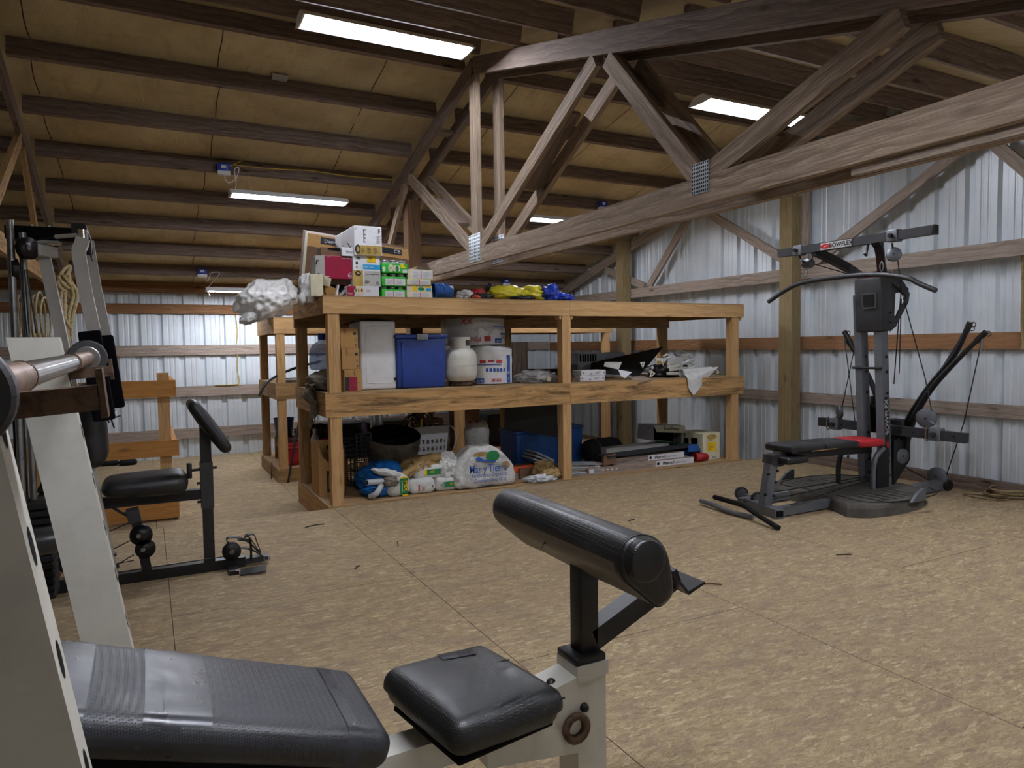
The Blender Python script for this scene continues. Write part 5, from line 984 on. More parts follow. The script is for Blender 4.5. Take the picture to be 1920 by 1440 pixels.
# ================================================================ second shelf and rear corner
zr_, zm_ = -.0295, .8855
x0, x1 = 1.30, 1.75; T = thing('fuel_can', 'red fuel can on the bottom of the second shelf', 'fuel can', (1.53, 8.1, zr_)); part('can_body', MB().rbox((1.55, 8.1, zr_+.13), (.27, .20, .13), .03), M['red_plastic'], T); part('lid_band', MB().rbox((1.55, 8.1, zr_+.19), (.276, .206, .012), .01), M['red_plastic'], T)
part('handle', MB().tube(smooth_path([(1.29, 7.93, zr_+.02), (1.275, 7.90, zr_+.22), (1.29, 7.92, zr_+.275), (1.36, 7.95, zr_+.28)]), .010, 7), M['steel'], T)
T = thing('bucket', 'dark blue bucket behind the red fuel can', 'bucket', (1.36, 8.55, zr_)); part('bucket_body', MB().lathe([(0, .25), (.09, .25), (.115, .46), (.12, .47), (.115, .47), (.085, .27), (0, .27)], (1.40, 8.55, zr_), n=24), M['blue_tote'], T); part('label_patch', MB().lathe([(0, 0), (.11, 0), (.11, .25), (0, .25)], (1.40, 8.55, zr_), n=20), M['brown_cloth'], T)
solo('dark_tools', MB().blob(V((1.72, 8.15, zr_+.33)), (.24, .15, .07), .5, 3, 4, crease=.6, seed=110, flat=-.067), M['cable'], 'pile of black tools on the red fuel can', 'tools')
solo('black_pipe', MB().tube(smooth_path([AY(486, 742, 7.62), AY(500, 718, 7.66), AY(525, 702, 7.8), AY(560, 688, 8.1), AY(600, 678, 8.5)]), .014, 8), M['cable'], 'black pipe arching out over the left end of the second shelf', 'pipe')
m = MB()
for i in range(5): m.tube([(1.28+.02*i, 7.80+.06*i, zm_+.03+.02*(i % 3)), (1.85+.05*i, 7.84+.05*i, zm_+.035+.02*(i % 2))], .020, 8)
for i, (mt, lb) in enumerate((('steel', 'nearest gray pipe on the middle board of the second shelf'), ('gym_dark', 'dark pipe behind the nearest gray one on the second shelf'), ('rust', 'rusty pipe lying farther back on the second shelf'))):
    solo('short_pipe', MB().tube([(1.27+.02*i, 7.80+.07*i, zm_+.024), (1.9+.05*i, 7.84+.07*i, zm_+.024)], .022, 10), M[mt], lb, 'pipe', 'short pipes on the second shelf')
solo('long_rod', MB().bar(V((AY(538, 850, 7.69).x, 7.69, ZB+.002)), AY(566, 760, 7.70), .018, .018), M['gym_dark'], 'dark rod leaning against the front of the second shelf', 'rod')
solo('leaning_strap', MB().bar((1.165, 8.03, ZB+.003), (1.165, 7.95, ZB+.19), .05, .006, up=(1, 0, 0)), M['card_dark'], 'dark leather strap hanging at the left end of the second shelf foot', 'strap')
for i, (x, lb) in enumerate(((2.04, 'dark plastic bin at the back of the second shelf, left of the others'), (2.54, 'dark gray bin at the back of the second shelf, second from left'), (4.1, 'black bin at the back of the second shelf, right of the post'))):
    solo('storage_bin', MB().rbox((x, 8.3, zr_+.2), (.24, .2, .2), .02), M[('cable', 'gym_dark', 'black')[i]], lb, 'bin', 'dark bins on the second shelf')
for px, py, lb in ((205, 873, 'left of two small black pedals on the rear floor'), (240, 872, 'right of two small black pedals on the rear floor')):
    c = AZ(px, py, ZB); solo('pedal', MB().rbox(c+V((0, 0, .035)), (.10, .05, .034), .03, puff=.004), M['rubber'], lb, 'pedal', 'black pedals on the rear floor')
for i, (px, py) in enumerate(((198, 770), (208, 780))):
    c = AY(px, py, 6.485); T = thing('clamp', ('left', 'right')[i]+' of two dark clamps hanging on the guard rail', 'clamp', c, 'clamps on the guard rail')
    part('bar', MB().bar(c+V((-.03, 0, .09)), c+V((.02, 0, -.10)), .012, .012), M['gym_dark'], T); part('screw', MB().tube([c+V((.0, -.01, -.02)), c+V((.07, -.01, .0))], .007, 7), M['steel'], T); part('jaw', MB().bar(c+V((-.02, 0, .05)), c+V((.06, 0, .08)), .016, .014), M['gym_dark'], T)

# ================================================================ cords, outlets, ropes
def outlet(px, py, Y, label):
    c = AY(px, py, Y); T = thing('outlet_box', label, 'outlet', c, 'blue outlet boxes under the roof')
    part('box', MB().rbox(c+V((0, 0, .0)), (.055, .025, .035), .006, seg=1, mid=1), M['tarp_blue'], T); part('cover_plate', MB().rbox(c+V((-.0, -.005, -.052)), (.055, .03, .018), .004, seg=1, mid=1), M['white_plastic'], T); part('sticker', MB().box(c.x-.02, c.x+.02, c.y-.028, c.y-.0255, c.z-.012, c.z+.018), M['paper'], T)
    return c
o1 = outlet(419, 314, 6.98, 'blue outlet box with dangling white cord above the long shop light'); o2 = outlet(379, 509, 9.53, 'small blue outlet box on a purlin near the back wall'); o3 = outlet(1130, 383, 6.98, 'dark blue outlet box right of the truss above the far shop light'); o4 = outlet(949, 527, 9.53, 'blue outlet box low over the yellow tarpaulin')
def cord(name, pts, r, mat, label, cat='cord', group=None): solo(name, MB().tube(smooth_path(pts, 4), r, 6), mat, label, cat, group)
cord('yellow_cable', [AY(530, 80, 5.55), AY(517, 120, 5.77), AY(500, 170, 5.95), AY(482, 180, 6.38), AY(478, 225, 6.42), AY(470, 285, 6.9), AY(440, 308, 6.98), AY(425, 311, 6.97)], .005, M['cord_yellow'], 'yellow cable coming down the roof to the blue outlet box', 'cable')
cord('yellow_cable', [AY(440, 309, 6.97), AY(500, 316, 6.97), AY(580, 320, 6.97), AY(650, 330, 6.97), AY(740, 337, 6.97)], .005, M['cord_yellow'], 'yellow cable stapled along the purlin right of the blue outlet box', 'cable')
cord('power_cable', [o1+V((.0, -.02, -.07)), o1+V((.03, -.03, -.14)), o1+V((.10, -.03, -.10)), o1+V((.13, -.03, .0)), o1+V((.09, -.03, -.02)), o1+V((.10, -.03, -.16)), o1+V((.06, -.03, -.27))], .004, M['white_plastic'], 'bundled white cord hanging from the blue outlet box')
cord('power_cable', [o2+V((.02, -.02, -.05)), o2+V((.06, -.02, -.12)), o2+V((.1, -.02, -.02)), o2+V((.2, -.02, -.02)), o2+V((.06, -.02, -.2)), o2+V((.08, -.02, -.30))], .004, M['white_plastic'], 'white cord running from the small outlet box to the low shop light')
cord('pull_string', [AY(697, 178, 6.2), AY(697, 200, 6.22), AY(698, 228, 6.22)], .005, M['rope_pale'], 'short white string dangling from the roof left of the truss', 'string')
cord('wall_cable', [(1.10, YB-.01, 1.19), (1.09, YB+.02, 1.0), (1.11, YB+.01, .80), (1.05, YB-.01, .775), (.8, YB-.01, .772)], .006, M['cord_yellow'], 'yellow cable hanging down the back wall between the boards', 'cable')
cord('wall_cable', [(1.09, YB+.03, 1.73), (1.11, YB+.03, 1.5), (1.09, YB+.03, 1.32)], .006, M['cord_yellow'], 'yellow cable on the back wall above the second board', 'cable')
cord('roof_cable', [AY(1205, 82, 3.75), AY(1240, 103, 3.74), AY(1290, 113, 3.74), AY(1350, 115, 3.74), AY(1400, 120, 3.74), AY(1440, 143, 3.74)], .006, M['rope_pale'], 'pale cable along the roof purlin above the right shop light', 'cable')
# coil of rope on the floor at the right edge
c = AZ(1890, 932, 0); m = MB()
for i in range(6): m.tube([c+V(((.13+.02*(i % 3))*math.cos(k*PI/10)+.03*math.sin(i*2), (.10+.02*(i % 2))*math.sin(k*PI/10)+.03*math.cos(i*3), .010+.013*i)) for k in range(20)], .008, 6, closed=True)
m.tube(smooth_path([c+V((-.1, .05, .01)), AZ(1812, 925, .008), AZ(1815, 929, .008), AZ(1870, 938, .008), c+V((-.05, -.06, .01))]), .006, 6); solo('rope_coil', m, M['rope'], 'coil of tan rope on the floor at the foot of the right wall', 'rope')
# antler-like bundle of old rope hanging from the left truss chord
c = AX(122, 535, -.70); m = MB()
for i in range(11):
    a = random.random()*6.28; p0 = c+V((.05*math.cos(a), .10*math.sin(a), .05*random.random())); m.tube(smooth_path([p0, p0+V((.05*math.cos(a*2), .06, -.12)), p0+V((.03*math.sin(a), .02+.1*math.sin(a), -.30-.1*random.random())), p0+V((.05*math.sin(a*3), .05*math.cos(a*2), -.45-.35*random.random()))]), .018, 7)
for i in range(6): m.tube([c+V((.05*math.cos(k*PI/6+i), .11*math.cos(k*PI/6), .02+.07*math.sin(k*PI/6)+.02*i)) for k in range(12)], .018, 7, closed=True)
solo('rope_bundle', m, M['rope_pale'], 'bundle of old pale rope hanging from the left truss behind the gym', 'rope')
m = MB(); c = AX(60, 560, -.74)
for i in range(7): m.tube([c+V((.03*i-.1, (.18+.02*i)*math.cos(k*PI/8), -.16+(.17+.02*(i % 3))*math.sin(k*PI/8))) for k in range(16)], .008, 6, closed=True)
solo('rope_loops', m, M['rope_pale'], 'loose loops of thin rope hanging behind the two gym guide rods', 'rope')
m = MB(); c = AZ(95, 1085, .0)
for i in range(6): m.tube([c+V((.06*math.cos(k*PI/6+i)+.02*i-.03, .05*math.sin(k*PI/6*(1+i % 2)), .012+.012*i+.008*math.sin(k))) for k in range(12)], .003, 5, closed=True)
solo('orange_string', m, M['orange'], 'tangle of orange string on the floor beside the weight stack', 'string')
solo('hanging_rope', MB().tube(smooth_path([AX(1917, 452, 5.99), AX(1918, 520, 5.985), AX(1917, 600, 5.985), AX(1919, 655, 5.99)]), [.012]*12+[.022], 8), M['rope'], 'tan rope hanging on the right wall at the picture edge', 'rope')
def AR(px, py, a=3.562):                       # a point of the photograph on the rear roof slope
    d = _ray(px, py); return EYE+d*((a+1.4-H)/(d.z+.28*d.y))
solo('paper_tag', slab([AR(508, 153), AR(538, 155), AR(541, 142), AR(511, 137)], .002), M['enamel_gray'], 'white paper tag on the roof insulation near the top edge', 'tag')
# scraps on the floor
def scrap(px, py, L, a, mat, label, z=0, h=.006): 
    c = AZ(px, py, z+h); solo('floor_scrap', MB().tube(smooth_path([c+V((-L*math.cos(a), -L*math.sin(a), -h+.004)), c+V((0, .01, 0)), c+V((L*math.cos(a), L*math.sin(a)*.6+.01, -h+.004))]), .004, 5), mat, label, 'scrap', 'scraps on the floor')
scrap(670, 1063, .03, .9, M['cable'], 'tiny dark crumb on the floor left of the arm pad'); scrap(1185, 975, .03, .1, M['cable'], 'tiny dark flake on the floor between shelf and gray gym'); scrap(590, 985, .07, .2, M['cable'], 'dark twig scrap on the floor left of center'); scrap(746, 1018, .05, 1.3, M['cable'], 'curled dark wire scrap on the floor below the shelf'); scrap(1335, 1095, .05, 2.6, M['card_dark'], 'small dark sliver on the floor right of the arm pad'); scrap(1585, 1040, .05, -.6, M['cable'], 'thin dark sliver on the floor in front of the gray gym')
# ================================================================ foreground bench
T = thing('weight_bench', 'white framed weight bench with black padded incline, seat and arm roll in the foreground', 'weight bench', (.35, 1.38, 0)); BY = 1.38
sl = -.338; an = math.atan(-sl); Rb = ry(an); zt = lambda x: .655+sl*x
xa, xb = -.52, .385; L = (xb-xa)/math.cos(an); pc = V(((xa+xb)/2, BY, zt((xa+xb)/2)))-Rb @ V((0, 0, .036))
pad = part('back_pad', MB().rbox(pc, (L/2, .160, .036), .030, R=Rb, seg=5, mid=10, puff=.004), M['vinyl_gray'], T, 'long inclined black pad patched with tape strips')
def strip(x0, x1, k=.0012): 
    c = pc+Rb @ V((((x0+x1)/2-(xa+xb)/2)/math.cos(an), 0, 0)); hh = (x1-x0)/2/math.cos(an)
    def f(p): u = (p.x+((x0+x1)/2-(xa+xb)/2)/math.cos(an))/(L/2); g = .004*max(0, 1-u*u)*max(0, 1-(p.y/.16)**2); return V((p.x, p.y, p.z+(g if p.z > 0 else -g)+.0006*math.sin(p.y*60+x0*50)))
    m = MB(); n = 22; prof = []
    hy, hz, r = .160+k, .036+k, .030
    for q in ((1, 1), (-1, 1)):
        for i in range(7): a = (PI/2*i/6)+(0 if q[0] > 0 else PI/2); prof.append((q[0]*(hy-r)+r*math.cos(a), hz-r+r*math.sin(a)))
    top = prof[:7]+[((hy-r)*(1-2*i/8), hz) for i in range(1, 8)]+prof[7:]
    top = [(hy, -.02)]+top+[(-hy, -.02)]; N = len(top); vs = []
    for x in (-hh, -hh/2, 0, hh/2, hh): vs += [c+Rb @ f(V((x, y, z))) for y, z in top]
    m.add(vs, [(i*N+j, i*N+j+1, (i+1)*N+j+1, (i+1)*N+j) for i in range(4) for j in range(N-1)], smooth=True); part('tape_strip', m, M['tape'], pad)
for x0, x1, k in ((-.235, -.205, .001), (-.20, -.165, .0016), (-.163, -.105, .0012), (-.025, .005, .001), (.003, .03, .0018), (.03, .075, .0012), (.30, .325, .0012)): strip(x0, x1, k)
part('pad_board', MB().bar(pc+Rb @ V((-L/2+.03, 0, -.044)), pc+Rb @ V((L/2-.03, 0, -.044)), .28, .016), M['black_matte'], T)
seat = part('seat_pad', MB().rbox((.600, 1.372, .482), (.142, .160, .040), .034, R=ry(.05) @ rz(.17), seg=5, mid=8, puff=.006, f=lambda p: V((p.x*(1-.05*(p.z < 0)), p.y*(1-.05*(p.z < 0)), p.z))), M['vinyl'], T, 'square perforated black seat pad with torn far corner')
part('tape_patch', MB().grid(lambda i, j: V((.575+.085*i, 1.470+.05*j, .5275-.008*j*j-.004*i+.0012)), 6, 6), M['tape'], seat); part('tear', MB().prism([(0, 0), (.035, .004), (.03, -.004)], (.675, 1.40, .5288), (1, -.1, 0), (0, 1, 0), .0006), M['black_matte'], seat)
part('seat_seam', MB().tube([(.51, 1.205, .507), (.64, 1.222, .502), (.76, 1.245, .495)], .0022, 6), M['black'], seat)
part('seat_board', MB().rbox((.600, 1.372, .438), (.12, .135, .006), .004, R=rz(.17), seg=1, mid=1), M['black_matte'], T)
part('main_tube', MB().bar((-.25, BY, .37), (.90, BY, .40), .075, .06), M['white_enamel'], T); part('pad_support', MB().bar((.30, BY, .42), (-.28, BY, .66), .05, .05), M['white_enamel'], T)
part('front_bracket', MB().prism([(.62, .33), (.62, .43), (.850, .478), (.930, .478), (.930, .02), (.852, .02), (.852, .30)], (0, BY, 0), (1, 0, 0), (0, 0, 1), .085), M['white_enamel'], T)
part('foot', MB().box(.875, .94, 1.12, 1.64, 0, .05), M['white_enamel'], T)
part('rear_foot', MB().box(-.02, .05, .88, 1.86, 0, .05), M['white_enamel'], T)
m = MB().lathe([(.018, 0), (.034, 0), (.036, .012), (.022, .014), (.018, 0)], (.842, BY-.044, .365), (0, -1, 0), 24); part('roller_sleeve', m, M['rust'], T)
for x, z in ((.79, .435), (.868, .405)): part('bolt', MB().lathe([(0, .014), (.007, .012), (.010, .006), (.011, 0)], (x, BY-.0425, z), (0, -1, 0), 10), M['black'], T)
part('bolt', MB().lathe([(0, .009), (.008, .008), (.013, 0)], (.80, BY-.01, .4645), (-.18, 0, 1), 12), M['black'], T)
part('collar', MB().box(.850, .936, BY-.046, BY+.046, .47, .503), M['white_enamel'], T); part('tape_wrap', MB().rbox((.890, BY, .511), (.043, .043, .010), .006, seg=1, mid=1), M['black'], T)
part('post', MB().rbox((.899, BY, .63), (.025, .025, .13), .004, seg=1, mid=1), M['black'], T)
part('brace', MB().bar((.915, BY, .545), (1.17, BY, .655), .05, .05), M['black'], T)
part('pad_plate', MB().prism([(1.02, .785), (1.15, .64), (1.20, .655), (1.205, .650), (1.15, .630), (1.01, .782)], (0, BY, 0), (1, 0, 0), (0, 0, 1), .16), M['black'], T)
# arm roll: rounded top running into a sloping face, lofted across the bench
OUT = [(1171, 1048), (1179, 1028), (1193, 1012), (1214, 1006), (1236, 1010), (1254, 1025), (1264, 1047), (1271, 1085), (1273, 1117), (1265, 1134), (1246, 1146), (1226, 1133), (1203, 1113), (1182, 1096), (1171, 1073)]
O2 = [AY(x, y, 1.10) for x, y in OUT]; O2 = smooth_path([V((p.x, 0, p.z)) for p in O2]+[V((O2[0].x, 0, O2[0].z))], 3)[:-1]; cen = sum(O2, V())/len(O2); cen = V((cen.x-.01, 0, cen.z+.01))
ys = [(1.108, .0), (1.108, .70), (1.109, .86), (1.113, .94), (1.122, .975), (1.135, .985), (1.25, .985), (1.4, .99), (1.55, .985), (1.645, .985), (1.662, .97), (1.674, .94), (1.68, .86), (1.682, .6), (1.682, 0)]
N = len(O2); vs = []
for y, k in ys: vs += [cen+(p-cen)*k+V((-.010*(y-1.1)/.58, y, .004*math.sin(y*30)*(p.z < cen.z)*.4)) for p in O2]
m = MB().add(vs, [(i*N+j, (i+1)*N+j, (i+1)*N+(j+1) % N, i*N+(j+1) % N) for i in range(len(ys)-1) for j in range(N)], smooth=True)
for fi in range(len(m.f)):
    j = fi % N
    if 30 <= j <= 42 and 5 <= fi//N <= 9: m.mi[fi] = 1
arm = part('arm_pad', m, [M['vinyl'], M['vinyl_dusty']], T, 'black vinyl arm roll with a small tear')
part('piping', MB().tube([cen+(p-cen)*1.0+V((0, 1.121, 0)) if 0 else cen+(p-cen)*.972+V((0, 1.121, 0)) for p in O2], .0020, 6, closed=True), M['black'], arm)
rc = AY(1216, 1053, 1.09); rr_ = .0445; ys2 = [(1.088, 0), (1.088, .75), (1.0885, .90), (1.0915, .965), (1.097, .992), (1.104, 1), (1.25, 1), (1.45, 1.0), (1.64, 1), (1.664, .98), (1.678, .93), (1.686, .84), (1.689, .6), (1.689, 0)]
n2 = 32; vs = [V((rc.x-.010*(y-1.1)/.58+rr_*k*math.cos(2*PI*t/n2), y, rc.z+rr_*k*math.sin(2*PI*t/n2))) for y, k in ys2 for t in range(n2)]
roll_ = part('arm_roll', MB().add(vs, [(i*n2+t, (i+1)*n2+t, (i+1)*n2+(t+1) % n2, i*n2+(t+1) % n2) for i in range(len(ys2)-1) for t in range(n2)], smooth=True), M['vinyl'], arm)
part('end_stitching', MB().tube([V((rc.x+.0435*math.cos(2*PI*t/28), 1.0945, rc.z+.0435*math.sin(2*PI*t/28))) for t in range(28)], .0016, 6, closed=True), M['steel'], arm) if 0 else None
a = AY(1028, 1013, 1.42); d = (EYE-a).normalized()*.012; part('torn_edge', MB().add([a+d+V((.006, 0, .026)), a+d+V((-.022, 0, -.022)), a+d+V((-.010, 0, -.006)), a+d+V((.012, 0, -.018))], [(0, 1, 2, 3), (3, 2, 1, 0)]), M['card_dark'], arm)
# uprights with bar hooks
def upright(y0, xr, w=.098, d=.05):
    P_ = lambda z: xr+.16*(1.20-z); vs = []
    for z in (.02, 1.275): x = P_(z); vs += [(x-w, y0, z), (x, y0, z), (x, y0+d, z), (x-w, y0+d, z)]
    m = MB(); bm = [(0, 1, 5, 4), (1, 2, 6, 5), (2, 3, 7, 6), (3, 0, 4, 7), (0, 3, 2, 1)]; m.add(vs, bm)
    u = part('upright', m, M['white_enamel'], T); x = P_(1.275); part('open_top', MB().add([(x-w+.004, y0+.004, 1.2755), (x-.004, y0+.004, 1.2755), (x-.004, y0+d-.004, 1.2755), (x-w+.004, y0+d-.004, 1.2755)], [(0, 1, 2, 3)]), M['ink'], u)
    hl = MB()
    for i in range(9):
        z = .25+.115*i; x = P_(z)+.0006; hl.add([(x+.16*.0, y0+d/2+.009*math.cos(t*PI/6), z+.020*math.sin(t*PI/6)) for t in range(12)], [tuple(range(12))]); hl.v[-12:] = [V((p.x-.16*(p.z-z), p.y, p.z)) for p in hl.v[-12:]]
    part('adjustment_holes', hl, M['black_matte'], u)
    zc = 1.19; x = P_(zc); h = MB(); h.bar((x+.002, y0+d/2, zc), (x+.084, y0+d/2, zc+.006), .036, .024); part('bar_hook', h, M['rust'], u)
    h = MB(); h.bar((x+.088, y0+d/2, zc-.014), (x+.084, y0+d/2, zc+.034), .036, .006, up=(1, 0, 0)); part('hook_lip', h, M['rust'], u)
upright(1.88, -.163); upright(.78, -.128)
# barbell resting in the hooks
A, B = AY(18, 712, .92), AY(163, 671.5, 2.02); d = (B-A).normalized(); zb_ = 1.19+.004+.018+.0155
A = V((A.x, .50, 0)); A = V((B.x-(B-V((AY(18, 712, .92)))).x/(2.02-.92)*(2.02-.50), .50, B.z+(AY(18, 712, .92).z-B.z)/(1.10)*(1.52)))
T2 = thing('barbell', 'short steel barbell with rusty sleeves resting on the bench hooks', 'barbell', (A+B)/2)
pt = lambda y: A+(B-A)*((y-A.y)/(B.y-A.y))
for y0, y1, r, mt, nm in ((.50, .985, .0185, 'rust_chrome', 'sleeve'), (.985, 1.60, .0168, 'chrome', 'bar'), (1.60, 2.03, .0172, 'rust_chrome', 'sleeve')): part(nm, MB().tube([pt(y0), pt((y0+y1)/2), pt(y1)], r, 18), M[mt], T2)
for y in (.985, 1.60): part('ring', MB().tube([pt(y-.004), pt(y+.004)], .0192, 18), M['rust'], T2)
dv = (B-A).normalized()
for y, s in ((2.035, 1), (.65, -1)):
    part('weight_disc', MB().disc(pt(y), dv, .044, .02, 36), M['gym_dark'], T2); part('disc_hub', MB().disc(pt(y-s*.011), dv, .029, .006, 32), M['steel'], T2)

# ================================================================ black and white multi gym behind the bench
GY = 4.27
T = thing('multi_gym', 'black and white multi gym with weight stack, seat and arm curl pad at the left', 'exercise machine', (0, GY, 0))
part('base_tube', MB().box(-.66, .46, GY-.028, GY+.028, 0, .056), M['black'], T); part('base_tip', MB().bar((.46, GY, .03), (.585, GY-.01, .035), .06, .03), M['gym_dark'], T)
part('cross_foot', MB().box(.36, .41, GY-.16, GY-.03, 0, .02), M['black'], T); part('cross_foot', MB().box(-.66, -.60, GY-.40, GY+.40, 0, .05), M['black'], T)
part('front_post', MB().box(.245, .30, GY-.028, GY+.028, .056, .84), M['black'], T); part('post_sleeve', MB().box(.240, .305, GY-.033, GY+.033, .36, .62), M['gym_dark'], T)
mp = V((.292, GY, .822)); part('curl_pad', MB().rbox(mp, (.165, .15, .030), .028, R=ry(1.0), seg=4, mid=6, puff=.010), M['vinyl_plain'], T)
part('seat_pad', MB().rbox((-.03, GY, .528), (.20, .145, .050), .046, seg=4, mid=8, puff=.008, f=lambda p: V((p.x, p.y, p.z*(1+.12*p.x/.2)))), M['vinyl_plain'], T)
part('seat_bar', MB().box(-.40, .243, GY-.026, GY+.026, .415, .470), M['black'], T)
k = part('height_knob', MB().rbox((.185, GY-.02, .580), (.013, .022, .042), .005, seg=1, mid=1), M['black'], T); part('knob_pin', MB().tube([(.19, GY-.02, .58), (.25, GY-.01, .58)], .008, 8), M['black'], k)
for x, z in ((.31, .585), (.232, .505), (.232, .40)): part('bolt', MB().tube([(x-.012, GY-.02, z), (x+.016, GY-.02, z)], .007, 8), M['black'], T)
for y in (GY-.042, GY+.02): part('pulley_plate', MB().bar((-.095, y, .40), (-.035, y, .02), .010, .045, up=(1, 0, .1)), M['black'], T)
part('plate_bracket', MB().bar((-.10, GY-.02, .40), (-.088, GY-.02, .33), .08, .06, up=(1, 0, 0)), M['gym_dark'], T); part('stay', MB().bar((-.19, GY-.03, .42), (-.10, GY-.03, .35), .02, .012), M['black'], T)
for x, z, r in ((-.062, .262, .055), (-.045, .185, .050)):
    p = part('pulley', MB().lathe([(0, -.012), (r, -.012), (r*.9, -.003), (r*.9, .003), (r, .012), (0, .012)], (x, GY-.055, z), (0, 1, 0), 28), M['black'], T); part('pulley_bolt', MB().disc((x-.012, GY-.075, z), (0, 1, 0), .012, .014, 12), M['steel'], p)
for z0, x1, z1 in ((.34, -.48, .20), (.245, -.30, .155), (.13, -.28, .115), (.16, -.26, .075)): part('cable', MB().tube([(-.10, GY-.055, z0), (x1, GY-.05, z1)], .0028, 6), M['cable'], T)
part('cable', MB().tube([(-.28, GY-.05, .075), (.36, GY-.045, .08)], .003, 6), M['cable'], T)
for x, z in ((-.235, .15), (-.225, .085)):
    p = part('floating_pulley', MB().lathe([(0, -.010), (.048, -.010), (.043, 0), (.048, .010), (0, .010)], (x, GY-.05, z), (0, .35, 1), 24), M['black'], T); part('pulley_bracket', MB().bar((x-.06, GY-.06, z+.018), (x+.055, GY-.06, z+.026), .03, .012), M['gym_dark'], p)
p = part('low_pulley', MB().lathe([(0, -.016), (.048, -.016), (.050, -.012), (.042, 0), (.050, .012), (.048, .016), (0, .016)], (.385, GY-.05, .105), (0, 1, 0), 28), M['black'], T); part('pulley_bolt', MB().disc((.385, GY-.068, .105), (0, 1, 0), .014, .012, 14), M['steel'], p)
part('foot_plate', slab([(.41, GY-.20, .004), (.545, GY-.22, .010), (.555, GY-.17, .030), (.42, GY-.15, .022)], .006), M['gym_dark'], T); part('hook_post', MB().tube(smooth_path([(.49, GY-.03, .03), (.49, GY-.03, .14), (.475, GY-.03, .155), (.46, GY-.03, .15)]), .007, 7), M['black'], T)
part('snap_hook', MB().tube([V((.575+.018*math.cos(i*PI/6), GY-.04, .035+.012*math.sin(i*PI/6))) for i in range(12)], .004, 6, closed=True), M['steel'], T)
# weight stacks, guide rods, top
def stack(x0, x1, y0, y1, n, z0, name='weight_plate'):
    h = .036
    for i in range(n): part(name, MB().rbox(((x0+x1)/2, (y0+y1)/2, z0+h*i+h/2), ((x1-x0)/2*(1 if i < n-1 else .8), (y1-y0)/2, h/2-.003), .006, seg=1, mid=1, f=lambda p: V((p.x*(1-.06*(p.z > 0)), p.y, p.z))), M['rubber'], T)
stack(-.60, -.425, 3.92, 4.12, 13, .07); stack(-.54, -.37, 4.40, 4.56, 14, .07)
rod1 = [AY(18, 412, 3.98), AY(22, 700, 3.98)]; rod2 = [AY(42, 436, 4.05), AY(50, 925, 4.05)]
for a, b_ in (rod1, rod2): part('guide_rod', MB().tube([(a.x, a.y, a.z), (b_.x*.3+a.x*.7, a.y, .08)], .0155, 14), M['steel'], T)
tl, tr = AY(14, 432, 4.1), AY(150, 434, 4.1)
part('top_beam', MB().bar((-.575, 4.1, 1.815), (-.262, 4.1, 1.818), .05, .062), M['black_matte'], T); part('end_block', MB().box(-.305, -.25, 4.06, 4.15, 1.815, 1.872), M['black'], T)
part('end_plate', MB().prism([(-.25, 1.872), (-.246, 1.872), (-.225, 1.80), (-.222, 1.70), (-.228, 1.70), (-.25, 1.80)], (0, 4.11, 0), (1, 0, 0), (0, 0, 1), .12), M['black'], T)
for x in (-.47, -.40): part('bolt', MB().disc((x, 4.09, 1.849), (0, 0, 1), .010, .012, 10), M['steel'], T)
part('mast', MB().bar((-.437, 4.12, 1.785), (-.20, 4.20, .06), .055, .05, up=(1, 0, .1)), M['enamel_gray'], T); part('mast_cap', MB().box(-.475, -.36, 4.085, 4.15, 1.772, 1.784), M['enamel_gray'], T)
c = AY(51, 466, 3.98); p = part('top_pulley', MB().lathe([(0, -.014), (.052, -.014), (.044, 0), (.052, .014), (0, .014)], c, (.75, -.6, 0), 28), M['black'], T); part('pulley_bolt', MB().disc(c+V((.0, -.02, 0)), (.75, -.6, 0), .012, .03, 12), M['steel'], p); part('pulley_arm', MB().bar(c+V((.03, .03, .0)), c+V((.10, .12, .0)), .03, .05), M['enamel_gray'], T)
part('hanging_pulley', MB().disc(AY(26, 505, 4.0), (.9, .3, 0), .05, .03), M['black'], T)
for a, b_ in (((34, 446), (52, 640)), ((46, 505), (55, 625)), ((50, 505), (68, 625))): part('cable', MB().tube([AY(*a, 3.99), AY(*b_, 3.99)], .003, 5), M['cable'], T)
for k, (pts, Y_) in enumerate((([(156, 447), (152, 460), (148, 472), (152, 500), (160, 545), (176, 618)], 3.92), ([(164, 452), (168, 475), (180, 545), (198, 628)], 4.32))):
    q = [AY(x, y, Y_) for x, y in pts]; m = MB()
    ribbon(m, q, .052, (0, 1, 0), .056)
    a_ = part('pec_arm', m, M['enamel_gray'], T); part('pivot', MB().tube([AY(156, 447, Y_)+V((0, 0, -.03)), AY(156, 447, Y_)+V((0, 0, .04))], .022, 14), M['chrome'], a_)
    c = AY(182, 705, 3.87) if k == 0 else AY(210, 697, 4.30); hh = V((.047, .024, .215)) if k == 0 else V((.034, .024, .195))
    part('foam_pad', MB().rbox(c, hh, .012, R=ry(-.11), seg=2, mid=3), M['foam'], a_)
for (a, b_), Y_ in ((((66, 451), (100, 443)), 4.0), (((100, 443), (145, 440)), 3.96)): pass
part('link_rod', MB().tube([AY(66, 451, 4.0), AY(104, 444, 3.97)], .003, 6), M['cable'], T); part('turnbuckle', MB().tube([AY(104, 444, 3.97), AY(144, 441, 3.92)], .010, 8), M['enamel_gray'], T); part('link_rod', MB().tube([AY(92, 461, 4.1), AY(110, 463, 4.05)], .003, 6), M['cable'], T); part('turnbuckle', MB().tube([AY(112, 465, 4.05), AY(142, 463, 3.95)], .009, 8), M['enamel_gray'], T)
part('stop_bumper', MB().lathe([(0, 0), (.016, 0), (.018, .02), (.014, .035), (0, .036)], AY(168, 478, 4.1), n=14), M['black'], T)
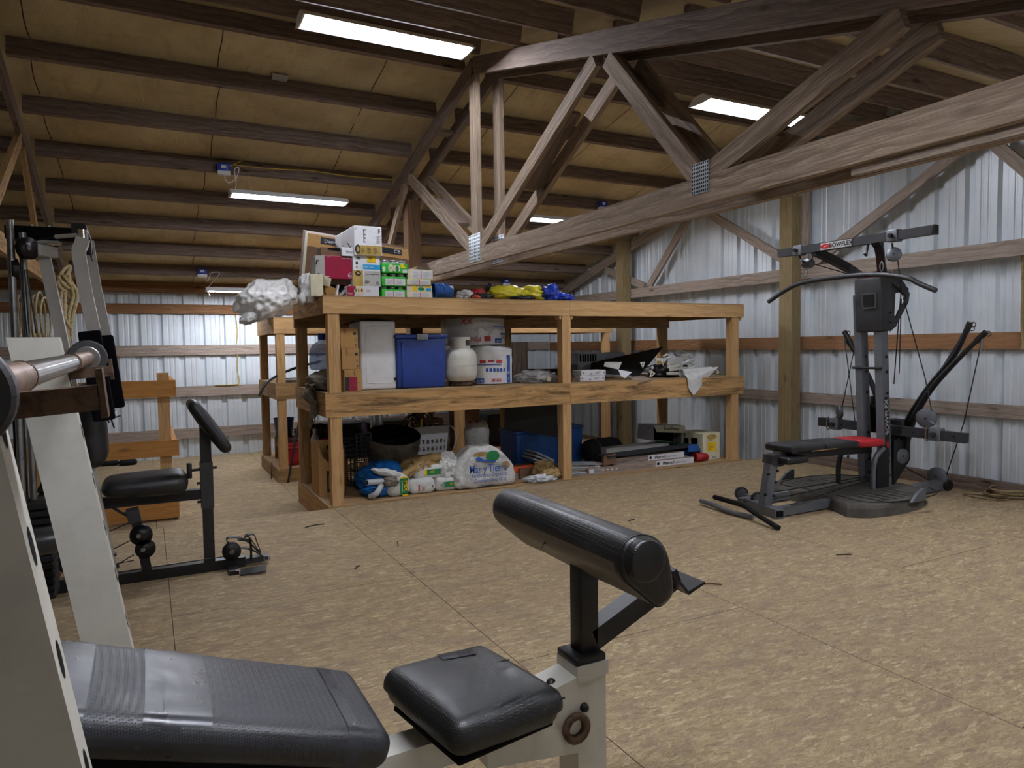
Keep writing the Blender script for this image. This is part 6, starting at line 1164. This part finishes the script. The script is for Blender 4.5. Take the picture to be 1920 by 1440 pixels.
part('back_pad', MB().rbox((-.268, 4.2, .868), (.060, .145, .205), .055, R=ry(-.06), seg=4, mid=6, puff=.012), M['vinyl_plain'], T)
part('foam_roller', MB().lathe([(0, 0), (.05, .004), (.058, .03), (.058, .12), (.036, .22), (.012, .26), (0, .262)], AY(36, 1022, 3.55), (1, .12, .02), 20), M['vinyl_plain'], T)
part('side_frame', MB().box(-.66, -.61, 3.9, 3.95, .05, 1.82), M['black_matte'], T); part('side_frame', MB().box(-.66, -.61, 4.62, 4.67, .05, 1.0), M['black_matte'], T)
# straps lying on its front foot
m = MB(); c = AY(455, 1020, GY)
Q = lambda x, y: AY(x, y, GY-.02)
ribbon(m, [Q(440, 1020), Q(426, 1016), Q(428, 1008), Q(450, 1008), Q(468, 1018), Q(486, 1034), Q(480, 1030), Q(462, 1014), Q(445, 1012)], .045, (0, 1, 0)); ribbon(m, [Q(458, 1008), Q(466, 1002), Q(476, 1002), Q(480, 1012), Q(488, 1036), Q(470, 1010), Q(460, 1004)], .045, (0, 1, 0)); ribbon(m, [Q(432, 1018), Q(445, 1026), Q(470, 1030), Q(492, 1042)], .04, (0, 1, 0))
solo('ankle_strap', m, M['vinyl_plain'], 'looped black leather ankle straps lying on the multi gym foot', 'strap')
# ================================================================ gray cable gym at the right wall
CY = 3.66
T = thing('cable_gym', 'gray cable gym with black power rods, red tipped bench and floor platform', 'exercise machine', (4.9, CY, 0))
OUTL = [(4.36, 3.29), (4.44, 3.47), (4.49, 3.60), (4.49, 3.74), (4.44, 3.88), (4.38, 4.04), (4.46, 4.16), (4.75, 4.22), (5.10, 4.22), (5.33, 4.10), (5.44, 3.90), (5.46, 3.70), (5.43, 3.48), (5.30, 3.31), (5.08, 3.20), (4.76, 3.16), (4.48, 3.19)]
oc = V((4.92, 3.68, 0)); P0 = smooth_path([V((x, y, 0)) for x, y in OUTL]+[V((OUTL[0][0], OUTL[0][1], 0))], 3)[:-1]; N = len(P0); vs = []
for z, k in ((0, 1.0), (.06, .985), (.080, .965), (.088, .93), (.088, 0)): vs += [oc+(p-oc)*k+V((0, 0, z)) for p in P0]
plat = part('platform', MB().add(vs, [(i*N+j, i*N+(j+1) % N, (i+1)*N+(j+1) % N, (i+1)*N+j) for i in range(4) for j in range(N)]), paint('#56524c', .8, 0, .25, 7, .2, .4, 40), T)
for sg in (1, -1):
    for i in range(6):
        x = 4.66+.085*i; part('tread_groove', MB().box(x, x+.022, CY+sg*.30-.12, CY+sg*.30+.12, .0875, .0895), M['black'], plat)
    part('tread_edge', MB().tube(smooth_path([(4.58, CY+sg*.12, .089), (4.56, CY+sg*.40, .089), (4.9, CY+sg*.50, .089), (5.25, CY+sg*.46, .089), (5.42, CY+sg*.3, .089)]), .005, 5), M['black'], plat)
    part('guide_fin', MB().prism([(-.09, 0), (.07, 0), (.07, .085), (.05, .09), (-.02, .06)], (4.78+.16*(sg < 0), CY+sg*.52, .08), (1, 0, 0), (0, 0, 1), .022), M['gym_gray'], T)
# foot frame
A, B = AZ(1462, 964, .035), AZ(1404, 942, .035)
part('front_foot', MB().bar(A+V((0, -.0, 0)), B, .075, .065), M['gym_gray'], T); part('foot_opening', MB().bar(A+(A-B).normalized()*.001, A+(A-B).normalized()*.003, .055, .045), M['black_matte'], T)
for y in (A.y+.045, CY+.235): part('foot_rail', MB().bar((A.x+.03, y, .04), (4.60, y, .045), .06, .06), M['gym_gray'], T)
for px, py in ((1390, 925), (1421, 935)):
    c = AZ(px, py, .075); w = part('transport_wheel', MB().disc(c, (.35, 1, 0), .052, .03, 26), M['gym_dark'], T); part('wheel_hub', MB().disc(c, (.35, 1, 0), .040, .034, 22), M['gym_gray'], w)
part('axle', MB().bar(AZ(1392, 928, .06), AZ(1424, 938, .06), .03, .03), M['gym_gray'], T)
b0, b1 = AY(1433, 945, CY), AY(1446, 866, CY); part('bench_leg', MB().bar(V((b0.x, CY, .03)), b1, .06, .075, up=(1, 0, .1)), M['gym_gray'], T)
for t_, s in ((.25, 1), (.55, 1), (.8, 1), (.3, -1), (.75, -1)): p = V((b0.x, CY, .05)).lerp(b1, t_)+V((s*.042, -.03, 0)); part('bolt', MB().disc(p, (1, 0, 0), .010, .016, 10), M['black'], T)
# bench
E0 = AZ(1393, 824, .50); E1 = AZ(1648, 822, .455); XA, XB = E0.x+.02, 5.12; zt = lambda x: .498-.020*(x-XA)
def bpad(x0, x1, mt, hw=.135): 
    c = ((x0+x1)/2, CY, zt((x0+x1)/2)-.028); return part('bench_pad', MB().rbox(c, ((x1-x0)/2-.004, hw, .028), .018, R=ry(.02), seg=3, mid=4, puff=.003), M[mt], T)
bpad(XA, XA+.36, 'vinyl_plain', .13); bp = bpad(XA+.36, 4.82, 'vinyl_plain'); bpad(4.82, XB, 'gym_red')
part('tape_patch', MB().box(4.28, 4.55, CY-.1375, CY-.1362, zt(4.4)-.046, zt(4.4)-.041), M['card'], bp)
part('bench_rail', MB().bar((XA+.12, CY, .415), (5.10, CY, .385), .06, .06), M['gym_dark'], T); part('rail_bracket', MB().prism([(3.98, .43), (4.12, .43), (4.14, .36), (4.06, .34), (3.97, .37)], (0, CY, 0), (1, 0, 0), (0, 0, 1), .085), M['gym_dark'], T); part('rating_label', MB().box(4.06, 4.10, CY-.0445, CY-.0430, .375, .393), M['paper'], T)
part('leg_cushion', MB().rbox((XA+.07, CY-.02, .39), (.11, .11, .026), .016, seg=2, mid=3), M['vinyl_plain'], T)
# two uprights leaning slightly forward
def up_x(z): return 5.245-.065*(z-.1)
UY = (CY-.045, CY+.130)
for y in UY:
    m = MB().bar((up_x(.08), y, .08), (up_x(1.62), y, 1.62), .062, .085, up=(1, 0, 0)); u_ = part('upright', m, M['gym_gray'], T)
    for z in (.17, .28, .50, .83, 1.00, 1.12): part('bolt', MB().disc((up_x(z)+.012, y-.033, z), (0, 1, 0), .011, .010, 10), M['black'], u_)
yn = UY[0]-.0315; dec = part('side_decal', slab([(up_x(.32)-.030, yn, .32), (up_x(.32)+.028, yn, .32), (up_x(.80)+.028, yn, .80), (up_x(.80)-.030, yn, .80)], .0006), M['ink'], T)
lettering('lettering', 'BOWFLEX', .060, (up_x(.64)-.0, yn-.001, .64), (-.065, 0, 1), (-1, 0, -.065), M['enamel_gray'], T, bold=.001, sx=1.05)
part('decal_mark', slab([(up_x(.36)-.018, yn-.002, .36), (up_x(.36)+.018, yn-.002, .36), (up_x(.44)+.018, yn-.002, .44), (up_x(.44)-.018, yn-.002, .44)], .0005), M['red_plastic'], T)
part('tie_bar', MB().tube([(up_x(1.03)-.05, UY[0]-.03, 1.03), (up_x(1.03)-.05, UY[1]+.05, 1.03)], .010, 8), M['gym_dark'], T)
# shroud with badge and curved rear plate
sc_ = V((up_x(1.53), (UY[0]+UY[1])/2-.028, 1.535)); part('shroud', MB().rbox(sc_, (.068, .118, .215), .018, R=ry(-.065), seg=2, mid=3), M['gym_dark'], T)
x_ = sc_.x-.075; part('badge', MB().prism([(-.055, -.06), (.055, -.06), (.065, .0), (.06, .065), (-.06, .065), (-.065, .0)], (x_, sc_.y-.02, 1.56), (0, -1, 0), (-.065, 0, 1), .012), paint('#4a4f52', .45), T); part('badge_face', MB().prism([(-.042, -.045), (.042, -.045), (.05, .0), (.046, .052), (-.046, .052), (-.05, .0)], (x_-.006, sc_.y-.02, 1.56), (0, -1, 0), (-.065, 0, 1), .006), M['black'], T)
part('top_cap', MB().rbox((sc_.x-.01, sc_.y-.02, 1.755), (.06, .07, .022), .016, seg=2, mid=2), M['red_plastic'], T)
ring = [(0.03, 1.76), (.12, 1.76), (.20, 1.70), (.265, 1.62), (.25, 1.55), (.16, 1.44), (.10, 1.36), (.03, 1.32)]; inn = [(.09, 1.44), (.135, 1.50), (.170, 1.56), (.178, 1.60), (.155, 1.61), (.115, 1.57), (.08, 1.50)]
for sg in (-1, 1):
    m = MB()
    y = sc_.y+sg*.105; X0 = sc_.x+.03
    o = [(x, z) for x, z in ring]; i_ = [(.085, 1.62), (.14, 1.63), (.215, 1.60), (.205, 1.56), (.135, 1.49), (.09, 1.42), (.075, 1.45), (.08, 1.53)]
    for dy, flip in ((-.006, 1), (.006, 0)):
        vs = [(X0+x, y+dy, z) for x, z in o+i_]; fs = [(k, (k+1) % 8, 8+(k+1) % 8, 8+k) for k in range(8)]; m.add(vs, [f_[::-1] if flip else f_ for f_ in fs])
    for P8 in (o, i_):
        m.add([(X0+x, y+dy, z) for x, z in P8 for dy in (-.006, .006)], [(2*k, 2*k+1, 2*((k+1) % 8)+1, 2*((k+1) % 8)) for k in range(8)])
    part('rear_plate', m, M['gym_dark'], T)
for px, py in ((1671, 586), (1671, 605)): part('bolt', MB().disc(AY(px, py, sc_.y-.14), (0, 1, 0), .010, .012, 10), M['black'], T)
# top cross bar with arms
XT = 4.72; c0, c1 = AX(1462, 473, XT), AX(1752, 434, XT); zc = (c0.z+c1.z)/2
cb = part('top_bar', MB().bar((XT, c0.y, zc), (XT, c1.y, zc), .05, .062), M['gym_dark'], T); part('end_cap', MB().rbox((XT, c1.y-.004, zc), (.028, .012, .034), .008), M['black'], cb)
q = AX(1567, 455, XT-.026); pl = part('name_plate', MB().box(XT-.0275, XT-.0255, q.y-.135, q.y+.135, zc-.028, zc+.024), M['enamel_gray'], cb)
lettering('lettering', 'BOWFLEX', .044, (XT-.028, q.y-.045, zc-.002), (0, -1, 0), (0, 0, 1), M['ink'], T, bold=.0012); part('logo_mark', MB().prism(oval(0, 0, .045, .018), (XT-.0282, q.y+.09, zc-.002), (0, -1, 0), (0, 0, 1), .0012), M['red_plastic'], T); part('logo_stroke', MB().prism([(-.02, -.006), (.0, -.003), (.02, .007), (0, .003)], (XT-.0292, q.y+.09, zc-.002), (0, -1, 0), (0, 0, 1), .0012), M['paper'], T)
def sq_arm(pts, w=.058, h=.058):
    m = MB()
    for a, b_ in zip(pts, pts[1:]): m.bar(a, b_+(b_-a).normalized()*.012, w, h)
    part('top_arm', m, M['gym_dark'], T)
s0 = V((sc_.x, sc_.y+.07, 1.745)); s1 = V((sc_.x+.03, sc_.y-.06, 1.745))
sq_arm(smooth_path([s0, V((sc_.x-.10, sc_.y+.16, 1.84)), V((XT+.06, AX(1530, 462, XT).y, zc-.045)), V((XT, AX(1528, 460, XT).y, zc-.03))], 3)); sq_arm(smooth_path([s1, V((sc_.x-.05, sc_.y-.10, 1.84)), V((XT+.08, AX(1634, 452, XT).y-.0, zc-.03)), V((XT+.02, AX(1632, 450, XT).y, zc))], 3))
part('rear_stay', MB().bar(V((sc_.x+.03, sc_.y-.10, 1.76)), V((sc_.x+.22, sc_.y-.13, 1.63)), .02, .06), M['gym_dark'], T)
def pulley(c, ax, r, mat='gym_gray', tail=None):
    ax = V(ax).normalized(); p = part('cable_pulley', MB().lathe([(0, -.018), (r*.9, -.018), (r, -.012), (r, .012), (r*.9, .018), (0, .018)], c, ax, 28), M[mat], T)
    part('pulley_pin', MB().disc(c, ax, r*.12, .042, 10), M['black'], p)
    if tail: part('pulley_tail', MB().tube([c, V(tail)], r*.2, 10), M[mat], p)
    return p
for px, py in ((1499, 467), (1677, 444)):
    c = AX(px, py, XT); part('bar_clamp', MB().rbox((XT, c.y, zc), (.034, .040, .042), .006, seg=1, mid=1), M['gym_gray'], cb); part('clamp_knob', MB().disc((XT-.045, c.y, zc), (1, 0, 0), .016, .03, 14), M['black'], cb)
c = AX(1515, 494, XT+.01); pulley(c, (.4, .3, 1), .052, 'gym_gray', AX(1500, 487, XT)); c = AX(1676, 477, XT+.01); pulley(c, (1, .5, -.2), .05, 'gym_gray', AX(1665, 488, XT))
for px0, py0, px1, py1 in ((1499, 477, 1501, 487), (1673, 456, 1674, 466)): part('eye_bolt', MB().tube([AX(px0, py0, XT), AX(px1, py1, XT)], .007, 7), M['black'], T)
for px, py in ((1510, 512), (1653, 500)): 
    c = AX(px, py, XT); part('snap_hook', MB().tube([c+V((0, .014*math.cos(k*PI/6), .034*math.sin(k*PI/6))) for k in range(12)], .0045, 6, closed=True), M['steel'], T)
for px, py, d in ((1524, 472, 1), (1628, 458, -1)):
    a = AX(px, py, XT); part('hanger_hook', MB().tube(smooth_path([a, a+V((-.02, 0, -.06)), a+V((-.05, d*.02, -.085)), a+V((-.09, d*.03, -.07))]), .010, 7), M['gym_dark'], T)
# lower cross bar
XL_ = 5.36; c0, c1 = AX(1537, 790, XL_), AX(1813, 822, XL_); zl = (c0.z+c1.z)/2; lb_ = part('lower_bar', MB().bar((XL_, c0.y, c0.z), (XL_, c1.y, c1.z), .05, .075), M['gym_dark'], T)
for px, py in ((1567, 790), (1756, 812)): c = AX(px, py, XL_); part('bar_clamp', MB().rbox((XL_, c.y, zl), (.036, .045, .05), .006, seg=1, mid=1), M['gym_gray'], lb_); part('clamp_knob', MB().disc((XL_-.05, c.y, zl), (1, 0, 0), .02, .03, 14), M['gym_dark'], lb_); part('clip_ring', MB().tube([V((XL_-.03+.02*math.cos(k*PI/7), c.y+.055, zl+.055*math.sin(k*PI/7))) for k in range(14)], .005, 6, closed=True), M['rust_chrome'], lb_)
pulley(AX(1574, 772, XL_), (.8, -.6, .1), .058, 'gym_gray', AX(1569, 783, XL_)); pulley(AX(1737, 784, XL_), (1, .15, .1), .075, 'gym_gray', AX(1752, 796, XL_))
for k in range(8): 
    y = c1.y+(c0.y-c1.y)*(k+.5)/8; part('adjust_hole', MB().disc((XL_-.0255, y, zl), (1, 0, 0), .007, .002, 10), M['black_matte'], lb_)
# power rods and their box
part('rod_box', MB().rbox((5.50, sc_.y, .43), (.05, .075, .17), .012, seg=1, mid=1), M['black'], T)
def rodp(pts, r0=.030, r1=.016): 
    q = smooth_path(pts, 6); n = len(q); m = MB().tube(q, [r0+(r1-r0)*i/(n-1) for i in range(n)], 10); r_ = part('power_rod', m, M['black'], T); part('rod_cap', MB().tube([q[-3], q[-1]+(q[-1]-q[-3]).normalized()*.02], r1*1.35, 12), M['black'], r_); t = q[-1]; part('cap_ring', MB().tube([t+V((.0, -.03+.018*math.cos(k*PI/6), .018*math.sin(k*PI/6))) for k in range(12)], .004, 6, closed=True), M['gym_dark'], r_)
R = lambda x, y, X=5.50: AX(x, y, X)
rodp([R(1688, 850), R(1697, 800), R(1735, 735), R(1790, 665), R(1817, 609)]); rodp([R(1698, 850, 5.46), R(1706, 800, 5.46), R(1742, 735, 5.46), R(1790, 680, 5.46), R(1845, 626, 5.46)]); rodp([R(1692, 860, 5.54), R(1720, 770, 5.54), R(1770, 690, 5.54), R(1815, 616, 5.54)], .026, .014)
rodp([R(1668, 850), R(1660, 790), R(1635, 720), R(1610, 670), R(1585, 625)]); rodp([R(1665, 850, 5.54), R(1655, 790, 5.54), R(1630, 710, 5.54), R(1590, 640, 5.54)], .026, .014)
# lower plates between the uprights and the platform
part('side_plate', MB().prism([(-.05, 0), (.10, 0), (.10, .30), (.05, .34), (.0, .33), (-.04, .20), (-.05, .05)], (5.10, UY[0]-.06, .085), (1, 0, 0), (0, 0, 1), .012), M['black'], T)
m = MB().tube(smooth_path([(4.98, UY[1]+.05, .09), (4.98, UY[1]+.05, .24), (5.02, UY[1]+.05, .34), (5.12, UY[1]+.05, .40)]), .020, 8); part('curved_leg', m, M['black'], T); part('curved_leg', MB().tube(smooth_path([(5.0, UY[0]-.07, .09), (5.0, UY[0]-.07, .22), (5.03, UY[0]-.07, .34), (5.12, UY[0]-.07, .40)]), .020, 8), M['gym_gray'], T)
part('rear_bracket', MB().prism([(0, -.05), (.0, .32), (.06, .34), (.19, .27), (.20, .14), (.11, .06)], (5.30, UY[0]-.02, .12), (1, 0, 0), (0, 0, 1), .03), M['black'], T); pulley(AX(1690, 855, 5.40), (.25, 1, 0), .062, 'gym_gray')
part('seat_knob', MB().tube([(4.72, CY-.10, .35), (4.78, CY-.06, .36)], .010, 8), M['steel'], T)
# center hanging weight guide between the uprights
q = AX(1638, 770, 5.34); part('rod_holder', MB().lathe([(0, -.17), (.02, -.17), (.022, -.12), (.05, -.12), (.052, .02), (.065, .03), (.06, .06), (.03, .07), (.025, .12), (0, .12)], q, n=16), M['black'], T)
# rear arm of the base
a, b_ = AZ(1722, 918, .05), AZ(1763, 908, .05); part('base_arm', MB().bar(a+V((-.2, .0, 0)), b_, .07, .075), M['gym_gray'], T); pulley(AX(1757, 893, b_.x-.02), (1, .15, .05), .075, 'gym_gray', b_+V((0, 0, .05))); part('arm_wheel', MB().disc(b_+V((.02, -.05, -.0)), (.2, 1, 0), .045, .03), M['black'], T)
# cables
def cab(pts): part('cable', MB().tube([AX(*p) if len(p) == 3 and p[0] > 50 else V(p) for p in pts], .0042, 6), M['cable'], T)
cab([(1610, 615, 5.2), (1578, 768, 5.36)]); cab([(1583, 632, 5.5), (1603, 790, 5.36)]); cab([(1648, 622, 5.22), (1647, 770, 5.3)]); cab([(1682, 478, 4.73), (1690, 540, 5.3), (1682, 640, 5.4), (1676, 720, 5.4)])
cab([(1690, 545, 5.35), (1735, 710, 5.36), (1748, 776, 5.36)]); cab([(1838, 650, 5.46), (1808, 790, 5.40), (1775, 890, 5.6)]); cab([(1690, 560, 5.38), (1686, 700, 5.4)]); cab([(1522, 494, 4.73), (1605, 518, 5.1)]); cab([(1695, 875, 5.45), (1745, 902, b_.x)])
for y0, y1 in ((CY-.20, CY-.06), (CY+.16, CY+.02), (CY-.02, CY-.02)): part('cable', MB().tube([(3.98, y0, .10), (4.5, (y0+y1)/2, .125), (5.1, y1, .16)], .004, 6), M['cable'], T)
part('rod_clip', MB().tube([AX(1585, 634, 5.5), AX(1584, 655, 5.5)], .008, 6), M['steel'], T); part('rod_clip', MB().tube([AX(1842, 632, 5.46), AX(1838, 662, 5.46)], .009, 6), M['steel'], T)
# lat bar on the hangers, bars on the floor
q = [AX(1441, 566, XT-.04), AX(1470, 546, XT-.04), AX(1502, 531, XT-.04), AX(1560, 521, XT-.04), AX(1640, 515, XT-.04), AX(1700, 521, XT-.04), AX(1722, 531, XT-.04), AX(1755, 545, XT-.04)]
solo('pulldown_bar', MB().tube(smooth_path(q, 4), .018, 12), M['gym_dark'], 'long dark pulldown bar with bent ends hanging from the gray gym', 'bar')
def fbar(pts, r, label, mats):
    q = smooth_path(pts, 5); T_ = thing('exercise_bar', label, 'handle bar', q[len(q)//2], 'handle bars on the floor'); h = len(q)*2//3
    part('grip', MB().tube(q[:h+1], r, 10), M[mats[0]], T_); part('bar_end', MB().tube(q[h:], r*.95, 10), M[mats[1]], T_)
fbar([AZ(1340, 932, .05), AZ(1372, 941, .065), AZ(1395, 948, .085), AZ(1415, 962, .06), AZ(1460, 990, .018)], .019, 'black bent handle bar, nearer of two on the floor before the gray gym', ('rubber', 'rubber'))
fbar([AZ(1314, 939, .03), AZ(1336, 946, .03), AZ(1370, 960, .022), AZ(1412, 970, .02)], .018, 'gray tipped handle bar, farther of two on the floor before the gray gym', ('gym_gray', 'gym_gray'))
# ---------------------------------------------------------------- world and view
wd = bpy.data.worlds.new('world'); SC.world = wd; wd.use_nodes = True
wd.node_tree.nodes['Background'].inputs[0].default_value = (.5, .55, .6, 1); wd.node_tree.nodes['Background'].inputs[1].default_value = .02
SC.view_settings.view_transform = 'Standard'; SC.view_settings.look = 'None'; SC.view_settings.gamma = 1; SC.view_settings.use_curve_mapping = False
SC.view_settings.exposure = 0
